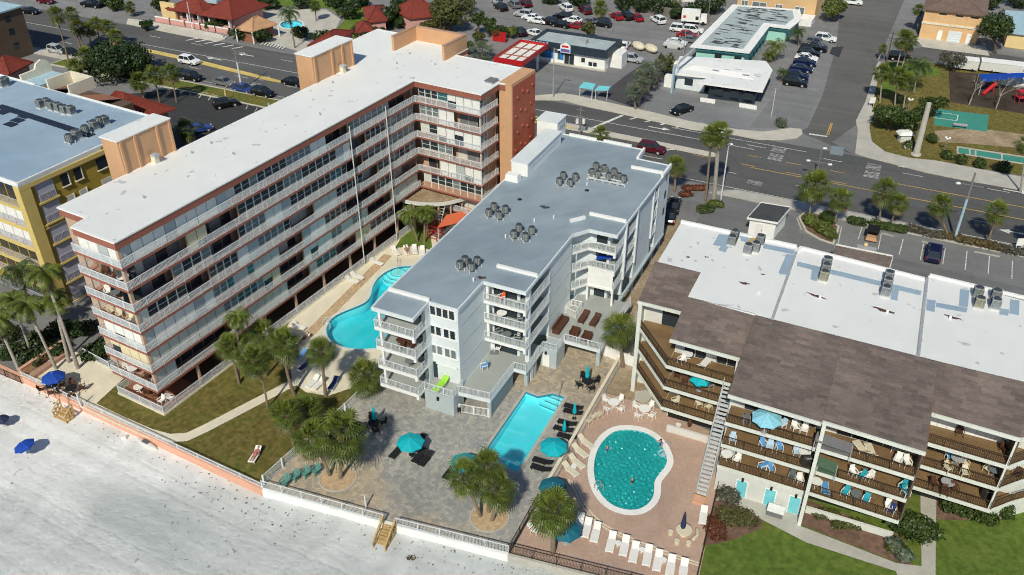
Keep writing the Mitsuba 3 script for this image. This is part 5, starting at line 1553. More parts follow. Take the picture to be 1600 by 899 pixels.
def hip(parent, poly4, z0, z1, m, ridge=.35, T_=None, name='roof', tiles=False):
    """Hip roof over 4 corner points (3-D or 2-D in order); ridge runs along the longer side."""
    c = [np.array(p[:2], float) for p in poly4]
    if np.linalg.norm(c[1] - c[0]) < np.linalg.norm(c[2] - c[1]):
        c = c[1:] + c[:1]
    ma, mb_ = (c[0] + c[3]) / 2, (c[1] + c[2]) / 2
    r0, r1 = ma + (mb_ - ma) * ridge, mb_ + (ma - mb_) * ridge
    b = B()
    v = [[*p, z0] for p in c] + [[*r0, z1], [*r1, z1]] + [[*p, z0 - .18] for p in c]
    f = [[0, 1, 5], [0, 5, 4], [1, 2, 5], [2, 3, 4], [2, 4, 5], [3, 0, 4], [6, 8, 7], [6, 9, 8]]
    for i in range(4):
        j = (i + 1) % 4
        f += [[i, 6 + i, 6 + j], [i, 6 + j, j]]
    b.add(v, f)
    k = part(parent, name, shape(b, m), T_)
    bb = B()
    for p, q in ((v[0], v[4]), (v[3], v[4]), (v[1], v[5]), (v[2], v[5]), (v[4], v[5])):
        bb.bar(np.array(p) + [0, 0, .04], np.array(q) + [0, 0, .04], .28, .12)
    part(k, 'ridge_tiles', shape(bb, m), T_, kind='stuff')
    if tiles:
        bb = B()
        A = [np.array(x, float) for x in v]
        for (e0, e1, t0, t1) in ((0, 1, 4, 5), (2, 3, 5, 4), (1, 2, 5, 5), (3, 0, 4, 4)):
            n = max(3, int(np.linalg.norm(A[e1] - A[e0]) / .55))
            for i in range(1, n):
                s = i / n
                bb.bar(A[e0] + (A[e1] - A[e0]) * s + [0, 0, .02], A[t0] + (A[t1] - A[t0]) * s + [0, 0, .02], .10, .07)
        part(k, 'tile_rows', shape(bb, m), T_, kind='stuff')
    return k


hr = thing('entrance_pavilion', 'red tiled hip roof pavilion between the ochre building and the peach lift tower', 'pavilion')
q = [P(x, y, 9.0) for x, y in ((136, 184), (178, 151), (275, 170), (190, 196))]
hip(hr, q, 9.0, 12.2, 'roofred', .42, tiles=True)
part(hr, 'wall', shape(B().prism(Polygon([p[:2] for p in q]).buffer(-.8), 0, 8.9), 'salmon'))
hr = thing('gate_pavilion', 'small red hip roof at the left edge beyond the ochre building', 'pavilion')
q = [P(x, y, 9.0) for x, y in ((-30, 112), (10, 96), (52, 97), (14, 117))]
hip(hr, q, 9.0, 11.0, 'roofred', .45, tiles=True)
part(hr, 'wall', shape(B().prism(Polygon([p[:2] for p in q]).buffer(-.6), 0, 8.9), 'salmon'))
for i, (px, py) in enumerate(((65, 169), (75, 167), (83, 172), (93, 174), (103, 178), (113, 179))):
    ac(px, py, YZ, 'square', ['leftmost', 'second', 'third', 'fourth', 'fifth', 'rightmost'][i] + ' condenser in the upper row of six on the pale blue roof', rot=60, s=1.15)
for i, (px, py) in enumerate(((110, 224), (122, 217), (135, 210), (149, 203), (157, 197), (165, 195))):
    ac(px, py, YZ, 'square' if i % 2 else 'round', ['nearest', 'second nearest', 'third', 'fourth', 'fifth', 'farthest'][i] + ' condenser in the lower row along the pale blue roof edge', rot=60, s=1.15)
for i, (px, py) in enumerate(((6, 136), (10, 133))):
    ac(px, py, YZ, 'square', ['condenser at the left picture edge on the pale blue roof, front', 'condenser at the left picture edge on the pale blue roof, rear'][i], rot=60, s=1.15)
for i, (px, py) in enumerate([(4 + 12.1 * i, 168 + 3.9 * i) for i in range(12)] + [(50 - 11 * i, 176 + 6.3 * i) for i in range(1, 4)] + [(147, 191), (4, 176)]):
    p = O.loc(px, py, YZ)
    ypart('roof_mat_strip', B().box(p[0] - .55, p[0] + .55, p[1] - .85, p[1] + .85, YZ + .02, YZ + .09), 'solar')

# ------------------------------------------------------------------ far side of the road and neighbours (frame D)
DT = D.T


def dbox(parent, name, a0, a1, b0, b1, z0, z1, m, label=None):
    return part(parent, name, shape(B().box(a0, a1, b0, b1, z0, z1), m), DT, label)


k = thing('brown_block', 'dark brown shaded block with pale roof at the top left corner', 'building')
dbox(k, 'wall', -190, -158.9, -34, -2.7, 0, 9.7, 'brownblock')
part(k, 'roof', shape(B().box(-190.3, -158.6, -34.3, -2.4, 9.7, 10.0), 'lt_blue'), DT)
for y in (-7, -12, -17):
    for z in (2, 5, 7.6):
        dbox(k, 'window', -158.92, -158.86, y, y + 1.2, z, z + 1.3, 'glass')

k = thing('convenience_store', 'white convenience store with navy parapet and blue posters', 'shop')
dbox(k, 'wall', -61.4, -45.9, 39.6, 46.8, 0, 2.8, 'white')
b = B()
b.prism(Polygon([(-62.2, 38.9), (-45.2, 38.9), (-45.2, 47.2), (-62.2, 47.2)]).difference(Polygon([(-61.6, 39.5), (-45.8, 39.5), (-45.8, 46.6), (-61.6, 46.6)])), 2.7, 4.2)
part(k, 'parapet', shape(b, 'gas_navy'), DT)
part(k, 'roof', shape(B().box(-61.6, -45.8, 39.5, 46.6, 2.8, 3.75), 'gas_roof'), DT)
dbox(k, 'annex', -45.9, -43.2, 42.0, 45.2, 0, 2.9, 'white')
dbox(k, 'step', -61.4, -45.5, 38.6, 39.6, 0, .15, 'concrete')
for a0, a1, m in ((-60.2, -57.2, 'sign_blue'), (-56.2, -54.9, 'sign_blue')):
    kk = dbox(k, 'poster_window', a0, a1, 39.54, 39.6, .8, 2.4, m)
    part(kk, 'pane', shape(B().box(a0 + .1, a0 + (a1 - a0) * .4, 39.5, 39.54, .9, 2.3), 'glass_teal'), DT)
dbox(k, 'door', -54.7, -53.7, 39.53, 39.6, .15, 2.3, 'glass')
dbox(k, 'door', -53.6, -52.6, 39.53, 39.6, .15, 2.3, 'glass')
for a in (-51, -49.4, -48.4):
    dbox(k, 'window', a, a + .8, 39.54, 39.6, 1.0 if a < -50 else .5, 1.9 if a < -50 else 1.3, 'glass')
sg = B()
sg.prism([(-1.1, 0), (1.1, 0), (1.1, 1.5), (0, 2.1), (-1.1, 1.5)], 0, .2)
v, f = sg.mesh()
kk = part(k, 'fascia_sign', shape((np.column_stack([v[:, 0] - 54.2, 38.85 - v[:, 2], v[:, 1] + 2.7]), f), 'white'), DT, label='white gabled sign with red and blue bands')
part(kk, 'blue_band', shape(B().box(-55.2, -53.2, 38.6, 38.66, 2.85, 3.5), 'sign_blue'), DT)
part(kk, 'red_band', shape(B().box(-54.9, -53.5, 38.6, 38.66, 3.8, 4.2), 'sign_red'), DT)
part(kk, 'red_mark', shape(B().box(-54.6, -53.8, 38.57, 38.61, 3.0, 3.3), 'sign_red'), DT)
dbox(k, 'roof_unit', -53, -51.2, 42.2, 43.6, 3.75, 4.6, 'metal')
dbox(k, 'side_sign', -63.2, -61.45, 39.5, 39.6, 1.0, 2.2, 'sign_red')
fc_ = thing('fuel_canopy', 'fuel canopy with red rim and red beams over pale roof panels', 'canopy')
b = B().prism(Polygon([(-63.2, 24.6), (-57, 24.6), (-57, 36.4), (-63.2, 36.4)]).difference(Polygon([(-63, 24.8), (-57.2, 24.8), (-57.2, 36.2), (-63, 36.2)])), 3.9, 4.9)
part(fc_, 'rim', shape(b, 'red'), DT)
part(fc_, 'roof', shape(B().box(-63, -57.2, 24.8, 36.2, 4.2, 4.4), 'shutter_w'), DT)
for a in (-62.9, -61.1, -59.2, -57.4):
    dbox(fc_, 'beam', a - .08, a + .08, 24.8, 36.2, 4.4, 4.6, 'fascia')
for y in (28.2, 32.6):
    dbox(fc_, 'beam', -63, -57.2, y - .08, y + .08, 4.4, 4.58, 'fascia')
for a in (-62, -58.2):
    for y in (27, 34):
        dbox(fc_, 'column', a - .15, a + .15, y - .15, y + .15, 0, 4.2, 'white')
for i in range(8):
    dbox(fc_, 'edge_light', -62.8 + .75 * i, -62.4 + .75 * i, 36.4, 36.9, 4.3, 4.9, 'lt_blue')
k = thing('walkway_canopy', 'small teal awning on thin posts before the convenience store', 'awning')
b = B()
b.add([(-44.8, 23.2, 2.3), (-42.0, 23.3, 2.3), (-42.2, 25.2, 2.7), (-44.6, 25.2, 2.7), (-44.8, 23.2, 2.22), (-42.0, 23.3, 2.22), (-42.2, 25.2, 2.62), (-44.6, 25.2, 2.62)], B._BF)
b.add([(-41.9, 23.9, 2.0), (-39.5, 24.6, 2.0), (-39.6, 26.2, 2.3), (-41.7, 25.6, 2.3), (-41.9, 23.9, 1.94), (-39.5, 24.6, 1.94), (-39.6, 26.2, 2.24), (-41.7, 25.6, 2.24)], B._BF)
part(k, 'canopy', shape(b, 'aqua'), DT)
for a, y in ((-44.6, 23.4), (-42.2, 23.5), (-39.7, 24.8), (-41.7, 24.1)):
    part(k, 'post', shape(B().cyl((a, y, 0), (a, y, 2.0), .05, n=6), 'white'), DT)

# teal motel
k = thing('teal_motel', 'turquoise motel with wide white roof rim and blotchy grey roof', 'building')
ic, oc = D.loc(1203, 40, 3.6), D.loc(1235, 44, 3.6)
m_out = Polygon([(-32, 51), (-20.2, 52.4), (float(ic[0]) , float(ic[1])), (float(oc[0]), float(oc[1])), (-15.2, 79.6), (-17, 86.8), (-31.8, 84.3)])
part(k, 'wall', shape(B().prism(m_out.buffer(-1.1), 0, 3.2), 'teal'), DT)
part(k, 'fascia', shape(B().prism(m_out.buffer(-.35), 2.75, 3.3), 'tealdark'), DT)
part(k, 'roof_rim', shape(B().prism(m_out, 3.3, 3.5), 'white'), DT)
inn = m_out.buffer(-1.7, join_style='mitre')
part(k, 'roof', shape(B().prism(inn, 3.5, 3.62), 'gas_roof'), DT)
b = B()
pr = random.Random(4)
x0, y0, x1, y1 = inn.bounds
n = 0
while n < 75:
    x, y = pr.uniform(x0, x1), pr.uniform(y0, y1)
    w, d = pr.uniform(.4, 1.9), pr.uniform(.2, .5)
    pl = Polygon([(x - w, y - d * .4), (x + w * .6, y - d), (x + w, y + d * .5), (x - w * .5, y + d)])
    if inn.contains(pl):
        b.sheet(pl, 3.626 + n * .0004)
        n += 1
part(k, 'roof_patches', shape(b, 'roofdark'), DT, kind='stuff')
for a in (-27, -23):
    dbox(k, 'window', a, a + 1.4, 52.1, 52.2, 1.6, 2.5, 'glass')
for i in range(6):
    c = np.array([-20.2, 52.4]) + (np.array(ic) - [-20.2, 52.4]) * (i + .5) / 6.5
    part(k, 'post', shape(B().cyl((c[0] - .2, c[1], 0), (c[0] - .2, c[1], 2.8), .08, n=6), 'tealdark'), DT)
k = thing('white_diner', 'low diner with a wide bright white roof before the teal motel', 'building')
dr_ = Polygon([(-30.7, 35.3), (-32.3, 45.3), (-16.3, 49.7), (-14, 45.2), (-13.2, 33.5), (-24.9, 32.8), (-23.9, 36.3)])
part(k, 'roof', shape(B().prism(dr_, 2.9, 3.25), 'white'), DT)
part(k, 'roof_top', shape(B().sheet(dr_.buffer(-.4), 3.256), 'roof_mat', uv=(0, 0)), DT)
part(k, 'roof_hip', shape(B().taper(-29.5, -16, 38.2, 45, 3.26, 3.8, 1.6), 'white'), DT)
part(k, 'wall', shape(B().prism(dr_.buffer(-1.3), 0, 2.9), 'gas_navy'), DT)
part(k, 'wall', shape(B().box(-30.2, -24.6, 36.6, 40, 0, 2.6), 'midwall'), DT)
for a in (-28.5, -22, -19, -16.5):
    dbox(k, 'window', a, a + 1.6, 33.9 if a > -25 else 36.54, 34.0 if a > -25 else 36.6, .9, 2.2, 'glass')
dbox(k, 'side_wall', -32.4, -30.6, 36.2, 37.6, 0, 2.2, 'white')
dbox(k, 'low_wall', -24, -21.2, 31.9, 32.2, 0, .7, 'white')
dbox(k, 'low_wall', -16.8, -13.6, 32.3, 32.6, 0, .7, 'white')
for i in range(5):
    dbox(k, 'roof_smudge', -24 + i * 1.9, -22.8 + i * 1.9, 38.8 + (i % 3) * 1.1, 39.1 + (i % 3) * 1.1, 3.81 if 38.2 < 38.8 + (i % 3) * 1.1 < 45 else 3.3, 3.815, 'metal')
k = thing('pylon_sign', 'tall pale blue fin of a pylon sign at the white diner', 'sign')
dbox(k, 'fin', -30.2, -29.9, 33.5, 34.5, 0, 5.2, 'lt_blue')
dbox(k, 'panel', -30.4, -29.7, 34.6, 35.9, 3.2, 5.6, 'white')
part(k, 'truss', shape(B().bar((-30, 34, 5.2), (-29.2, 44, 5.6), .4, .3), 'metal'), DT)
k = thing('orange_bench', 'orange bench between two clumps of red leaved plants at the diner', 'bench')
c = D.loc(1134, 151)
part(k, 'seat', shape(B().box(c[0] - 1.1, c[0] + 1.1, c[1] - .3, c[1] + .3, .35, .45), 'rooforange'), DT)
part(k, 'back', shape(B().box(c[0] - 1.1, c[0] + 1.1, c[1] + .25, c[1] + .33, .45, 1.0), 'rooforange'), DT)
for s in (-1, .9):
    part(k, 'leg', shape(B().box(c[0] + s, c[0] + s + .1, c[1] - .3, c[1] + .3, 0, .35), 'rooforange'), DT)

# salmon apartment house behind the motel
k = thing('salmon_house', 'salmon apartment house with white framed windows at the top edge', 'building')
c0, c1 = P(1146, 30), P(1272, 33)
q0, q1 = D.loc(1146, 22), D.loc(1271, 33)
dbox(k, 'wall', q0[0], q1[0], q1[1], q1[1] + 12, 0, 7.5, 'stor_tan')
dbox(k, 'roof', q0[0] - .3, q1[0] + .3, q1[1] - .3, q1[1] + 12.3, 7.5, 7.9, 'cream')
for a, w in ((.06, 1.4), (.2, 3.2), (.5, 1.5), (.75, 2.0)):
    for z in (1.2, 4.6):
        x = q0[0] + (q1[0] - q0[0]) * a
        kk = dbox(k, 'window', x, x + w, q1[1] - .05, q1[1] + .02, z, z + 1.5, 'glass_grey')
        part(kk, 'frame', shape(B().box(x - .12, x + w + .12, q1[1] - .03, q1[1] + .01, z - .12, z + 1.62), 'white'), DT)
        part(kk, 'mullion', shape(B().box(x + w / 2 - .05, x + w / 2 + .05, q1[1] - .08, q1[1] - .03, z, z + 1.5), 'white'), DT)
dbox(k, 'garden_wall', q1[0] - 2.5, q1[0] + .3, q1[1] - 5, q1[1] - .3, 0, 1.4, 'white')
# storage building
k = thing('storage_building', 'tan two storey storage building with three bays and a garage door', 'building')
A0, A1, B0 = 8.8, 20.3, 89.0
dbox(k, 'wall', A0, A1, B0, B0 + 14, 0, 6.4, 'stor_tan')
for i, a in enumerate((A0, A0 + 1.9, A0 + 5.3, A0 + 8.6, A1 - .25)):
    dbox(k, 'pilaster', a, a + .22, B0 - .16, B0, 0, 6.4, 'stor_tan')
dbox(k, 'band', A0 - .1, A1 + .1, B0 - .2, B0, 3.2, 3.6, 'cream')
for a in (A0 + 2.9, A0 + 6.2, A0 + 9.2):
    dbox(k, 'window', a, a + 1.5, B0 - .03, B0 + .02, 5.4, 5.75, 'glass')
kk = dbox(k, 'garage_door', A0 + 5.7, A0 + 8.3, B0 - .06, B0 + .02, 0, 2.3, 'garage')
for z in (.55, 1.1, 1.65):
    part(kk, 'panel_joint', shape(B().box(A0 + 5.7, A0 + 8.3, B0 - .075, B0 - .055, z, z + .04), 'metal'), DT)
for a in (A0 + 3.6, A0 + 9.4):
    dbox(k, 'door', a, a + .9, B0 - .06, B0 + .02, 0, 2.1, 'white')
hip(k, [D.w(A0 - .6, B0 - .7), D.w(A1 + .6, B0 - .7), D.w(A1 + .6, B0 + 15), D.w(A0 - .6, B0 + 15)], 6.4, 9.2, 'roofbrown', .4)
flat('storage_apron', dw((A0 - 1, B0), (A1 + 2, B0), (A1 + 3, B0 - 6.5), (A0 + 1.5, B0 - 6.5)), .012, 'concrete')
k = thing('blue_roof_house', 'pale blue roofed yellow house beyond the bushy tree at the right edge', 'house')
q = [P(x, y, 3.2) for x, y in ((1571, 51), (1570, 17), (1640, 22), (1640, 60))]
part(k, 'roof', shape(B().prism([p[:2] for p in q], 3.1, 3.35), 'lt_blue'))
part(k, 'wall', shape(B().prism(Polygon([p[:2] for p in q]).buffer(-.6), 0, 3.1), 'stucco_y'))
# restaurant and pool bar at the top left
k = thing('pink_restaurant', 'pink and yellow restaurant with red hip roofs behind a pink garden wall', 'building')
dbox(k, 'wall', -148, -131, 28, 38, 0, 3.0, 'pink')
kk = hip(k, [D.w(-149.5, 26.3), D.w(-138, 26.3), D.w(-138, 40), D.w(-149.5, 40)], 3.0, 5.6, 'roofred', .35)
hip(k, [D.w(-139.5, 26.0), D.w(-129.5, 26.0), D.w(-129.5, 39), D.w(-139.5, 39)], 3.05, 5.9, 'roofred', .42)
part(k, 'flat_roof', shape(B().box(-147, -138, 31, 40, 4.2, 5.0), 'lt_blue'), DT)
dbox(k, 'gable_front', -151.5, -147.2, 26.8, 27.4, 0, 4.2, 'stucco_y')
for a in (-146.3, -143, -139.8, -134):
    dbox(k, 'window', a, a + 2.2, 27.9, 28.02, .8, 2.6, 'glass')
    dbox(k, 'pier', a + 2.35, a + 2.75, 26.9, 27.5, 0, 3.0, 'white')
k = thing('garden_wall', 'pink garden wall with white coping along the far pavement', 'wall')
for a0, a1 in ((-152, -147.6), (-147.3, -143), (-142.7, -138.4), (-138.1, -134), (-133.7, -130)):
    kk = dbox(k, 'panel', a0, a1, 24.9, 25.15, 0, 1.15, 'pink')
    part(kk, 'coping', shape(B().box(a0, a1, 24.82, 25.23, 1.15, 1.32), 'white'), DT)
    part(kk, 'pier', shape(B().box(a1, a1 + .3, 24.8, 25.25, 0, 1.45), 'brownblock'), DT)
k = thing('pool_bar', 'tan hip roofed pool bar beside the round pool', 'pavilion')
q = [P(x, y, 2.7) for x, y in ((368, 46), (394, 50), (434, 38), (404, 28))]
hip(k, q, 2.7, 4.6, 'rooforange', .4)
part(k, 'wall', shape(B().prism(Polygon([p[:2] for p in q]).buffer(-.8), 0, 2.6), 'planter'))
for p in q:
    part(k, 'column', shape(B().cyl((p[0], p[1], 0), (p[0], p[1], 2.6), .16, n=8), 'white'))
flat('pool_terrace', Polygon(G((365, 35), (400, 20), (450, 14), (510, 15), (532, 30), (525, 45), (495, 55), (450, 62), (420, 60), (395, 45))).difference(P4), .0, 'concrete')
flat('far_lawn', G((330, 20), (340, -10), (560, -10), (620, 60), (540, 62), (520, 52), (540, 30), (515, 13), (450, 10), (395, 18)), -.004, 'grass_mat', (.1, 0))
flat('far_walk', G((400, 62), (520, 95), (525, 85), (470, 60), (430, 58)), .004, 'concrete')
for i, (c4, z0, z1, w, lb) in enumerate(((((572, 36), (566, 12), (600, 8), (606, 32)), 3, 4.6, 'pink', 'red roofed cottage left of the dark trees at the top'), (((640, 30), (612, 14), (660, 0), (694, 24)), 3.2, 6, 'pink', 'large red hip roofed house among trees behind the peach screen wall'), (((556, 52), (555, 38), (578, 36), (584, 48)), 2.8, 4.2, 'pink', 'small red roofed hut just above the white roof'), (((480, 72), (520, 50), (556, 48), (520, 70)), 2.6, 4.2, 'pink', 'low red roof partly hidden by the road end lift tower'))):
    k = thing('red_roof_house', lb, 'house')
    q = [P(x, y, z0) for x, y in c4]
    hip(k, q, z0, z1, 'roofred', .4)
    part(k, 'wall', shape(B().prism(Polygon([p[:2] for p in q]).buffer(-.5), 0, z0 - .1), w))
k = thing('white_gable_house', 'tiny white gable front with two dark openings before the red roof', 'house')
p0, p1 = P(645, 42), P(664, 43)
part(k, 'wall', shape(B().bar(p0 + [0, 1, 1.3], p1 + [0, 1, 1.3], 2.5, 2.6), 'white'))
part(k, 'roof', shape(B().bar(p0 + [-.3, 1, 2.75], p1 + [.3, 1, 2.75], 3.2, .25), 'roofdark'))
for t in (.3, .75):
    c = p0 + (p1 - p0) * t
    part(k, 'window', shape(B().box(c[0] - .4, c[0] + .4, c[1] - .4, c[1] - .2, .9, 1.8), 'glass'))
k = thing('white_far_house', 'pale house with white trim at the very top edge behind the car park', 'house')
p0, p1 = P(990, 6), P(1100, 14)
part(k, 'wall', shape(B().bar(p0 + [0, 9, 2.2], p1 + [0, 9, 2.2], 8, 4.4), 'offwhite'))
for t in (.1, .35, .62, .85):
    c = p0 + (p1 - p0) * t
    part(k, 'window', shape(B().box(c[0] - .8, c[0] + .8, c[1] + 4.5, c[1] + 5.05, 1.2, 2.8), 'glass'))
k = thing('timber_fence', 'weathered grey timber fence at the back of the far car park', 'fence')
for i, (x0, y0, x1, y1) in enumerate(((985, 17, 1012, 21), (1012, 21, 1040, 26), (1040, 26, 1062, 29), (1062, 29, 1085, 33), (1085, 33, 1108, 37))):
    p, q = P(x0, y0), P(x1, y1)
    for j in range(6):
        a_, b_ = p + (q - p) * j / 6, p + (q - p) * (j + .94) / 6
        part(k, 'board', shape(B().bar(a_ + [0, 0, 1.05], b_ + [0, 0, 1.05], .06, 2.1 + .06 * ((i + j) % 3)), 'fence_grey'))
k = thing('red_fence', 'dark red fence panel in the shrubs beside the fuel canopy', 'fence')
p, q = P(770, 64), P(791, 67)
for j in range(3):
    a_, b_ = p + (q - p) * j / 3, p + (q - p) * (j + .96) / 3
    part(k, 'panel', shape(B().bar(a_ + [0, 0, 1.1], b_ + [0, 0, 1.1], .08, 2.2), 'red'))

# ------------------------------------------------------------------ park with courts and playground at the right
flat('park_lawn', G((1352, 168), (1368, 108), (1385, 96), (1450, 98), (1600, 115), (1700, 125), (1700, 300), (1600, 275), (1460, 250), (1420, 247), (1380, 236), (1362, 220), (1358, 200)), .0, 'grass_mat', (.80, 0))
flat('park_grass', G((1372, 110), (1385, 97), (1440, 100), (1470, 108), (1470, 118), (1440, 120), (1380, 150)), .006, 'grass_mat', (.05, 0))
flat('play_ground', G((1482, 112), (1485, 160), (1600, 178), (1700, 190), (1700, 125), (1540, 116)), .006, 'dirt_mat', (2, 0))
flat('park_sand', G((1460, 205), (1520, 200), (1600, 210), (1600, 232), (1520, 225), (1465, 222)), .004, 'dirt_mat', (0, 0))
ct = flat('sports_court', G((1459, 196), (1462, 170), (1545, 180), (1542, 206)), .012, 'courtgreen')
for (x0, y0), (x1, y1) in (((1460, 175), (1497, 180)), ((1497, 180), (1495, 189)), ((1495, 189), (1459, 184))):
    p, q = P(x0, y0), P(x1, y1)
    part(ct, 'court_line', shape(B().bar([p[0], p[1], .014], [q[0], q[1], .014], .14, .008), 'paint_white'))
cs = flat('shuffle_court', G((1497, 231), (1600, 247), (1640, 253), (1640, 262), (1600, 255), (1497, 239)), .012, 'courtgreen')
for (x0, y0), (x1, y1) in (((1496, 230), (1640, 252)), ((1496, 240), (1640, 263)), ((1515, 233), (1515, 242)), ((1565, 241), (1565, 250)), ((1524, 235), (1524, 243)), ((1496, 230), (1496, 240))):
    p, q = P(x0, y0), P(x1, y1)
    part(cs, 'court_kerb', shape(B().bar([p[0], p[1], .05], [q[0], q[1], .05], .28, .12), 'concrete'))
for i, (x0, y0, x1, y1) in enumerate(((1487, 109, 1530, 114), (1533, 113, 1600, 121), (1603, 120, 1660, 127))):
    k = thing('trailer', ['white trailer roof behind the playground, left one', 'white trailer roof behind the blue shade sail', 'white trailer roof cut by the right picture edge'][i], 'trailer')
    p, q = P(x0, y0), P(x1, y1)
    part(k, 'body', shape(B().bar(p + [0, 1.2, 1.3], q + [0, 1.2, 1.3], 2.4, 1.7), 'offwhite'))
    part(k, 'roof', shape(B().bar(p + [0, 1.2, 2.2], q + [0, 1.2, 2.2], 2.6, .12), 'white'))
    for t in (.25, .75):
        c = p + (q - p) * t
        part(k, 'wheel', shape(B().cyl(c + [0, -.1, .35], c + [0, .15, .35], .35, n=10), 'tyre'))
k = thing('shade_sail', 'bright blue shade sail stretched over the playground', 'shade sail')
q = [P(1530, 116, 2.6), P(1535, 128, 2.6), P(1612, 120, 3.0), P(1600, 114, 3.0)]
b = B()
b.add([*q, *[x - [0, 0, .04] for x in q]], B._BF)
part(k, 'fabric', shape(b, 'umb_blue'))
for x in q:
    part(k, 'post', shape(B().cyl((x[0], x[1], 0), (x[0], x[1], x[2]), .08, n=6), 'metal'))
k = thing('play_slide', 'red tube slide in the dark playground', 'slide')
p = P(1536, 150)
b = B()
b.tube([p + [0, 0, .3], p + [.8, .6, .8], p + [2.0, 1.2, 1.6], p + [2.6, 1.3, 1.8]], .38, 9)
part(k, 'chute', shape(b, 'play_red', smooth=True))
part(k, 'support', shape(B().cyl(p + [2.4, 1.3, 0], p + [2.4, 1.3, 1.5], .08, n=6), 'play_red'))
k = thing('climbing_wall', 'white mottled climbing rock beside the blue sail', 'play structure')
m = trimesh.creation.icosphere(subdivisions=3, radius=1)
v = np.asarray(m.vertices) * [4.5, 2.2, 1.7]
v *= (1 + .35 * (meshkit.fbm(v * .9, 3, 2) - .5))[:, None]
v = v[:, :] + P(1596, 131) + [0, 0, .5]
scene[k] = shape((v, np.asarray(m.faces)), 'offwhite', smooth=True)
k = thing('climbing_structure', 'red climbing frame at the right edge of the playground', 'play structure')
p = P(1596, 160)
for dx in (-1, 0, 1):
    for dy in (-.8, .8):
        part(k, 'upright', shape(B().cyl(p + [dx, dy, 0], p + [dx, dy, 2.2], .07, n=6), 'play_red'))
for z in (1.0, 2.1):
    part(k, 'platform', shape(B().box(p[0] - 1.1, p[0] + 1.1, p[1] - .9, p[1] + .9, z, z + .1), 'play_red'))
# ------------------------------------------------------------------ vegetation
def crown_at(bx, by, cx, cy):
    """Base point on the ground and the crown centre above it that the photograph shows at (cx, cy)."""
    p = P(bx, by)
    d = CAM.T @ np.array([(cx - 800) / FOC, (cy - 449.5) / FOC, 1.0])
    return p, EYE + d * (p[1] / d[1])


class LeafB:
    def __init__(s):
        s.v, s.f, s.uv, s.n = [], [], [], 0

    def add(s, v, f, fam, tone):
        v = np.asarray(v, float)
        s.v.append(v)
        s.f.append(np.asarray(f, int) + s.n)
        t = np.broadcast_to(np.asarray(tone, float), (len(v),))
        s.uv.append(np.column_stack([np.full(len(v), fam + .1), t]))
        s.n += len(v)

    def sh(s):
        return shape((np.vstack(s.v), np.vstack(s.f)), 'leaf', uv=np.vstack(s.uv))

    def merged(s):
        return np.vstack(s.v), np.vstack(s.f), np.vstack(s.uv)


def fan_crown(seed, R_=1.5, n=34, fam=0, dead=5, blades=11):
    r = random.Random(seed)
    L = LeafB()
    for i in range(n + dead):
        isdead = i >= n
        az = i * 2.39996 + r.uniform(-.25, .25)
        t = (i + .5) / n
        el = math.radians(82 - 132 * t + r.uniform(-12, 12)) if not isdead else math.radians(r.uniform(-72, -45))
        d = np.array([math.cos(az) * math.cos(el), math.sin(az) * math.cos(el), math.sin(el)])
        side = np.cross(d, [0, 0, 1.])
        side /= np.linalg.norm(side) + 1e-9
        up = np.cross(side, d)
        pet = R_ * r.uniform(.40, .68)
        c = d * pet + np.array([0, 0, -.05 * pet])
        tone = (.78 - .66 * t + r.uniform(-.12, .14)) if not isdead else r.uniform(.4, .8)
        fm = fam if not isdead else 5
        L.add([side * .025, -side * .025, c + side * .02, c - side * .02], [[0, 1, 2], [1, 3, 2]], fm, tone * .8)
        bl = R_ * r.uniform(.46, .66)
        V, F = [], []
        for k in range(blades):
            a = (k / (blades - 1) - .5) * math.radians(195)
            ln = bl * (1 - .25 * abs(k / (blades - 1) - .5) * 2)
            bd = d * math.cos(a) + side * math.sin(a)
            mid = c + bd * ln * .55 + up * (.10 * abs(math.sin(a)) - .02)
            tip = c + bd * ln + np.array([0, 0, -.28 * ln]) * (1 if not isdead else .3)
            w = np.cross(bd, up) * (.042 * R_ / 1.5)
            j = len(V)
            V += [c, mid + w, mid - w, tip]
            F += [[j, j + 1, j + 2], [j + 1, j + 3, j + 2]]
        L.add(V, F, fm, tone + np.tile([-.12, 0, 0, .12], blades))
    return L


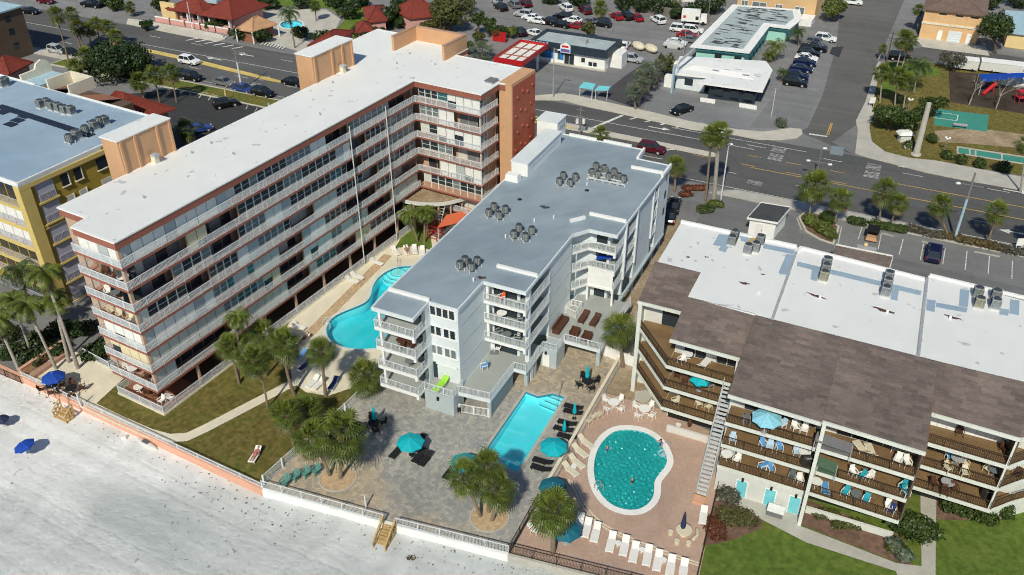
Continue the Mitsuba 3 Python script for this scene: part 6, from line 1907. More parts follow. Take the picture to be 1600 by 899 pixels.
def feather_crown(seed, R_=2.2, n=18, fam=0, pairs=13, dead=2):
    r = random.Random(seed)
    L = LeafB()
    for i in range(n + dead):
        isdead = i >= n
        az = i * 2.39996 + r.uniform(-.2, .2)
        t = (i + .5) / n
        el = math.radians(72 - 75 * t + r.uniform(-8, 8)) if not isdead else math.radians(-60)
        ln = R_ * r.uniform(.85, 1.1)
        d = np.array([math.cos(az), math.sin(az), 0])
        side = np.array([-math.sin(az), math.cos(az), 0])
        pts = []
        x, z, e = 0., 0., el
        for k in range(9):
            pts.append(d * x + np.array([0, 0, z]))
            x += ln / 8 * math.cos(e)
            z += ln / 8 * math.sin(e)
            e -= (.21 + .02 * k)
        pts = np.array(pts)
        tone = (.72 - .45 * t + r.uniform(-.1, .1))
        fm = fam if not isdead else 5
        V, F = [], []
        for k in range(pairs):
            s = (k + 1) / (pairs + .5) * 8
            a = int(min(s, 7))
            p = pts[a] + (pts[a + 1] - pts[a]) * (s - a)
            tg = pts[a + 1] - pts[a]
            tg /= np.linalg.norm(tg)
            ll = R_ * .30 * math.sin(math.pi * (.12 + .85 * (k + 1) / (pairs + 1))) + .08
            for sg in (-1, 1):
                tip = p + side * sg * ll * .8 + tg * ll * .5 + np.array([0, 0, -.42 * ll])
                j = len(V)
                V += [p - tg * .062, p + tg * .062, tip]
                F += [[j, j + 1, j + 2]]
        L.add(V, F, fm, tone + np.tile([-.08, -.08, .1], pairs * 2))
        V = np.vstack([pts + side * .025, pts - side * .025])
        F = []
        for k in range(8):
            F += [[k, k + 1, k + 10], [k, k + 10, k + 9]]
        L.add(V, F, fm, tone * .7)
    return L


def leaf_cloud(seed, clumps, n, size, fam, squash=1.0, base_tone=.45):
    """Leaf sized faces spread through ellipsoid clumps (cx, cy, cz, rx, ry, rz): denser towards the outside, each clump with its own tone."""
    r = np.random.default_rng(seed)
    L = LeafB()
    vol = np.array([c[3] * c[4] * c[5] for c in clumps]) ** .67
    for c, k in zip(clumps, (n * vol / vol.sum()).astype(int)):
        if k < 1:
            continue
        d = r.normal(size=(k, 3))
        d /= np.linalg.norm(d, axis=1, keepdims=True)
        rad = r.uniform(.35, 1.0, k) ** .45 * (1 + .22 * (meshkit.noise(d * 2.2 + seed) - .5) * 2)
        p = d * rad[:, None] * np.array(c[3:6]) + np.array(c[:3])
        nrm = d + r.normal(scale=.55, size=(k, 3))
        nrm /= np.linalg.norm(nrm, axis=1, keepdims=True)
        a = np.cross(nrm, r.normal(size=(k, 3)))
        a /= np.linalg.norm(a, axis=1, keepdims=True)
        b = np.cross(nrm, a)
        s = size * r.uniform(.6, 1.3, (k, 1))
        V = np.stack([p - a * s, p + b * s * .55, p + a * s, p - b * s * .55], 1).reshape(-1, 3)
        i = np.arange(k)[:, None] * 4
        F = np.vstack([np.hstack([i, i + 1, i + 2]), np.hstack([i, i + 2, i + 3])])
        tone = np.clip(base_tone + r.uniform(-.16, .16) + r.uniform(-.18, .22, k), 0, 1)
        L.add(V, F, fam, np.repeat(tone, 4))
    return L


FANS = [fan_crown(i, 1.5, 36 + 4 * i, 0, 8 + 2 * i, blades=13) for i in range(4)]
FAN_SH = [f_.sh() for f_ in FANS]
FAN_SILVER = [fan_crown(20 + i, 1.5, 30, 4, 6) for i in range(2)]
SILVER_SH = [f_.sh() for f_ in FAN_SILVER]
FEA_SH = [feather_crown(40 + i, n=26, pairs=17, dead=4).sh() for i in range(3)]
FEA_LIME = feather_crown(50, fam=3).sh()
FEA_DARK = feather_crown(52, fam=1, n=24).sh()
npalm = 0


def palm(bx, by, cx, cy, label, kind='fan', r=1.5, tr=.16, name='palm_tree', group='palm trees', bend=.0, tm='trunk', skirt=False):
    global npalm
    npalm += 1
    p, q = crown_at(bx, by, cx, cy)
    key = thing(name, label, 'palm tree', group)
    side = np.array([1, 0, 0]) * bend
    pts = [p + (q - p) * t + side * math.sin(t * math.pi) + np.array([0, 0, -.1 if t == 0 else 0]) for t in np.linspace(0, 1, 6)]
    part(key, 'trunk', shape(B().tube(pts, [tr * 1.35, tr * 1.1, tr, tr * .95, tr * .95, tr * 1.05], 8), tm, smooth=True))
    shs = {'fan': FAN_SH, 'silver': SILVER_SH, 'feather': FEA_SH, 'lime': [FEA_LIME], 'dark': [FEA_DARK]}[kind]
    base = 1.5 if kind in ('fan', 'silver') else 2.2
    rr = random.Random(npalm)
    s = r / base * 1.12
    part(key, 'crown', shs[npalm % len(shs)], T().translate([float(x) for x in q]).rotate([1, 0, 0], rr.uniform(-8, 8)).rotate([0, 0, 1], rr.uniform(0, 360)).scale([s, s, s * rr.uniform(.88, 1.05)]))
    if kind in ('fan', 'silver') and r > .9:
        b = B()
        d = (q - p) / np.linalg.norm(q - p)
        b.tube([q - d * .9 * s, q - d * .45 * s, q], [tr * 1.1, .30 * s, .2 * s], 8)
        part(key, 'boot', shape(b, 'bark', smooth=True))
    return key


# lawn of the peach block
palm(373, 597, 371, 497, 'tallest slender palm at the wall of the peach block, left of the lawn palms', 'feather', 1.7, .12)
palm(374, 600, 359, 540, 'leafy palm left on the lawn, sharing its foot with a taller palm', 'fan', 1.55, .13)
palm(418, 638, 397, 562, 'palm with a thin curved trunk by the garden path on the lawn', 'fan', 1.7, .11, bend=.25)
palm(416, 588, 408, 523, 'palm standing behind others close to the peach block balconies', 'fan', 1.75, .14)
palm(460, 617, 444, 538, 'palm with thick leaning trunk at the rim of the cream pool deck', 'fan', 1.85, .17, bend=-.3)
palm(509, 619, 501, 548, 'single upright palm at the rounded end of the cream pool deck', 'fan', 1.55, .17)
palm(574, 611, 570, 588, 'low bushy palm at the corner of stone patio and grey white block', 'fan', 1.9, .2)
palm(459, 697, 447, 647, 'palm on the lawn beside the white side fence, left of a pair', 'fan', 1.75, .12)
palm(476, 672, 479, 641, 'palm half hidden behind another on the shaded lawn corner', 'fan', 1.8, .14)
palm(516, 743, 489, 683, 'left leaning palm in the round tan planting circle of the stone patio', 'fan', 1.9, .15)
palm(532, 747, 533, 678, 'big upright palm in the round tan planting circle of the stone patio', 'fan', 2.35, .17)
palm(751, 807, 726, 745, 'left leaning palm of the clump in the planting circle near the rectangular pool', 'fan', 1.75, .15)
palm(769, 813, 778, 764, 'front right palm of the clump in the planting circle near the rectangular pool', 'fan', 1.75, .16)
palm(764, 800, 761, 728, 'rear palm of the clump in the planting circle near the rectangular pool', 'fan', 1.6, .15)
palm(864, 864, 865, 797, 'single palm at the beach end of the pink pool paving', 'fan', 1.95, .19)
palm(973, 574, 967, 515, 'palm beside the white privacy fence between the two blocks', 'fan', 2.0, .19)
palm(653, 378, 638, 334, 'left palm in front of the weathered pavilion roof', 'feather', 1.7, .12)
palm(663, 379, 664, 331, 'right palm in front of the weathered pavilion roof', 'feather', 1.9, .13)
# along the road
palm(1102, 316, 1112, 212, 'thinner palm of the very tall pair beside the main road', 'fan', 1.6, .17)
palm(1115, 316, 1124, 210, 'thick trunked palm of the very tall pair beside the main road', 'fan', 1.9, .3, tm='trunk_grey')
palm(941, 248, 938, 212, 'palm crown just behind the road end of the grey roof', 'fan', 1.7, .18)
palm(1054, 300, 1056, 258, 'palm at the road corner of the grey white block', 'fan', 1.7, .18)
palm(1262, 348, 1274, 290, 'large palm on the planted island, the left of two', 'fan', 2.2, .17)
palm(1303, 353, 1313, 311, 'smaller palm on the planted island, the right of two', 'fan', 1.9, .16)
palm(1372, 352, 1382, 298, 'pale leaved palm by the hedge above the orange cart', 'fan', 1.9, .14)
palm(1391, 353, 1404, 317, 'short palm close to the right of a pale leaved palm by the hedge', 'fan', 1.6, .13)
palm(1484, 372, 1470, 321, 'palm with a curved dark trunk left of the white power pole', 'fan', 1.6, .14, bend=-.35)
palm(1543, 381, 1558, 332, 'palm right of the white power pole, by the hedge', 'fan', 1.7, .14)
palm(1618, 395, 1632, 345, 'palm just beyond the right edge whose shadow lies on the road', 'fan', 1.7, .14)
# beach patio at the left
palm(108, 566, 84, 468, 'feathery palm with pale trunk inside the beach patio, right of two', 'feather', 2.2, .18, tm='trunk_grey')
palm(122, 576, 70, 428, 'tall palm with pale trunk inside the beach patio, before the peach block', 'feather', 2.3, .18, tm='trunk_grey')
palm(88, 577, 42, 478, 'leaning palm rising behind the blue patio umbrella', 'feather', 2.1, .15, tm='trunk_grey')
palm(47, 546, 20, 470, 'leaning palm left of the patio wall', 'feather', 2.2, .14, tm='trunk_grey')
palm(32, 583, -6, 500, 'leaning palm cut by the left picture edge at the patio corner', 'feather', 2.2, .16, tm='trunk_grey')
palm(62, 530, 30, 424, 'tall palm before the ochre building at the left edge', 'dark', 2.3, .15, tm='trunk_grey')
# far left, along the road
for bx, by, cx, cy, r, lb in ((107, 95, 88, 24, 1.9, 'tallest lone palm left of the row by the main road at the upper left'), (126, 76, 111, 22, 1.7, 'second palm from the left in the roadside row at the upper left'), (131, 77, 121, 42, 1.8, 'third palm of the roadside row at the upper left, lower crown'), (142, 75, 139, 46, 1.7, 'fourth palm of the roadside row at the upper left'), (157, 74, 151, 38, 1.8, 'fifth palm of the roadside row at the upper left'), (174, 75, 168, 42, 1.8, 'sixth palm of the roadside row at the upper left'), (182, 78, 181, 56, 1.7, 'last and lowest palm of the roadside row at the upper left'),
                              (226, 158, 216, 127, 2.0, 'left palm of three beside the shaded car park'), (250, 162, 241, 118, 1.9, 'middle palm of three beside the shaded car park'), (276, 160, 267, 113, 1.9, 'right palm of three beside the shaded car park'), (124, 125, 118, 104, 1.8, 'low palm left of the big dark tree'), (138, 108, 134, 86, 1.8, 'palm at the upper left flank of the big dark tree'),
                              (296, 236, 289, 204, 1.9, 'palm crown peeking out behind the beach end lift tower'), (207, 26, 203, 11, 1.5, 'small dark palm by the far street left of the pink restaurant')):
    palm(bx, by, cx, cy, lb, 'fan', r, .14)
palm(461, 75, 451, 20, 'tall feathery palm in front of the round pool', 'dark', 2.6, .15)
palm(494, 33, 492, 9, 'thin palm pair beside the round pool terrace', 'fan', 1.4, .12)
palm(385, 12, 381, 0, 'dark palm at the top edge by the far lawn', 'dark', 2.2, .15)
palm(753, 92, 753, 82, 'silvery fan palm just behind the roof corner of the peach wing', 'silver', 2.8, .2)
palm(940, 40, 938, 12, 'tall palm behind the convenience store at the car park', 'fan', 1.9, .15)
palm(1058, 14, 1056, 3, 'palm at the top edge behind the timber fence', 'fan', 1.6, .12)
for i, (bx, by, cx, cy) in enumerate(((993, 172, 990, 143), (998, 166, 1004, 132), (1005, 155, 999, 121), (1013, 147, 1016, 117), (1020, 138, 1010, 108), (1026, 132, 1027, 106))):
    palm(bx, by, cx, cy, ['front left', 'front right', 'middle left', 'middle right', 'rear left', 'rear right'][i] + ' silvery palm of the clump between forecourt and diner car park', 'silver', 1.7, .16, group='silvery palms by the forecourt')
palm(1212, 94, 1212, 72, 'lime green bushy palm in the courtyard of the teal motel', 'lime', 2.6, .2)
palm(1206, 96, 1203, 86, 'low lime palm at the foot of a larger one by the teal motel', 'lime', 1.8, .15)
palm(1248, 72, 1247, 50, 'drooping green palm at the motel court corner', 'dark', 1.9, .12)
palm(1222, 128, 1224, 113, 'small drooping palm at the diner roof corner by the parked cars', 'dark', 1.5, .1)
palm(1434, 50, 1435, 15, 'orange tinged palm at the left corner of the storage building', 'fan', 1.4, .13)
for bx, by, cx, cy, k_, r, lb in ((1394, 130, 1413, 62, 'fan', 1.9, 'taller palm with a slender white trunk at the park corner'), (1404, 124, 1421, 66, 'fan', 1.8, 'second palm with a slender white trunk at the park corner'), (1428, 144, 1436, 102, 'dark', 3.0, 'big dark feather palm in the park'), (1375, 160, 1379, 112, 'fan', 1.7, 'palm with pale trunk beside the park pavement'), (1398, 166, 1402, 118, 'fan', 1.9, 'palm in the middle of the park clump'), (1411, 172, 1418, 128, 'fan', 1.8, 'palm with thin trunk before the dark feather palm'), (1372, 94, 1380, 76, 'fan', 1.0, 'small palm next to the wooden power pole')):
    palm(bx, by, cx, cy, lb, k_, r, .12, tm='trunk_grey', group='palms in the park')
palm(1594, 300, 1605, 225, 'palm cut by the right edge beside the shuffle court', 'fan', 1.6, .13, tm='trunk_grey')


# ---- broad leaved trees and bushes
def tree(bx, by, cx, cy, rx, rz, label, fam=2, n=1500, size=.26, name='leafy_tree', ry=None, seed=0, tone=.42, tr=.22, cat='tree', nc=9, group=None):
    p, q = crown_at(bx, by, cx, cy)
    key = thing(name, label, cat, group)
    rr = np.random.default_rng(seed + int(bx * 7 + by))
    ry = rx if ry is None else ry
    cl = [(0, 0, 0, rx * .62, ry * .62, rz * .7)]
    for i in range(nc):
        a = i * 2.4 + rr.uniform(-.3, .3)
        e = rr.uniform(-.35, .75)
        d = np.array([math.cos(a) * math.cos(e), math.sin(a) * math.cos(e), math.sin(e)])
        s = rr.uniform(.30, .48)
        cl.append((*(d * [rx, ry, rz] * rr.uniform(.55, .78)), rx * s, ry * s, rz * s))
    L = leaf_cloud(seed + int(bx), cl, n, size, fam, base_tone=tone)
    b = B()
    top = q - [0, 0, rz * .3]
    b.tube([p - [0, 0, .1], p + (top - p) * .5, top], [tr * 1.3, tr, tr * .6], 7)
    for c in cl[1:6]:
        e = q + np.array(c[:3]) * .9
        b.tube([p + (top - p) * .62, (p + (top - p) * .8 + e) / 2 + [0, 0, .1], e], [tr * .5, tr * .35, tr * .12], 5)
    part(key, 'trunk', shape(b, 'bark'))
    part(key, 'crown', L.sh(), T().translate([float(x) for x in q]))
    return key


tree(186, 122, 190, 96, 6.2, 4.4, 'big dark round tree above the ochre building', 2, 5200, .34, tr=.35, nc=16)
tree(150, 112, 155, 97, 3.2, 3.0, 'dark tree leaning on the left of the big round tree', 2, 1600, .3)
tree(605, 40, 606, 24, 3.6, 3.0, 'dark bushy tree between two red roofs at the top', 2, 1900, .32)
tree(630, 42, 628, 33, 2.6, 2.4, 'dark tree in front of the large red roof', 2, 1100, .3)
tree(697, 52, 697, 26, 4.2, 4.6, 'large light green tree along the far street, behind the screen wall', 6, 2800, .34, tone=.5, nc=12)
tree(672, 50, 671, 40, 2.2, 1.8, 'light green shrub tree before the red roof', 6, 800, .28, tone=.5)
tree(748, 55, 747, 30, 1.9, 2.2, 'small round tree at the car park entrance', 1, 900, .26)
tree(764, 58, 764, 40, 1.8, 1.9, 'small tree right of another at the car park entrance', 1, 800, .26)
tree(780, 62, 780, 47, 1.9, 1.8, 'green shrub tree behind the red fence', 1, 800, .26)
tree(798, 60, 798, 49, 1.6, 1.4, 'lime shrub beside a parked black car behind the canopy', 3, 700, .24, tone=.6)
tree(747, 68, 747, 57, 1.6, 1.3, 'brownish bush left of the red fence', 6, 700, .24)
tree(918, 64, 919, 44, 1.7, 2.0, 'round ochre green tree right behind the convenience store roof', 6, 1000, .24)
tree(1040, 118, 1040, 100, 2.1, 2.3, 'brownish green round tree left of the white diner', 6, 1300, .24, tone=.35)
tree(1302, 34, 1303, 12, 3.0, 3.2, 'lime green tree at the top beside the side street', 3, 1700, .3, tone=.45)
tree(1556, 84, 1556, 46, 3.4, 3.9, 'tall bushy tree at the right corner of the storage building', 1, 2600, .28, nc=12)
tree(1592, 62, 1592, 52, 2.4, 2.2, 'olive bush before the blue roofed house at the right edge', 6, 900, .26)
tree(1388, 204, 1390, 181, 3.3, 2.2, 'spreading tree at the park corner by the curved pavement', 1, 1900, .24)
tree(1416, 210, 1419, 188, 2.9, 2.0, 'second spreading tree at the park corner, right of the first', 1, 1600, .24)
tree(1450, 186, 1454, 163, 2.5, 2.0, 'tree beside the top of the leaning pale pole in the park', 1, 1300, .24)
tree(1490, 112, 1490, 93, 2.6, 1.9, 'grey thin leaved tree by the playground corner', 8, 1100, .2, tone=.5)
tree(1594, 12, 1592, 2, 3.2, 3.0, 'dark tree at the top right corner', 2, 1200, .3)
tree(1548, 14, 1548, 3, 2.6, 2.4, 'dark tree left of the top right corner', 2, 1000, .3)
for i, (bx, by, cx, cy, rx, rz) in enumerate(((1030, 22, 1030, 9, 3.2, 2.6), (1002, 20, 1002, 8, 2.8, 2.2), (975, 16, 974, 5, 2.6, 2.2), (1090, 26, 1088, 14, 2.8, 2.6), (1118, 22, 1116, 8, 2.8, 2.8), (905, 10, 905, 1, 2.6, 2.2), (860, 6, 860, -2, 2.4, 2.2), (1060, 30, 1060, 20, 2.0, 1.8))):
    tree(bx, by, cx, cy, rx, rz, ['dense shrub tree left of the timber fence', 'dark shrub tree at the back of the far car park, second from the fence', 'dark shrub tree above the red and black cars', 'dark tree right of the timber fence', 'dark tree beside the motel roof corner', 'dark tree at the top edge above the white parked cars', 'dark tree at the top edge over the maroon car', 'low shrub in front of the timber fence'][i], 2, 1000, .3, group=None)
for bx, by, cx, cy, lb in ((340, 30, 345, 14, 'dark tree at the right end of the pink restaurant'), (352, 42, 352, 34, 'lower shrub at the right end of the pink restaurant'), (375, 62, 374, 53, 'dark shrub left of the pool bar'), (407, 66, 407, 55, 'dark shrub beside the pool bar entrance'), (505, 72, 500, 58, 'dark rounded evergreen shrub right of the round pool'), (470, 58, 468, 50, 'hedge shrub in front of the round pool'), (520, 70, 518, 62, 'evergreen bush near the low red roof'), (575, 68, 572, 58, 'palm like shrub between red roofs'), (165, 8, 166, 2, 'dark shrub at the top left beside the truck')):
    tree(bx, by, cx, cy, 2.3, 1.9, lb, 2, 800, .28, name='garden_shrub', cat='shrub', nc=6)


def bush(px, py, rx, ry, h, label, fam=1, n=700, size=.16, rot=0, name='shrub', tone=.45, group=None, z=0.):
    p = P(px, py, z)
    key = thing(name, label, 'shrub', group)
    rr = np.random.default_rng(int(px * 3 + py))
    cl = []
    k = max(2, int(max(rx, ry) * 2.2))
    for i in range(k):
        t = (i + .5) / k * 2 - 1
        cl.append((t * (rx - min(rx, ry, h)) + rr.uniform(-.1, .1), rr.uniform(-.15, .15) * ry, h * .5, max(rx / k * 1.5, min(ry, .5 * h) * .9), ry, h * .52))
    L = leaf_cloud(int(px), cl, n, size, fam, base_tone=tone)
    key2 = part(key, 'foliage', L.sh(), at(p[0], p[1], z, rot))
    b = B()
    for i in range(4):
        a = i * 1.6
        b.tube([(0, 0, 0), (.2 * rx * math.cos(a), .3 * ry * math.sin(a), h * .4), (.5 * rx * math.cos(a), .5 * ry * math.sin(a), h * .75)], [.05, .035, .012], 4)
    part(key, 'stems', shape(b, 'bark'), at(p[0], p[1], z, rot), kind='stuff')
    return key


# hedges between car park and road
for i, (px, py, rx, fam, n) in enumerate(((1338, 350, 2.0, 1, 1000), (1375, 356, 2.1, 1, 1000), (1399, 361, 2.2, 1, 1000), (1430, 363, 2.0, 8, 900), (1458, 370, 2.2, 8, 1000), (1487, 374, 2.2, 5, 1000), (1520, 382, 2.2, 5, 1000), (1550, 388, 2.2, 5, 1000), (1582, 396, 2.4, 8, 1000))):
    bush(px, py, rx, .95, .95, ['green hedge clump right of the planted island', 'green hedge clump behind the orange cart', 'dense green hedge clump right of the orange cart', 'sparse grey hedge clump above the first wheel stop', 'sparse grey hedge clump behind the navy car', 'brownish hedge clump left of the power pole foot', 'brownish hedge clump right of the power pole foot', 'brownish hedge clump below the right palm', 'greyish hedge clump at the right edge'][i], fam, n, .15, rot=-26, name='hedge')
for px, py, rx, h, fam, lb in ((1266, 352, 1.9, 1.6, 3, 'bright green bush at the foot of the island palm'), (1284, 362, 2.0, 1.5, 3, 'yellow green bush at the front of the planted island'), (1296, 370, 1.5, 1.1, 3, 'low yellow green bush at the island tip'), (1292, 348, 1.9, 1.7, 1, 'dark green bush between the two island palms')):
    bush(px, py, rx, 1.4, h, lb, fam, 1100, .17, name='island_shrub')
for px, py, rx, ry, h, fam, lb in ((1102, 330, 1.7, 1.2, .9, 1, 'green bush at the feet of the tall palm pair'), (1118, 322, 1.5, 1.0, .8, 3, 'small bright bush behind the tall palm pair'), (1094, 296, 1.5, .8, .6, 7, 'reddish ground shrub near the road left of the tall palms'), (1077, 296, 1.3, .8, .6, 7, 'reddish ground shrub beside the grey block road corner'), (1070, 306, 1.2, .8, .7, 7, 'rust coloured shrub before the dark parked cars'),
                              (1138, 782, 1.6, 1.15, 1.3, 8, 'bare purplish rounded bush at the left aqua door'), (1150, 812, 2.2, 1.3, .6, 6, 'low olive ground shrub in the bed by the black fence'), (1116, 826, 1.2, 1.6, .4, 7, 'low brown ground shrub at the black fence'), (1290, 806, 1.4, .7, .45, 6, 'olive ground shrub left in the bed below the balconies'), (1325, 822, 1.7, .7, .45, 6, 'olive ground shrub in the middle of the bed below the balconies'), (1400, 858, 1.0, .8, .5, 6, 'olive ground shrub at the right end of the bed below the balconies')):
    bush(px, py, rx, ry, h, lb, fam, 1000, .13, name='garden_shrub')
bush(1424, 838, 1.1, 2.4, 2.6, 'tall dark hedge shrub beside the garden walk at the block corner', 1, 2600, .15, rot=62, name='tall_hedge')
bush(1512, 806, 3.0, .9, 1.0, 'dark hedge running below the right hand balconies', 1, 1700, .15, rot=-28, name='tall_hedge')
bush(1562, 800, 1.0, 1.6, 1.7, 'dark hedge corner under the right hand balconies', 1, 1300, .15, name='tall_hedge')
bush(1592, 772, 1.6, 1.5, 1.7, 'dark hedge shrub at the right picture edge', 1, 1200, .15, name='tall_hedge')
for px, py, lb in ((1395, 852, 'agave like plant by the garden bed corner'), (1412, 872, 'grey stemmed plant at the end of the garden bed')):
    bush(px, py, .9, .7, .8, lb, 4, 300, .2, name='bed_plant')
for i, (px, py) in enumerate(((20, 555), (55, 565), (85, 552), (150, 556), (168, 548), (95, 520), (130, 520), (60, 535), (10, 530))):
    bush(px, py, 2.3, 1.5, 1.2, ['hedge clump left of the patio wall at the fence', 'hedge clump beside the patio wall, lower', 'hedge clump beside the patio wall, upper', 'dark shrub behind the patio white fence', 'dark shrub at the foot of the peach block, service yard', 'shaded shrub between ochre building and patio', 'deeply shaded shrub at the foot of the peach block', 'shrub among the leaning patio palms', 'shrub at the left picture edge under palms'][i], 2, 900, .2, name='yard_shrub')
for px, py, rx, fam, lb in ((1120, 147, .8, 7, 'red leaved clump left of the orange bench'), (1147, 156, .8, 7, 'red leaved clump right of the orange bench'), (1220, 198, 1.6, 4, 'grey green bush on white gravel at the street corner'), (1228, 64, .8, 1, 'shrub at the motel court wall'), (1455, 222, 1.4, 1, 'low shrub right of the leaning pale pole'), (1420, 232, 1.3, 1, 'dark shrub at the foot of the leaning pale pole'), (1478, 248, 1.4, 1, 'shrub by the road pavement, left of three'), (1500, 255, 1.5, 1, 'shrub by the road pavement, middle of three'), (1530, 262, 1.6, 1, 'shrub by the road pavement, right of three'), (1567, 268, 1.7, 2, 'dark shrub by the road pavement near the right edge')):
    bush(px, py, rx, rx * .8, rx * 1.0, lb, fam, 600, .17, name='park_shrub')


def bare_tree(bx, by, h, label, seed):
    key = thing('bare_tree', label, 'tree')
    r = random.Random(seed)
    p = P(bx, by)
    b = B()

    def grow(q, d, ln, rad, lv):
        e = q + d * ln
        b.tube([q, (q + e) / 2 + np.array([r.uniform(-.06, .06), r.uniform(-.06, .06), 0]) * ln, e], [rad, rad * .8, rad * .6], 4 if lv else 6)
        if lv < 4:
            for _ in range(3 if lv < 3 else 2):
                n_ = d + np.array([r.uniform(-.8, .8), r.uniform(-.8, .8), r.uniform(-.1, .45)])
                grow(e, n_ / np.linalg.norm(n_), ln * r.uniform(.55, .78), rad * .58, lv + 1)
    grow(p, np.array([r.uniform(-.1, .2), 0, 1.0]), h * .36, .13, 0)
    part(key, 'trunk', shape(b, 'trunk_grey'))
    L = leaf_cloud(seed, [(0, 0, h * .8, h * .32, h * .32, h * .22)], 160, .1, 8, base_tone=.5)
    part(key, 'crown', L.sh(), at(p[0], p[1]))


bare_tree(1514, 164, 5.5, 'nearly leafless pale tree left in the dark playground', 5)
bare_tree(1556, 170, 6.5, 'larger leafless tree before the red play frame', 9)
for px, py, rx, lb in ((528, 747, 1.7, 'round tan planting circle under two palms on the stone patio'), (765, 808, 1.7, 'round tan planting circle under the palm clump near the rectangular pool')):
    p = P(px, py)
    k = thing('planting_circle', lb, 'planter')
    part(k, 'gravel', shape(B().sheet(Point(p[:2]).buffer(rx), .03), 'mulch_tan'))
    part(k, 'edging', shape(B().prism(Point(p[:2]).buffer(rx + .12).difference(Point(p[:2]).buffer(rx)), 0, .08), 'concrete'))

for i, (bx, by, cx, cy, r_, fam, lb) in enumerate((
    (346, 14, 346, 3, 3.0, 2, 'dark tree above the right end of the pink restaurant'), (366, 30, 366, 21, 2.6, 2, 'dark tree between restaurant and pool bar'), (330, 46, 331, 39, 1.8, 1, 'green shrub at the restaurant garden wall end'), (418, 14, 418, 5, 2.6, 2, 'dark tree above the round pool terrace'), (546, 30, 545, 18, 3.0, 2, 'dark tree right of the round pool terrace'),
    (562, 58, 561, 50, 2.0, 2, 'small dark tree above the white roof edge'), (592, 62, 591, 54, 2.2, 2, 'dark tree before the small red roofs'), (626, 16, 626, 6, 2.8, 2, 'dark tree left of the large red roof'), (722, 22, 722, 10, 3.2, 6, 'light green tree above the far street bend'), (700, 14, 700, 2, 3.0, 6, 'light green tree at the top edge behind the red roof'),
    (586, 32, 586, 22, 2.2, 2, 'dark tree squeezed between two red cottages'), (210, 118, 213, 106, 3.2, 2, 'dark tree at the right flank of the big round tree'), (470, 14, 470, 4, 2.4, 2, 'dark tree at the top edge above the round pool'), (525, 12, 525, 2, 2.8, 2, 'dark tree at the top edge over the far lawn'), (560, 10, 560, 1, 2.6, 2, 'dark tree at the top edge left of the red cottages'),
    (250, 14, 249, 5, 2.4, 2, 'dark tree behind the left end of the pink restaurant'), (178, 16, 178, 7, 2.4, 1, 'green tree beside the black pickup at the top left'), (232, 48, 228, 38, 1.6, 2, 'dark shrub at the left gable of the pink restaurant'), (655, 52, 655, 46, 1.5, 1, 'small shrub before the white gable house'), (730, 84, 731, 74, 1.6, 1, 'green shrub behind the screen wall of the peach block'))):
    tree(bx, by, cx, cy, r_, r_ * .85, lb, fam, 1000, .3, seed=i * 3)
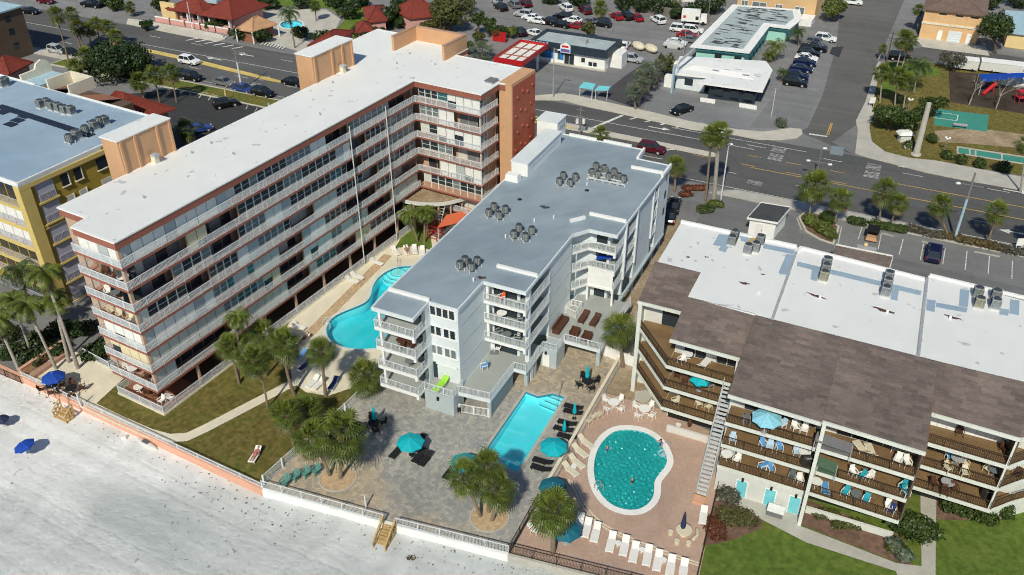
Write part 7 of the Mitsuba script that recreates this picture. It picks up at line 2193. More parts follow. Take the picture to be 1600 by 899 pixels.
# ------------------------------------------------------------------ vehicles
def car_parts(kind, col):
    out = []
    W = {'sedan': .90, 'suv': .94, 'pickup': .97, 'van': 1.0}[kind]
    prof = {'sedan': [(-2.3, .32), (-2.32, .7), (-2.15, .92), (-1.2, .98), (.9, .95), (2.0, .80), (2.28, .62), (2.3, .32)],
            'suv': [(-2.3, .36), (-2.33, .9), (-2.2, 1.05), (.9, 1.05), (2.05, .95), (2.3, .74), (2.32, .36)],
            'pickup': [(-2.8, .42), (-2.82, 1.05), (-1.0, 1.08), (1.1, 1.1), (2.4, 1.02), (2.7, .8), (2.7, .42)],
            'van': [(-2.7, .36), (-2.72, 1.1), (1.6, 1.1), (2.3, 1.0), (2.6, .7), (2.6, .36)]}[kind]
    cab = {'sedan': (-1.75, 1.0, -1.05, .25, .95, 1.43), 'suv': (-2.2, 1.05, -1.85, .3, 1.04, 1.70), 'pickup': (-1.0, 1.35, -.75, .6, 1.08, 1.78), 'van': (-2.65, 1.9, -2.5, 1.2, 1.1, 1.95)}[kind]
    b = B()
    pts = np.array(prof)
    n = len(pts)
    c = pts.mean(0)
    rings = []
    for y, s in ((-W, .90), (-W + .08, 1.0), (W - .08, 1.0), (W, .90)):
        q = c + (pts - c) * [s if s < 1 else 1, 1 if s == 1 else .93]
        rings.append(np.column_stack([q[:, 0], np.full(n, y), q[:, 1]]))
    f = []
    for k in range(3):
        for i in range(n):
            j = (i + 1) % n
            f += [[k * n + i, k * n + j, k * n + n + j], [k * n + i, k * n + n + j, k * n + n + i]]
    f += [[0, i + 1, i] for i in range(1, n - 1)] + [[3 * n, 3 * n + i, 3 * n + i + 1] for i in range(1, n - 1)]
    v = np.vstack(rings)
    m = trimesh.Trimesh(v, f, process=False)
    m.fix_normals()
    out.append(('body', shape((np.asarray(m.vertices), np.asarray(m.faces)), col)))
    x0, x1, t0, t1, z0, z1 = cab
    w0, w1 = W - .10, W - .26
    g = B().add([(x0, -w0, z0), (x1, -w0, z0), (x1, w0, z0), (x0, w0, z0), (t0, -w1, z1), (t1, -w1, z1), (t1, w1, z1), (t0, w1, z1)], B._BF)
    out.append(('windows', shape(g, 'glass')))
    g = B().taper(t0 - .04, t1 + .04, -w1 - .03, w1 + .03, z1 - .02, z1 + .05, .06)
    out.append(('roof', shape(g, col)))
    g = B()
    for sx, tx in ((x0, t0), (x1, t1)):
        for s in (-1, 1):
            g.bar((sx, s * w0, z0), (tx, s * w1, z1), .09)
    for s in (-1, 1):
        xm = (x0 + x1) / 2 - .1
        g.bar((xm, s * (w0 + .01), z0), (xm + .02, s * (w1 + .01), z1), .08)
    out.append(('pillars', shape(g, col), 'stuff'))
    L = prof[-1][0]
    r = .34 if kind == 'sedan' else .38
    for x in (-L * .62, L * .60):
        for s in (-1, 1):
            out.append(('wheel', shape(B().cyl((x, s * (W - .18), r), (x, s * (W + .01), r), r, n=14), 'tyre')))
            out.append(('wheel_rim', shape(B().cyl((x, s * (W + .005), r), (x, s * (W + .02), r), r * .58, n=10), 'metal')))
    for s in (-1, 1):
        out.append(('headlight', shape(B().box(L - .13, L - .01, s * (W - .32) - .16, s * (W - .32) + .16, .62, .76), 'lamp_lens')))
        out.append(('tail_light', shape(B().box(-L - .035, -L + .06, s * (W - .22) - .12, s * (W - .22) + .12, .72, .92), 'tail_red')))
        out.append(('mirror', shape(B().box(x1 - .55, x1 - .35, s * (W + .10) - .10, s * (W + .10) + .06, z0, z0 + .16), col)))
    if kind == 'pickup':
        out.append(('bed', shape(B().box(-2.68, -1.05, -W + .14, W - .14, 1.06, 1.10), 'black')))
    return out


_cars = {}


def car(px, py, az, kind, col, label, group='parked and driving vehicles', z=0.02, s=1.0):
    if (kind, col) not in _cars:
        _cars[kind, col] = car_parts(kind, 'car_' + col)
    p = P(px, py, z + .5)
    cat = {'sedan': 'car', 'suv': 'car', 'pickup': 'pickup truck', 'van': 'van'}[kind]
    return put_parts({'sedan': 'parked_car', 'suv': 'parked_car', 'pickup': 'pickup_truck', 'van': 'van'}[kind], _cars[kind, col], at(p[0], p[1], z, az, s), label, cat, group)


for a in (
    (296, 96, -26, 'suv', 'white', 'white car driving on the main road at the upper left'), (90, 79, -26, 'suv', 'silver', 'silver car at the kerb beside the lone tall palm'), (109, 82, -26, 'sedan', 'black', 'black car directly behind a silver one at the upper left kerb'),
    (300, 121, -26, 'suv', 'black', 'black car leading the queue beside the grass verge'), (282, 115, -26, 'sedan', 'black', 'dark car right behind the black one in the queue by the verge'), (350, 129, -26, 'sedan', 'grey', 'grey car in the queue left of the white lamp pole'), (381, 139, -26, 'sedan', 'blue', 'bluish car just behind the foot of the white lamp pole'), (411, 146, -26, 'suv', 'black', 'black car last in the queue, right of the white lamp pole'), (458, 129, -26, 'sedan', 'black', 'black car half hidden by the road end lift tower'),
    (144, 8, -18, 'pickup', 'black', 'black pickup parked across the road at the top left'), (72, 2, -20, 'sedan', 'maroon', 'dark red car at the very top left'), (48, 18, -20, 'sedan', 'black', 'dark car beside the corner of the brown block'),
    (353, 163, 30, 'suv', 'black', 'black car in the shaded car park, in the dark shadow'), (311, 202, 30, 'sedan', 'blue', 'blue car in the shaded car park beside the white roof'),
    (782, 12, 118, 'suv', 'black', 'black car at the entrance end of the far car park'), (778, 3, 118, 'sedan', 'silver', 'silver car above the black one at the far car park entrance'), (803, 8, 112, 'suv', 'grey', 'dark grey car at the top of the far car park'), (821, 6, 112, 'suv', 'maroon', 'maroon car at the top of the far car park'), (884, 13, 112, 'suv', 'white', 'white car alone at the back row of the far car park'),
    (818, 23, 152, 'suv', 'silver', 'silver car, rearmost of the diagonal row of pale cars'), (830, 28, 152, 'sedan', 'white', 'white car in the middle of the diagonal row of pale cars'), (840, 33, 152, 'sedan', 'white', 'white car at the front of the diagonal row of pale cars'), (857, 35, 150, 'suv', 'black', 'black car next to the front white car of the diagonal row'), (879, 27, 150, 'suv', 'black', 'black car at the rear of the dark pair in the far car park'), (876, 39, 150, 'sedan', 'black', 'black car left of the bright red one'), (895, 32, 150, 'sedan', 'white', 'white car behind the bright red one'), (900, 41, 150, 'sedan', 'red', 'bright red car behind the convenience store roof'),
    (941, 38, 150, 'sedan', 'black', 'black car right of the round ochre tree'), (920, 34, 150, 'sedan', 'grey', 'grey car hidden behind the round ochre tree'), (914, 17, 112, 'suv', 'maroon', 'dark red car under the hedge of the far car park'), (963, 26, 112, 'sedan', 'red', 'reddish car left of a black one at the back row'), (978, 26, 112, 'suv', 'black', 'black car between two reddish cars at the back row'), (994, 28, 112, 'sedan', 'red', 'reddish car right of a black one at the back row'), (1028, 32, 112, 'suv', 'white', 'white car near the box truck at the back row'),
    (812, 51, 112, 'suv', 'black', 'black car beside lime shrubs behind the fuel canopy'), (834, 52, 130, 'sedan', 'white', 'white car behind the left end of the convenience store'), (988, 93, -26, 'suv', 'silver', 'silver car at the right end of the store forecourt'), (976, 72, 70, 'sedan', 'white', 'white car behind the store annex'),
    (1063, 46, -20, 'suv', 'white', 'white car in front of the box truck, left'), (1083, 48, -20, 'suv', 'white', 'white car in front of the box truck, right'), (1074, 55, -20, 'sedan', 'red', 'rusty red car below two white ones beside the motel'), (1080, 63, -20, 'sedan', 'grey', 'dark grey car beside the motel roof edge'), (1057, 67, -20, 'sedan', 'white', 'white car above the cloth covered one'),
    (1243, 130, -24, 'suv', 'black', 'black car nearest the road in the slanting row along the motel'), (1245, 120, -24, 'suv', 'navy', 'navy car second from the road in the slanting row'), (1252, 108, -24, 'sedan', 'navy', 'navy car third from the road in the slanting row'), (1258, 98, -24, 'sedan', 'navy', 'navy car fourth from the road in the slanting row'), (1260, 91, -24, 'sedan', 'white', 'white car in the middle of the slanting row'), (1264, 84, -24, 'suv', 'black', 'black car beyond the white one in the slanting row'), (1272, 76, -24, 'pickup', 'black', 'black pickup in the slanting row along the motel'), (1276, 67, -24, 'suv', 'grey', 'grey car second from the far end of the slanting row'), (1290, 61, -24, 'suv', 'white', 'white car at the far end of the slanting row'),
    (1332, 4, -20, 'suv', 'white', 'white car at the very top beside the side street'), (1406, 90, -15, 'suv', 'black', 'dark car beyond the palms at the park corner'),
    (1018, 233, -26, 'suv', 'maroon', 'dark red car driving on the main road behind the grey roof'), (1053, 321, 75, 'sedan', 'black', 'black car parked at the road corner of the grey block'), (1047, 337, 75, 'sedan', 'black', 'black car half hidden behind the grey block, nearer one'), (1459, 396, 64, 'suv', 'navy', 'navy car alone in the striped parking bays')):
    car(*a)
p, q = P(1049, 180), P(1083, 169)
car(1065, 172, math.degrees(math.atan2(p[1] - q[1], p[0] - q[0])), 'sedan', 'black', 'black car alone in the car park before the white diner')
# box truck, covered car, covered boats, cart
k = thing('box_truck', 'white box truck beside the timber fence at the far car park', 'truck')
tt = T().translate([float(x) for x in (*P(1082, 37)[:2], 0)]).rotate([0, 0, 1], -14)
part(k, 'box', shape(B().box(-2.6, 1.6, -1.15, 1.15, .7, 3.1), 'white'), tt)
part(k, 'cab', shape(B().taper(1.65, 3.2, -1.0, 1.0, .5, 2.2, .12), 'white'), tt)
part(k, 'windscreen', shape(B().box(3.06, 3.14, -.8, .8, 1.35, 2.05), 'glass'), tt)
part(k, 'side_panel', shape(B().box(.6, 1.3, -1.18, -1.15, 1.2, 2.0), 'glass'), tt)
part(k, 'side_panel', shape(B().box(-2.2, -1.6, -1.18, -1.15, 1.5, 2.1), 'sign_red'), tt)
for x in (-1.7, 2.4):
    for s in (-1, 1):
        part(k, 'wheel', shape(B().cyl((x, s * .95, .42), (x, s * 1.15, .42), .42, n=12), 'tyre'), tt)
k = thing('covered_car', 'car under a pale grey cloth cover beside the motel', 'car')
m = trimesh.creation.icosphere(subdivisions=3, radius=1.0)
v = np.asarray(m.vertices).copy()
v = np.sign(v) * np.abs(v) ** .6 * [2.3, .95, .75]
v[:, 2] = np.maximum(v[:, 2] * np.where(np.abs(v[:, 0]) < 1.2, 1.25, .75), -.6) + .62 + .06 * (meshkit.noise(v * 2.2) - .5)
part(k, 'cover', shape((v, np.asarray(m.faces)), 'cover_grey', smooth=True), atp(1052, 75, 0, -24))
for x in (-1.4, 1.4):
    for s in (-1, 1):
        part(k, 'wheel', shape(B().cyl((x, s * .8, .3), (x, s * .97, .3), .3, n=12), 'tyre'), atp(1052, 75, 0, -24))
for i, (px, py) in enumerate(((997, 77), (1017, 81))):
    k = thing('covered_boat', ['left of two boats under beige covers on the grass strip behind the store', 'right of two boats under beige covers on the grass strip behind the store'][i], 'boat', 'covered boats')
    v = np.asarray(m.vertices).copy()
    v = v * [2.0, 1.0, .8]
    v[:, 1] *= np.clip(1.15 - .35 * np.maximum(v[:, 0], 0) / 2, .4, 1.1)
    v[:, 2] = np.maximum(v[:, 2], -.5) + .75
    part(k, 'cover', shape((v, np.asarray(m.faces)), 'sling_cream', smooth=True), atp(px, py, 0, 114))
    part(k, 'trailer', shape(B().box(-1.6, 2.1, -.4, .4, .1, .3), 'black'), atp(px, py, 0, 114))
k = thing('utility_cart', 'open black utility cart with an orange body beside the brown canopy', 'cart')
tt = atp(1362, 372, 0, 64)
part(k, 'body', shape(B().taper(-1.5, 1.5, -.75, .75, .3, .8, .1), 'rooforange'), tt)
part(k, 'seat', shape(B().box(-.5, 0, -.65, .65, .8, 1.2), 'black'), tt)
part(k, 'roof', shape(B().box(-1.6, .4, -.8, .8, 1.75, 1.83), 'black'), tt)
for x in (-1.5, .3):
    for s in (-.7, .7):
        part(k, 'post', shape(B().bar((x, s, .7), (x, s, 1.75), .06), 'black'), tt)
for x in (-1.0, 1.0):
    for s in (-1, 1):
        part(k, 'wheel', shape(B().cyl((x, s * .6, .28), (x, s * .78, .28), .28, n=12), 'tyre'), tt)


# ------------------------------------------------------------------ poles, lamps, signs
def pole(bx, by, tx, ty, label, name='lamp_post', cat='lamp post', r=.09, m='pole_white', arms=(), lamp=None, m2=None):
    p, q = crown_at(bx, by, tx, ty)
    q = np.array([p[0], p[1], q[2]])
    key = thing(name, label, cat)
    h = q[2]
    if m2:
        part(key, 'pole', shape(B().cyl(p, p + [0, 0, h * .62], r * 1.2, r, 8), m))
        part(key, 'upper_pole', shape(B().cyl(p + [0, 0, h * .62], q, r, r * .7, 8), m2))
    else:
        part(key, 'pole', shape(B().cyl(p, q, r * 1.2, r * .75, 8), m))
    for (z, az, ln, mm) in arms:
        d = np.array([math.cos(math.radians(az)), math.sin(math.radians(az)), 0])
        part(key, 'arm', shape(B().bar(p + [0, 0, h * z] - d * (ln * .5 if mm == 'x' else 0), p + [0, 0, h * z] + d * (ln * .5 if mm == 'x' else ln), .09), m2 or m))
        if mm == 'l':
            e = p + [0, 0, h * z] + d * ln
            part(key, 'lamp_head', shape(B().taper(e[0] - .3, e[0] + .3, e[1] - .18, e[1] + .18, e[2] - .12, e[2] + .08, .06), 'lamp_lens'))
    return key


pole(378, 140, 364, 70, 'white lamp pole with dark top at the grass verge, upper left', r=.16, m='pole_white', m2='pole_grey', arms=((.86, -26, 2.2, 'x'), (.80, -26, 1.6, 'x')))
pole(1491, 375, 1521, 270, 'pale power pole with dark top and cross arm by the hedge at the right', name='power_pole', cat='power pole', r=.17, m='lt_blue', m2='pole_grey', arms=((.82, -26, 3.0, 'x'), (.82, 154, 1.6, 'l')))
pole(1126, 315, 1135, 228, 'slim white lamp post right of the very tall palm pair', r=.1, arms=((.98, 64, 1.2, 'l'),))
pole(864, 153, 865, 75, 'thin grey lamp post at the pavement before the forecourt', r=.09, m='metal', arms=((.98, -26, 1.0, 'l'),))
pole(1385, 97, 1391, 50, 'dark wooden power pole with cross arms at the park corner', name='power_pole', cat='power pole', r=.14, m='pole_wood', arms=((.94, -26, 2.0, 'x'), (.78, -26, 1.4, 'x')))
pole(1274, 283, 1281, 229, 'signal pole with twin lamp arm behind the island palm', name='signal_pole', cat='signal pole', r=.09, m='pole_grey', arms=((.55, -26, 1.6, 'l'), (.55, 154, 1.6, 'l'), (.97, -26, .4, 'l')))
pole(906, 212, 911, 168, 'utility pole with transformer cans behind the road end of the grey roof', name='power_pole', cat='power pole', r=.12, m='pole_grey', arms=((.9, -26, 1.6, 'x'), (.7, -26, 1.3, 'x')))
for px in (900, 908):
    u = thing('transformer_can', '%s pale transformer can on the utility pole behind the grey roof' % ('left' if px < 905 else 'right'), 'transformer')
    c = P(906, 212) + [(-.55 if px < 905 else .55), 0, 2.2]
    part(u, 'can', shape(B().cyl(c, c + [0, 0, .9], .26, n=10), 'white'))
    part(u, 'lid', shape(B().cyl(c + [0, 0, .9], c + [0, 0, .98], .28, .1, 10), 'metal'))
pole(1205, 182, 1209, 138, 'thin white flag pole at the diner car park corner', name='flag_pole', cat='flag pole', r=.06)
pole(301, 47, 295, 3, 'thin white pole before the pink restaurant', name='flag_pole', cat='flag pole', r=.1)
pole(127, 636, 124, 616, 'short white shower post on the beach patio edge', name='shower_post', cat='post', r=.1)
pole(572, 793, 570, 774, 'short white shower post on the stone patio near the sea fence', name='shower_post', cat='post', r=.08)
pole(1106, 32, 1110, 0, 'slim pale pole rising by the timber fence', r=.09, m='pole_grey')
pole(1068, 84, 1068, 42, 'thin lamp post beside the cloth covered car', r=.06, m='metal')
pole(1091, 54, 1092, 14, 'thin lamp post with arm beside the box truck', r=.06, m='metal', arms=((.97, 200, 1.4, 'l'),))
pole(956, 51, 960, 30, 'slim grey post on the empty middle of the far car park', r=.05, m='metal')
pole(354, 158, 352, 138, 'small yellowish marker post on the verge', name='marker_post', cat='post', r=.14, m='stucco_y')
p, q = crown_at(1431, 242, 1452, 161)
k = thing('concrete_column', 'thick pale concrete pole rising in the park beside the pavement', 'pole')
part(k, 'shaft', shape(B().cyl(p, q, .52, .36, 10), 'concrete'))
part(k, 'base', shape(B().cyl(p, p + [0, 0, .25], .8, .75, 12), 'stone'))
for px, py, lb in ((1474, 240, 'three globe park lamp on the orange lawn'), (1417, 178, 'three globe park lamp in the palm shade of the park')):
    k = thing('park_lamp', lb, 'lamp post')
    p = P(px, py)
    part(k, 'post', shape(B().cyl(p, p + [0, 0, 2.6], .07, n=7), 'pole_grey'))
    for a in (0, 120, 240):
        d = np.array([math.cos(math.radians(a)), math.sin(math.radians(a)), 0]) * .35
        part(k, 'arm', shape(B().bar(p + [0, 0, 2.4], p + d + [0, 0, 2.5], .05), 'pole_grey'))
        g = trimesh.creation.icosphere(subdivisions=1, radius=.2)
        part(k, 'globe', shape((np.asarray(g.vertices) + p + d + [0, 0, 2.7], np.asarray(g.faces)), 'white', smooth=True))
for px, py, lb in ((1590, 392, 'white board sign in the hedge at the right edge'), (1361, 168, 'white box on a post beside the park pavement')):
    k = thing('sign_board', lb, 'sign')
    p = P(px, py)
    for s in (-.35, .35):
        part(k, 'post', shape(B().bar(p + [s, 0, 0], p + [s, 0, 1.6], .07), 'pole_white'))
    part(k, 'board', shape(B().box(p[0] - .5, p[0] + .5, p[1] - .05, p[1] + .05, .8, 1.9), 'white'))
k = thing('welcome_shelter', 'small white roofed shelter under trees at the park corner', 'shelter')
p = P(1412, 220)
part(k, 'roof', shape(B().taper(p[0] - 1.3, p[0] + 1.3, p[1] - 1.0, p[1] + 1.0, 1.3, 1.75, .4), 'white'))
part(k, 'box', shape(B().box(p[0] - .9, p[0] + .9, p[1] - .7, p[1] + .7, 0, 1.3), 'offwhite'))
k = thing('stone_marker', 'white rounded stone at the curved pavement corner of the park', 'stone')
g = trimesh.creation.icosphere(subdivisions=2, radius=1.0)
v = np.asarray(g.vertices) * [.9, .6, .6] * (1 + .25 * (meshkit.noise(np.asarray(g.vertices) * 2) - .5))[:, None] + P(1420, 232) + [0, 0, .3]
scene[k] = shape((v, np.asarray(g.faces)), 'white', smooth=True)
k = thing('park_bench', 'dark bench at the near edge of the green sports court', 'bench')
tt = atp(1499, 200, 0, -20)
part(k, 'seat', shape(B().box(-1.1, 1.1, -.2, .2, .42, .48), 'metal'), tt)
part(k, 'backrest', shape(B().box(-1.1, 1.1, -.26, -.2, .55, .9), 'metal'), tt)
for s in (-.9, .9):
    part(k, 'leg', shape(B().box(s - .05, s + .05, -.24, .18, 0, .42), 'black'), tt)

# ------------------------------------------------------------------ furniture
def lounger_parts(fm, sm, back=32, thick=.05):
    out = []
    b = B()
    for y in (-.32, .32):
        b.bar((-1.0, y, .30), (.35, y, .30), .05)
    b.bar((-1.0, -.34, .30), (-1.0, .34, .30), .05)
    b.bar((.35, -.32, .30), (.35, .32, .30), .05)
    out.append(('frame', shape(b, fm)))
    out.append(('seat', shape(B().box(-.98, .34, -.30, .30, .31, .31 + thick), sm)))
    c, s = math.cos(math.radians(back)), math.sin(math.radians(back))
    out.append(('backrest', shape(B().bar((.36, 0, .335), (.36 + .68 * c, 0, .335 + .68 * s), .62, thick), sm)))
    for x in (-.85, .25):
        for y in (-.30, .30):
            out.append(('leg', shape(B().bar((x, y, 0), (x, y, .3), .05), fm)))
    return out


def chair_parts(fm, sm, w=.58):
    out = [('seat', shape(B().box(-.26, .26, -w / 2 + .04, w / 2 - .04, .40, .45), sm)),
           ('backrest', shape(B().bar((-.24, 0, .45), (-.42, 0, 1.0), w - .1, .05, up=(1, 0, 0)), sm))]
    for y in (-w / 2, w / 2):
        out.append(('arm', shape(B().bar((-.36, y, .66), (.28, y, .64), .06, .05), fm)))
        for x in (-.28, .26):
            out.append(('leg', shape(B().bar((x, y, 0), (x, y, .64), .045), fm)))
    return out


def table_parts(m, r=.55, h=.72):
    out = [('top', shape(B().cyl((0, 0, h - .04), (0, 0, h), r, n=18), m)), ('column', shape(B().cyl((0, 0, .1), (0, 0, h - .04), .05, n=7), m))]
    for a in range(3):
        t = a * 2.094
        out.append(('foot', shape(B().bar((0, 0, .12), (r * .7 * math.cos(t), r * .7 * math.sin(t), .03), .06), m)))
    return out


def umbrella_parts(m, r=1.4, h=2.25, n=8, drop=.55, m2=None):
    out = []
    for i in range(n):
        a0, a1 = i * 2 * math.pi / n, (i + 1) * 2 * math.pi / n
        am = (a0 + a1) / 2
        apex = np.array([0, 0, h + .02])
        p0, p1 = np.array([r * math.cos(a0), r * math.sin(a0), h - drop]), np.array([r * math.cos(a1), r * math.sin(a1), h - drop])
        pm = np.array([.96 * r * math.cos(am) * math.cos(math.pi / n), .96 * r * math.sin(am) * math.cos(math.pi / n), h - drop + .03])
        h0, h1 = apex * .45 + p0 * .55 + [0, 0, .07], apex * .45 + p1 * .55 + [0, 0, .07]
        hm = (h0 + h1) / 2 - [0, 0, .03]
        v = [apex, h0, h1, hm, p0, p1, pm, p0 - [0, 0, .14], p1 - [0, 0, .14], pm - [0, 0, .14]]
        f = [[0, 1, 3], [0, 3, 2], [1, 4, 6], [1, 6, 3], [3, 6, 5], [3, 5, 2], [4, 7, 9], [4, 9, 6], [6, 9, 8], [6, 8, 5]]
        out.append(('canopy_panel', shape((np.array(v), np.array(f)), m if (m2 is None or i % 2) else m2)))
    out.append(('pole', shape(B().cyl((0, 0, 0), (0, 0, h + .1), .03, n=7), 'offwhite')))
    b = B()
    for i in range(n):
        a = i * 2 * math.pi / n
        b.bar((0, 0, h - .06), (r * .98 * math.cos(a), r * .98 * math.sin(a), h - drop - .02), .03)
    out.append(('ribs', shape(b, 'metal'), 'stuff'))
    out.append(('base', shape(B().cyl((0, 0, 0), (0, 0, .1), .28, .24, 12), 'metal')))
    return out


def closed_umbrella_parts(m):
    b = B().tube([(0, 0, .75), (0, 0, 1.0), (0, 0, 1.6), (0, 0, 2.35), (0, 0, 2.5)], [.17, .26, .2, .09, .02], 8)
    return [('canopy', shape(b, m, smooth=True)), ('pole', shape(B().cyl((0, 0, 0), (0, 0, .9), .035, n=7), 'metal')), ('base', shape(B().cyl((0, 0, 0), (0, 0, .1), .3, .24, 12), 'black'))]


FUR = {'l_white': lounger_parts('white', 'sling_w'), 'l_cream': lounger_parts('white', 'sling_cream'), 'l_black': lounger_parts('black', 'black', 20), 'l_blue': lounger_parts('white', 'sling_blue'), 'l_navy': lounger_parts('white', 'sling_navy'), 'l_lime': lounger_parts('metal', 'lime', 28, .12), 'l_wick': lounger_parts('wicker', 'wicker', 18, .22),
       'c_white': chair_parts('white', 'sling_w'), 'c_blue': chair_parts('white', 'sling_blue'), 'c_lblue': chair_parts('white', 'sling_lblue'), 'c_teal': chair_parts('white', 'sling_teal'), 'c_cream': chair_parts('sling_cream', 'sling_cream'), 'c_black': chair_parts('black', 'black'), 'c_brown': chair_parts('wicker', 'wicker'), 'c_grey': chair_parts('metal', 'sling_grey'), 'c_orange': chair_parts('white', 'orange'), 'c_navy': chair_parts('white', 'sling_navy'),
       't_white': table_parts('white'), 't_small': table_parts('white', .28, .45), 't_glass': table_parts('glass_grey', .5), 't_black': table_parts('black', .6), 't_cream': table_parts('sling_cream', .55), 't_grey': table_parts('metal', .6), 't_blk_small': table_parts('black', .28, .42),
       'u_teal': umbrella_parts('umb_teal'), 'u_deep': umbrella_parts('umb_deep', 1.35), 'u_blue': umbrella_parts('umb_blue', 1.25), 'u_sky': umbrella_parts('umb_sky', 1.35), 'u_ends': umbrella_parts('umb_blue', 1.05, 1.95, drop=.45),
       'x_teal': closed_umbrella_parts('umb_teal'), 'x_navy': closed_umbrella_parts('umb_navy')}
FN = {'l': ('sun_lounger', 'sun lounger'), 'c': ('patio_chair', 'chair'), 't': ('patio_table', 'table'), 'u': ('patio_umbrella', 'umbrella'), 'x': ('closed_umbrella', 'umbrella')}


def fur(kind, px, py, rot, label, z=0.0, s=1.0, zp=0.0, group=None, dxy=None, tilt=None):
    """px, py: pixel of the thing at height z + zp; it stands at z."""
    p = P(px, py, z + zp)
    nm, cat = FN[kind[0]]
    t = T().translate([float(p[0]), float(p[1]), float(z)])
    if tilt:
        t = t.rotate(tilt[0], tilt[1])
    t = t.rotate([0, 0, 1], rot)
    if s != 1:
        t = t.scale([s, s, s])
    return put_parts(nm, FUR[kind], t, label, cat, group)


ORD = ['first', 'second', 'third', 'fourth', 'fifth', 'sixth', 'seventh', 'eighth', 'ninth', 'tenth']
# stone patio
fur('u_teal', 641, 687, 10, 'open teal umbrella over black loungers, farthest from the rectangular pool', zp=2.05)
fur('u_teal', 725, 719, 0, 'open teal umbrella partly behind palm crowns at the pool\'s near end', zp=2.05)
fur('u_teal', 865, 694, 20, 'open teal umbrella between the rectangular pool and the pale fence wall', zp=2.05)
for px, py, r_, lb in ((620, 705, 62, 'black lounger left of the open umbrella on the stone patio'), (655, 712, 62, 'black lounger right of the side table under the open umbrella'), (665, 717, 62, 'outermost right black lounger of the open umbrella group'), (655, 690, 62, 'black lounger in the shade behind the open umbrella'), (703, 737, 62, 'black lounger left of the umbrella behind the palms'), (896, 636, -24, 'topmost black lounger of the row beside the pool steps'), (895, 644, -24, 'second black lounger of the row beside the pool steps'), (886, 661, -24, 'third black lounger from the top beside the pool'), (880, 671, -24, 'fourth black lounger from the top beside the pool'), (886, 682, -24, 'black lounger shaded behind the pool side umbrella'), (848, 721, -24, 'black lounger below the pool side umbrella, upper one'), (845, 732, -24, 'black lounger below the pool side umbrella, lower one')):
    fur('l_black', px, py, r_, lb, zp=.3, group='black sun loungers on the stone patio')
fur('t_blk_small', 643, 710, 0, 'small black side table between loungers under the open umbrella', zp=.4)
fur('x_teal', 584, 647, 0, 'closed teal umbrella in the black dining set near the lawn fence', zp=1.5)
fur('x_teal', 918, 582, 0, 'closed teal umbrella in the black dining set near the palm', zp=1.5)
fur('x_teal', 898, 640, 0, 'closed teal umbrella by the topmost black loungers', zp=1.2, s=.85)
fur('x_teal', 882, 667, 0, 'closed teal umbrella by the lower black loungers', zp=1.2, s=.85)
for cx, cy, w in ((584, 660, 'near the lawn fence'), (918, 595, 'near the leaning palm')):
    fur('t_black', cx, cy, 0, f'black round dining table {w}', zp=.7)
    p = P(cx, cy, .7)
    for i, a in enumerate((20, 110, 200, 290)):
        x, y = p[0] + .95 * math.cos(math.radians(a)), p[1] + .95 * math.sin(math.radians(a))
        put_parts('patio_chair', FUR['c_black'], at(x, y, 0, a + 180), f'black chair on the {["right", "far", "left", "near"][i]} side of the dining table {w}', 'chair', 'black chairs around the patio tables')
for i, (px, py) in enumerate(((446, 757), (461, 749), (477, 744), (493, 740))):
    k = thing('adirondack_chair', ['leftmost green slatted garden chair', 'second green slatted garden chair', 'third green slatted garden chair', 'rightmost green slatted garden chair'][i] + ' facing the beach fence corner', 'chair', 'green garden chairs')
    tt = atp(px, py, 0, -118 - 4 * i)
    for j in range(5):
        y = -.26 + .13 * j
        part(k, 'back_slat', shape(B().bar((-.25, y, .3), (-.55, y * 1.2, 1.05 - .12 * abs(j - 2)), .11, .03, up=(1, 0, 0)), 'adir_green'), tt)
    for j in range(5):
        part(k, 'seat_slat', shape(B().box(-.25 + .12 * j, -.15 + .12 * j, -.3, .3, .30 + .02 * j, .33 + .02 * j), 'adir_green'), tt)
    for s in (-.36, .36):
        part(k, 'arm', shape(B().box(-.4, .4, s - .07, s + .07, .56, .59), 'adir_green'), tt)
        part(k, 'leg', shape(B().bar((.32, s, 0), (.32, s, .56), .08), 'adir_green'), tt)
        part(k, 'leg', shape(B().bar((-.4, s, .05), (.3, s, .34), .06, .1), 'adir_green'), tt)
k = thing('waste_bin', 'black waste bin against the grey lower block', 'bin')
p = P(719, 643)
part(k, 'body', shape(B().cyl(p, p + [0, 0, .8], .27, .32, 12), 'black'))
part(k, 'lid', shape(B().cyl(p + [0, 0, .8], p + [0, 0, .88], .34, .2, 12), 'canvas_grey'))
# pink paving
for i, (px, py) in enumerate(((920, 659), (928, 652), (936, 649), (915, 691), (906, 705), (901, 722), (891, 734))):
    fur('l_cream' if i > 2 else 'c_cream', px, py, 130, (['left', 'middle', 'right'][i] + ' cream chair of the trio at the top of the pink paving') if i < 3 else ORD[i - 3] + ' cream lounger from the top along the pale wall on the pink paving', zp=.3)
for i, (px, py) in enumerate(((905, 818), (917, 826), (931, 833), (955, 848), (976, 854), (991, 864), (1012, 869), (1028, 877), (1048, 885), (1068, 891))):
    fur('l_white', px, py, 74, ORD[i] + ' white lounger from the left in the row facing the sea', zp=.3, s=1.05, group='white sun loungers in the sea facing row')
fur('l_white', 1099, 806, 74, 'white lounger alone at the black side fence', zp=.3)
for px, py, lb in ((966, 848, 'small white table between the fourth and fifth sea facing loungers'), (1003, 858, 'small white table between the sixth and seventh sea facing loungers'), (1037, 874, 'small white table between the eighth and ninth sea facing loungers'), (897, 728, 'small white table between two cream loungers by the pale wall'), (828, 820, 'small white table near the black fence left of the palm')):
    fur('t_small', px, py, 0, lb, zp=.45)
fur('c_white', 840, 811, 200, 'white chair left of the palm on the pink paving, upper one', zp=.4)
fur('c_white', 836, 829, 150, 'white chair left of the palm on the pink paving, lower one', zp=.4)
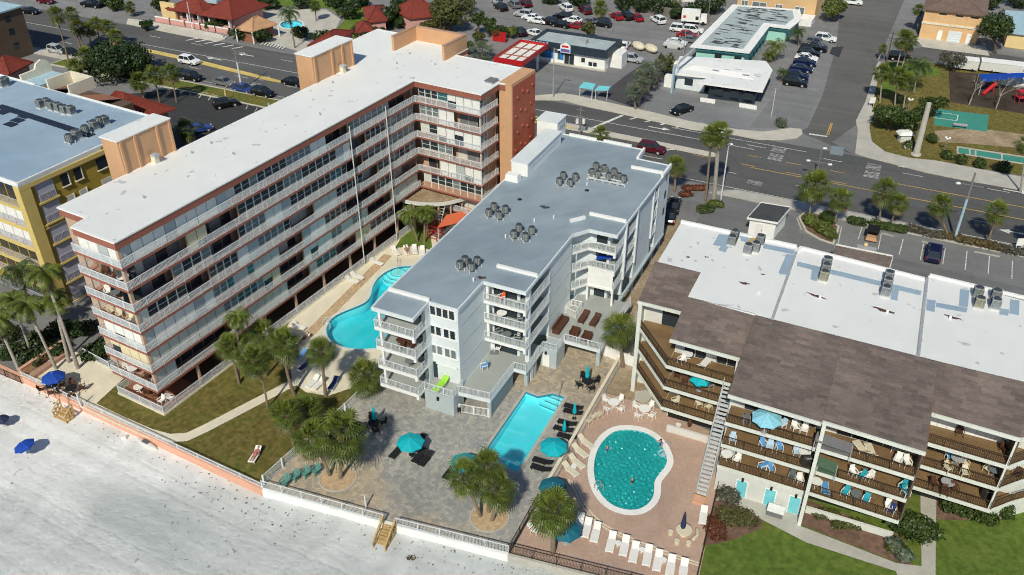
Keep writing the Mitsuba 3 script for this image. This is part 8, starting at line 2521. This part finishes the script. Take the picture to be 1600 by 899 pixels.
fur('u_deep', 864, 758, 0, 'dark teal umbrella behind the lone palm on the pink paving', zp=2.0)
fur('u_deep', 885, 825, 12, 'dark teal umbrella at the foot of the lone palm', zp=2.0)
for cx, cy, w in ((959, 629, 'left of two by the dirt bed'), (1007, 639, 'right of two by the dirt bed')):
    fur('t_white', cx, cy, 0, f'white round table, {w}', zp=.72, s=1.1)
    p = P(cx, cy, .72)
    for i, a in enumerate((45, 135, 225, 315)):
        x, y = p[0] + 1.0 * math.cos(math.radians(a)), p[1] + 1.0 * math.sin(math.radians(a))
        put_parts('patio_chair', FUR['c_white'], at(x, y, 0, a + 180), f'white chair on the {["far right", "far left", "near left", "near right"][i]} side of the white table, {w}', 'chair', 'white chairs around the round tables')
k = thing('stone_table', 'cream stone table with a closed navy umbrella and two stools', 'table')
p = P(1069, 828, .7)
part(k, 'top', shape(B().cyl((p[0], p[1], .64), (p[0], p[1], .74), .72, n=18), 'sling_cream'))
part(k, 'pedestal', shape(B().cyl((p[0], p[1], 0), (p[0], p[1], .64), .3, .2, 10), 'sling_cream'))
for i, (dx, dy) in enumerate(((-.75, -.95), (.25, -1.15), (-1.15, .1))):
    part(k, 'stool', shape(B().cyl((p[0] + dx, p[1] + dy, 0), (p[0] + dx, p[1] + dy, .45), .2, .24, 10), 'sling_cream'))
part(k, 'curved_bench', shape(B().tube([(p[0] + .6, p[1] - .9, .4), (p[0] + 1.15, p[1] - .4, .4), (p[0] + 1.2, p[1] + .3, .4)], .16, 8), 'sling_cream', smooth=True))
fur('x_navy', 1069, 812, 0, 'closed navy umbrella standing in the cream stone table', zp=1.8)
fur('t_small', 1060, 664, 0, 'white low bench table at the low wall below the balconies', zp=.4)
k = thing('urn', 'dark red urn beside the low white wall by the metal stair', 'urn')
p = P(1077, 666)
scene[k] = shape(B().tube([p, p + [0, 0, .3], p + [0, 0, .8]], [.18, .25, .2], 10), 'wicker', smooth=True)
# cream pool deck loungers
for i, (px, py, kd, r_, lb) in enumerate(((618, 393, 'l_white', 120, 'white lounger at the green turf, leftmost of four'), (636, 392, 'l_white', 110, 'white lounger with a bather at the green turf, second of four'), (648, 391, 'l_white', 100, 'white lounger at the green turf, third of four'), (660, 393, 'l_white', 95, 'white lounger at the green turf, rightmost of four'), (588, 410, 'l_white', 150, 'white lounger alone between turf and mulch strip'), (550, 438, 'l_white', 150, 'lower white lounger of the pair at the mulch strip'), (558, 432, 'l_white', 150, 'upper white lounger of the pair at the mulch strip'), (466, 510, 'l_white', 150, 'white lounger near the pool ladder by the peach block'), (474, 531, 'l_white', 60, 'white lounger under palms, with a bather'), (470, 556, 'l_blue', 60, 'blue and white lounger between palm crowns'), (477, 571, 'l_navy', 60, 'dark blue lounger in the palm shadow'), (489, 597, 'l_white', 62, 'left white lounger of the pair on the rounded deck end'), (498, 600, 'l_white', 62, 'right white lounger of the pair on the rounded deck end'), (521, 600, 'l_navy', 75, 'navy lounger right of the single upright palm'))):
    fur(kd, px, py, r_, lb, zp=.3)
# beach patio and beach
fur('u_blue', 82, 586, 0, 'open blue umbrella on the beach patio', zp=2.0)
for px, py, lb in ((111, 606, 'black round table on the beach patio, right one'), (80, 602, 'black round table under the blue patio umbrella')):
    fur('t_black', px, py, 0, lb, zp=.7)
    p = P(px, py, .7)
    for i, a in enumerate((20, 110, 200, 290)):
        put_parts('patio_chair', FUR['c_brown'], at(p[0] + 1.0 * math.cos(math.radians(a)), p[1] + 1.0 * math.sin(math.radians(a)), 0, a + 180), f'dark chair on the {["right", "far", "left", "near"][i]} side of the {lb.split(",")[0]}' + (' at right' if px > 100 else ''), 'chair', 'dark chairs on the beach patio')
fur('u_ends', 42, 693, 10, 'blue beach umbrella standing on the open sand', z=-.95, zp=1.75, tilt=([0, 1, 0], -14))
put_parts('patio_umbrella', umbrella_parts('umb_navy', .8, 1.6, drop=.4), T().translate([float(x) for x in (*P(1, 655, .3)[:2], -.95)]), 'dark navy beach umbrella cut by the left picture edge', 'umbrella')
k = thing('paddle_craft', 'grey white kayak lying on the sand against the salmon wall', 'kayak')
p, q = P(213, 686, -.7), P(246, 703, -.7)
b = B().tube([p, p + (q - p) * .2, p + (q - p) * .5, p + (q - p) * .8, q], [.05, .3, .38, .3, .05], 8)
part(k, 'hull', shape(b, 'offwhite', smooth=True))
part(k, 'cockpit', shape(B().bar(p + (q - p) * .35 + [0, 0, .36], p + (q - p) * .62 + [0, 0, .36], .42, .06), 'sling_grey'))
k = thing('beach_toys_heap', 'small heap of towel and bags on the sand at the salmon wall', 'bag')
p = P(195, 685, -.8)
part(k, 'bag', shape(B().taper(p[0] - .3, p[0] + .3, p[1] - .25, p[1] + .25, -.9, -.45, .08), 'cloth_white'))
part(k, 'towel', shape(B().box(p[0] - .9, p[0] - .2, p[1] - .3, p[1] + .3, -.88, -.82), 'adir_green'))
k = thing('driftwood', 'brown clump of driftwood and seaweed on the sand by the white sea wall', 'driftwood')
p = P(643, 873, -.9)
L = leaf_cloud(77, [(0, 0, .08, .55, .35, .12)], 160, .1, 5, base_tone=.35)
scene[k] = {**L.sh(), 'to_world': at(p[0], p[1], -.9)}
# grey white block: terraces and balconies
fur('l_lime', 689, 602, 60, 'lime green sunbed on the small terrace of the grey white block', z=2.47, zp=.3, s=1.15)
fur('c_blue', 756, 573, 200, 'blue and white beach chair on the bare grey deck', z=2.41, zp=.4)
fur('c_white', 778, 545, 160, 'white chair in the shadow of the balcony on the bare grey deck', z=2.41, zp=.4)
k = thing('door_mat', 'dark door mat on the bare grey deck', 'mat')
p = P(773, 551, 2.42)
scene[k] = shape(B().box(p[0] - .55, p[0] + .55, p[1] - .35, p[1] + .35, 2.41, 2.43), 'canvas_grey')
fur('c_orange', 783, 464, 210, 'bright orange chair on the top balcony of the grey white block', z=9.76, zp=.5)
fur('t_glass', 634, 478, 0, 'dark table on the top front balcony of the grey white block', z=9.76, zp=.6)
fur('c_brown', 626, 540, 190, 'brown covered chair on the second front balcony, left', z=7.31, zp=.5)
fur('l_wick', 634, 535, 150, 'brown covered lounger on the second front balcony', z=7.31, zp=.4)
fur('t_glass', 640, 565, 0, 'dark table on the third front balcony of the grey white block', z=4.86, zp=.6)
fur('t_white', 784, 490, 0, 'white table on the middle side balcony', z=7.31, zp=.6)
fur('c_grey', 812, 497, 180, 'grey chair on the middle side balcony', z=7.31, zp=.5)
fur('t_glass', 792, 522, 0, 'round glass table on the lowest side balcony', z=4.86, zp=.7)
fur('c_grey', 780, 517, 200, 'grey chair left of the glass table on the lowest side balcony', z=4.86, zp=.5)
fur('c_grey', 808, 527, 180, 'grey chair right of the glass table on the lowest side balcony', z=4.86, zp=.5)
k = thing('paddle_board', 'blue paddle board leaning in the middle balcony over the wicker deck', 'paddle board')
p = P(950, 406, 7.9)
part(k, 'board', shape(B().bar(p + [-1.3, .3, .1], p + [1.0, -.2, .6], .75, .12), 'umb_blue'))
part(k, 'white_tip', shape(B().bar(p + [-1.7, .4, .0], p + [-1.3, .3, .1], .6, .12), 'white'))
for px, py, r_, lb in ((912, 496, 65, 'left dark brown wicker lounger on the upper deck'), (930, 501, 65, 'right dark brown wicker lounger on the upper deck')):
    fur('l_wick', px, py, r_, lb, z=2.41, zp=.3, s=1.1)
k = thing('wicker_sofa', 'long dark brown wicker sofa along the wall of the upper deck', 'sofa')
tt = T().translate([float(x) for x in (*P(876, 507, 2.8)[:2], 2.41)]).rotate([0, 0, 1], 64.7)
part(k, 'seat', shape(B().box(-1.5, 1.5, -.42, .42, 0, .42), 'wicker'), tt)
part(k, 'backrest', shape(B().box(-1.5, 1.5, .30, .48, .42, .8), 'wicker'), tt)
for s in (-1.5, 1.36):
    part(k, 'arm', shape(B().box(s, s + .14, -.42, .42, .42, .62), 'wicker'), tt)
for px, py, lb in ((898, 519, 'left dark brown wicker armchair on the upper deck'), (917, 526, 'right dark brown wicker armchair on the upper deck')):
    k = thing('wicker_armchair', lb, 'armchair')
    tt = T().translate([float(x) for x in (*P(px, py, 2.8)[:2], 2.41)]).rotate([0, 0, 1], 64.7)
    part(k, 'seat', shape(B().box(-.5, .5, -.5, .5, 0, .42), 'wicker'), tt)
    part(k, 'backrest', shape(B().box(.34, .5, -.5, .5, .42, .85), 'wicker'), tt)
    for s in (-.5, .38):
        part(k, 'arm', shape(B().box(-.5, .5, s, s + .12, .42, .64), 'wicker'), tt)
k = thing('stair_guard', 'white railing box around the stair opening on the upper deck', 'railing')
c4 = [M.loc(x, y, 2.4) for x, y in ((883, 489), (893, 478), (909, 482), (899, 498))]
for i in range(4):
    a_, b_ = c4[i], c4[(i + 1) % 4]
    part(k, 'panel', shape(rail(B(), (*a_, 2.41), (*b_, 2.41), .95, post=1.2, bal=.16, t=.04), 'white'), MT, kind='stuff')
# brown roofed block: balcony furniture
Z = [3.11, 5.76, 8.41]
BF = [('c_white', 1065, 562, 2, 'white chair left on the top balcony beside the metal stair'), ('t_white', 1074, 556, 2, 'white table on the top balcony beside the metal stair'), ('l_white', 1100, 567, 2, 'white reclining chair on the top balcony beside the metal stair'),
      ('c_brown', 1058, 586, 1, 'brown chair at the left of the middle balcony with the turquoise umbrella'), ('c_brown', 1070, 595, 1, 'second brown chair of the middle balcony with the turquoise umbrella'), ('c_grey', 1109, 602, 1, 'grey chair right of the turquoise umbrella'),
      ('c_cream', 1055, 626, 0, 'large cream chair on the lowest balcony left of the metal stair'), ('c_cream', 1092, 630, 0, 'cream chair in the middle of the lowest balcony left of the metal stair'), ('c_cream', 1107, 635, 0, 'cream chair next to the metal stair on the lowest balcony'),
      ('c_lblue', 1031, 533, 1, 'pale blue chair on the angled middle balcony'), ('c_brown', 1044, 551, 1, 'brown chair on the angled middle balcony'), ('t_white', 1037, 578, 0, 'white table on the angled lowest balcony'),
      ('c_white', 1243, 667, 2, 'white chair right of the pale blue umbrella, left one'), ('c_white', 1257, 671, 2, 'white chair right of the pale blue umbrella, right one'), ('c_grey', 1167, 657, 2, 'grey chair left of the pale blue umbrella'), ('c_lblue', 1222, 663, 2, 'pale blue chair close behind the pale blue umbrella'),
      ('c_lblue', 1145, 686, 1, 'pale blue chair at the stair end of the middle balcony'), ('c_blue', 1193, 694, 1, 'left blue chair of the trio on the middle balcony'), ('c_lblue', 1203, 697, 1, 'middle pale blue chair of the trio on the middle balcony'), ('c_blue', 1218, 699, 1, 'right blue chair of the trio on the middle balcony'), ('c_lblue', 1245, 706, 1, 'pale blue chair beside the grill on the middle balcony'), ('t_white', 1257, 709, 1, 'white table beside the grill on the middle balcony'),
      ('t_white', 1135, 712, 0, 'white round table at the stair end of the lowest balcony'), ('c_lblue', 1142, 707, 0, 'pale blue chair behind the white round table near the stair'), ('c_white', 1151, 718, 0, 'white chair right of the round table near the stair'), ('c_blue', 1191, 728, 0, 'left blue chair above the aqua doors'), ('c_blue', 1205, 732, 0, 'right blue chair above the aqua doors'), ('c_grey', 1237, 745, 0, 'grey chair beside the pale fin on the lowest balcony'), ('c_white', 1250, 750, 0, 'white chair beside the pale fin on the lowest balcony'),
      ('l_cream', 1347, 699, 2, 'left of two cream recliners on the top balcony right of the fin'), ('l_cream', 1361, 703, 2, 'right of two cream recliners on the top balcony right of the fin'), ('t_cream', 1412, 706, 2, 'cream table on the top balcony right of the fin'), ('c_white', 1403, 718, 2, 'left white chair before the cream table'), ('c_white', 1418, 722, 2, 'right white chair before the cream table'), ('c_white', 1400, 700, 2, 'white chair behind the cream table'),
      ('c_white', 1279, 727, 1, 'white chair under the green canvas swing'), ('c_white', 1334, 738, 1, 'left white chair of three on the middle balcony right of the fin'), ('c_teal', 1346, 744, 1, 'teal chair between two white ones on the middle balcony'), ('c_white', 1358, 744, 1, 'right white chair of three on the middle balcony right of the fin'), ('c_teal', 1411, 760, 1, 'teal chair at the far end of the middle balcony, left'), ('c_teal', 1416, 769, 1, 'teal chair at the far end of the middle balcony, right'),
      ('t_white', 1275, 755, 0, 'white oval table next to the fin on the lowest balcony, right side'), ('l_blue', 1290, 763, 0, 'blue striped lounger next to the white oval table'), ('c_teal', 1321, 769, 0, 'deep teal chair left of the glass table'), ('t_glass', 1337, 774, 0, 'round glass table on the lowest balcony'), ('c_teal', 1353, 781, 0, 'deep teal chair right of the glass table'), ('c_navy', 1393, 797, 0, 'navy and white chair at the end of the lowest balcony'), ('c_white', 1388, 791, 0, 'white chair at the end of the lowest balcony'),
      ('c_brown', 1500, 674, 2, 'dark wicker chair before the white storm panels, left'), ('c_brown', 1571, 701, 2, 'dark wicker chair before the white storm panels, right'), ('c_blue', 1484, 713, 1, 'blue chair on the right hand middle balcony'), ('t_grey', 1496, 719, 1, 'grey table on the right hand middle balcony'), ('c_cream', 1508, 723, 1, 'cream chair right of the grey table'), ('c_cream', 1482, 731, 1, 'cream chair at the railing, left'), ('c_cream', 1508, 738, 1, 'cream chair at the railing, right'), ('c_cream', 1544, 732, 1, 'cream chair near the corner of the right hand middle balcony'), ('t_glass', 1553, 737, 1, 'pale table near the corner of the right hand middle balcony'),
      ('t_grey', 1480, 756, 0, 'grey dining table on the right hand lowest balcony'), ('c_brown', 1461, 756, 0, 'chair left of the grey dining table'), ('c_brown', 1476, 768, 0, 'chair in front of the grey dining table'), ('c_brown', 1492, 763, 0, 'chair right of the grey dining table'), ('c_brown', 1590, 741, 1, 'dark chair on the angled right balcony'), ('c_white', 1596, 680, 2, 'white chair on the angled right top balcony')]
rr = random.Random(3)
for kd, px, py, lv, lb in BF:
    fur(kd, px, py, 245 + rr.uniform(-50, 50), lb, z=Z[lv], zp=.45, s=.98)
fur('u_sky', 1199, 650, 10, 'pale blue umbrella on the top balcony', z=Z[2], zp=1.95)
put_parts('patio_umbrella', umbrella_parts('umb_teal', 1.05, 1.9, 6), T().translate([float(x) for x in (*P(1095, 589, Z[1] + 1.7)[:2], Z[1])]), 'turquoise umbrella under the balcony above, left of the metal stair', 'umbrella')
for px, py, lv, lb in ((1262, 720, 1, 'black grill beside the fin on the middle balcony'), (1545, 772, 0, 'black covered grill on the right hand lowest balcony')):
    k = thing('grill', lb, 'grill')
    p = P(px, py, Z[lv] + .5)
    part(k, 'body', shape(B().taper(p[0] - .55, p[0] + .55, p[1] - .3, p[1] + .3, Z[lv] + .05, Z[lv] + .85, .03), 'grill'))
    part(k, 'lid', shape(B().cyl((p[0] - .5, p[1], Z[lv] + .85), (p[0] + .5, p[1], Z[lv] + .85), .28, n=12), 'grill'))
    part(k, 'handle', shape(B().bar((p[0] - .3, p[1] - .3, Z[lv] + 1.0), (p[0] + .3, p[1] - .3, Z[lv] + 1.0), .04), 'galv'))
for px, py, lv, m_, lb in ((1303, 692, 2, 'canvas_grey', 'grey canvas canopy swing on the top balcony right of the fin'), (1293, 727, 1, 'canvas_green', 'green canvas canopy swing on the middle balcony right of the fin')):
    k = thing('canopy_swing', lb, 'swing')
    z = Z[lv]
    p = P(px, py, z + 1.2)
    tt = T().translate([float(p[0]), float(p[1]), float(z)]).rotate([0, 0, 1], -25)
    w = 1.5 if lv == 2 else .8
    part(k, 'canopy', shape(B().add([(-w, -.5, 1.25), (w, -.5, 1.05), (w, .5, 1.25), (-w, .5, 1.5), (-w, -.5, 1.2), (w, -.5, 1.0), (w, .5, 1.2), (-w, .5, 1.45)], B._BF), m_), tt)
    for s in (-w, w):
        part(k, 'frame', shape(B().tube([(s, -.5, 0), (s, -.3, 1.1), (s, .3, 1.25), (s, .5, 0)], .035, 6), 'metal'), tt)
    part(k, 'seat', shape(B().box(-w + .1, w - .1, -.25, .25, .42, .5), m_), tt)
k = thing('utility_bench', 'white topped dark storage box on the walk by the aqua doors', 'storage box')
tt = atp(1211, 803, .3, R.az)
part(k, 'body', shape(B().box(-.45, .45, -.7, .7, 0, .6), 'canvas_grey'), tt)
part(k, 'lid', shape(B().box(-.5, .5, -.75, .75, .6, .68), 'white'), tt)
# peach block balconies
for fl, its in ((6, ((.9, 1.6, 't_white'), (.9, 2.8, 'c_brown'), (.9, 4.2, 'c_brown'))), (5, ((.9, 2.0, 'c_teal'), (.9, 3.6, 't_glass'), (.9, 4.8, 'c_white'))), (4, ((.9, 1.4, 't_glass'), (.9, 2.4, 'c_cream'), (.9, 4.0, 'c_cream'), (.9, 5.2, 'c_cream'))), (1, ((.9, 1.2, 'c_teal'), (.9, 2.6, 'c_brown'), (.9, 4.6, 't_white'), (.9, 5.6, 'c_white'))), (0, ((1.0, 1.4, 'c_white'), (1.4, 2.6, 'c_brown'), (1.2, 3.8, 'c_brown'), (1.2, 5.0, 't_white'), (1.8, .9, 'c_white')))):
    for j, (a, b_, kd) in enumerate(its):
        w = O.w(a, b_)
        nm, cat = FN[kd[0]]
        nice = {'t_white': 'white table', 'c_brown': 'brown chair', 'c_teal': 'teal chair', 't_glass': 'glass table', 'c_white': 'white chair', 'c_cream': 'cream chair'}[kd]
        lv = {6: 'sixth floor', 5: 'fifth floor', 4: 'fourth floor', 1: 'first floor', 0: 'ground terrace'}[fl]
        put_parts(nm, FUR[kd], at(w[0], w[1], TOPS[fl] + .01, 240 + 25 * j), f'{nice}, {["first", "second", "third", "fourth", "fifth"][j]} from the right on the {lv} beach front of the peach block', cat)

# ------------------------------------------------------------------ people
import manifold3d as m3


def body(joints, bones, res=.055):
    """One smooth skin from hulls of spheres at the joints; joints: name -> (x, y, z, r)."""
    out = m3.Manifold()
    for a, b_ in bones:
        pa, pb = joints[a], joints[b_]
        s = [m3.Manifold.sphere(p[3], 14).translate(p[:3]) for p in (pa, pb)]
        out = out + m3.Manifold.batch_hull(s)
    mm = out.refine_to_length(res).to_mesh()
    t = trimesh.Trimesh(mm.vert_properties[:, :3], mm.tri_verts, process=True)
    trimesh.smoothing.filter_taubin(t, iterations=6)
    return np.asarray(t.vertices), np.asarray(t.faces)


BONES = [('pelvis', 'chest'), ('chest', 'neck'), ('neck', 'head'), ('shl', 'shr'), ('chest', 'shl'), ('chest', 'shr'), ('shl', 'ell'), ('ell', 'wrl'), ('wrl', 'hdl'), ('shr', 'elr'), ('elr', 'wrr'), ('wrr', 'hdr'), ('hipl', 'hipr'), ('pelvis', 'hipl'), ('pelvis', 'hipr'), ('hipl', 'knl'), ('knl', 'anl'), ('anl', 'tol'), ('hipr', 'knr'), ('knr', 'anr'), ('anr', 'tor')]


def lying():
    j = dict(pelvis=(0, 0, .12, .125), chest=(.42, 0, .2, .13), neck=(.66, 0, .3, .06), head=(.82, 0, .38, .10), shl=(.56, .17, .23, .06), shr=(.56, -.17, .23, .06), ell=(.30, .27, .16, .045), wrl=(.08, .24, .16, .035), hdl=(-.03, .22, .15, .035), elr=(.30, -.27, .16, .045), wrr=(.08, -.24, .16, .035), hdr=(-.03, -.22, .15, .035), hipl=(-.05, .1, .12, .09), hipr=(-.05, -.1, .12, .09), knl=(-.47, .12, .16, .06), anl=(-.88, .11, .10, .042), tol=(-.93, .12, .2, .03), knr=(-.46, -.12, .2, .06), anr=(-.88, -.12, .10, .042), tor=(-.93, -.13, .2, .03))
    return j


def standing():
    return dict(pelvis=(0, 0, .95, .13), chest=(0, 0, 1.30, .14), neck=(.02, 0, 1.50, .06), head=(.04, 0, 1.64, .105), shl=(0, .19, 1.40, .06), shr=(0, -.19, 1.40, .06), ell=(.05, .38, 1.18, .045), wrl=(.25, .42, 1.10, .035), hdl=(.34, .42, 1.10, .035), elr=(.05, -.38, 1.18, .045), wrr=(.25, -.42, 1.10, .035), hdr=(.34, -.42, 1.10, .035), hipl=(0, .1, .92, .09), hipr=(0, -.1, .92, .09), knl=(.02, .11, .5, .062), anl=(0, .11, .08, .045), tol=(.16, .12, .04, .035), knr=(.02, -.11, .5, .062), anr=(0, -.11, .08, .045), tor=(.16, -.12, .04, .035))


def person(j, T_, label, skin='skin', hair='hair_dark', suit=None):
    key = thing('person', label, 'person')
    part(key, 'body', shape(body(j, BONES), skin, smooth=True), T_)
    h = np.array(j['head'][:3])
    up = h - np.array(j['neck'][:3])
    up /= np.linalg.norm(up)
    s = m3.Manifold.sphere(.113, 16).translate(tuple(h + up * .02)) - m3.Manifold.sphere(.13, 16).translate(tuple(h - up * .06 + (np.array([.075, 0, 0]) if up[2] > .7 else np.array([-.02, 0, .07]))))
    mm = s.to_mesh()
    part(key, 'hair', shape((mm.vert_properties[:, :3], mm.tri_verts), hair, smooth=True), T_)
    if suit:
        jj = {k: (*v[:3], v[3] + .014) for k, v in j.items()}
        bs = [('hipl', 'hipr'), ('pelvis', 'hipl'), ('pelvis', 'hipr')] + ([('pelvis', 'chest'), ('chest', 'shl'), ('chest', 'shr')] if suit[1] else [])
        part(key, 'swimsuit', shape(body(jj, bs), suit[0], smooth=True), T_)
    return key


def pt(px, py, z, rot):
    p = P(px, py, z)
    return T().translate([float(p[0]), float(p[1]), float(z)]).rotate([0, 0, 1], rot)


wz_ = -1.38
person(standing(), pt(987, 768, -1.36, 140), 'bather in dark swimwear standing at the near side of the kidney pool', 'skin_tan', 'hair_fair', ('cloth_black', True))
person(standing(), pt(947, 717, -1.36, -40), 'fair haired bather standing at the left rim of the kidney pool', 'skin', 'hair_fair', ('cloth_blue', True))
person(standing(), pt(1031, 706, -1.0, 200), 'bather in dark blue on the steps of the kidney pool', 'skin', 'hair_dark', ('cloth_blue', True))
k = fur('l_white', 399, 711, 78, 'white lounger alone on the lower lawn, with a sunbather', zp=.3)
person(lying(), pt(399, 712, .30, 78), 'sunbather in pink lying on the lounger on the lower lawn', 'skin', 'hair_fair', ('cloth_pink', True))
person(lying(), pt(636, 393, .30, 110), 'sunbather on a lounger at the green turf', 'skin_tan', 'hair_dark', ('cloth_blue', False))
person(lying(), pt(475, 531, .30, 60), 'sunbather on the lounger under palms by the peach block', 'skin_tan', 'hair_dark', ('cloth_black', False))
# painted bays of the shaded car park at the upper left
for i in range(9):
    p, q = P(286 + 14.5 * i, 140 + 3.6 * i), P(282 + 14.5 * i, 146 + 3.6 * i)
    part('car_park', 'bay_line', shape(B().bar([p[0], p[1], .001], [q[0], q[1], .001], .13, .006), 'paint_white'))
    p, q = P(287 + 14.5 * i, 138 + 3.6 * i), P(297 + 14.5 * i, 140.5 + 3.6 * i)
    part('car_park', 'wheel_stop', shape(B().bar([p[0], p[1], .07], [q[0], q[1], .07], .16, .14), 'concrete'))
# shorten labels that run past sixteen words
for k_, d_ in labels.items():
    if 'label' in d_ and len(d_['label'].split()) > 16:
        d_['label'] = d_['label'].replace('patio table on the ', '').replace('dining table near', 'table near').replace(' round table on the beach patio', ' patio table').replace(' of the peach block', '').replace('beach front', 'front').replace(' round table under', ' table under')
        d_['label'] = ' '.join(d_['label'].split()[:16]) if len(d_['label'].split()) > 16 else d_['label']
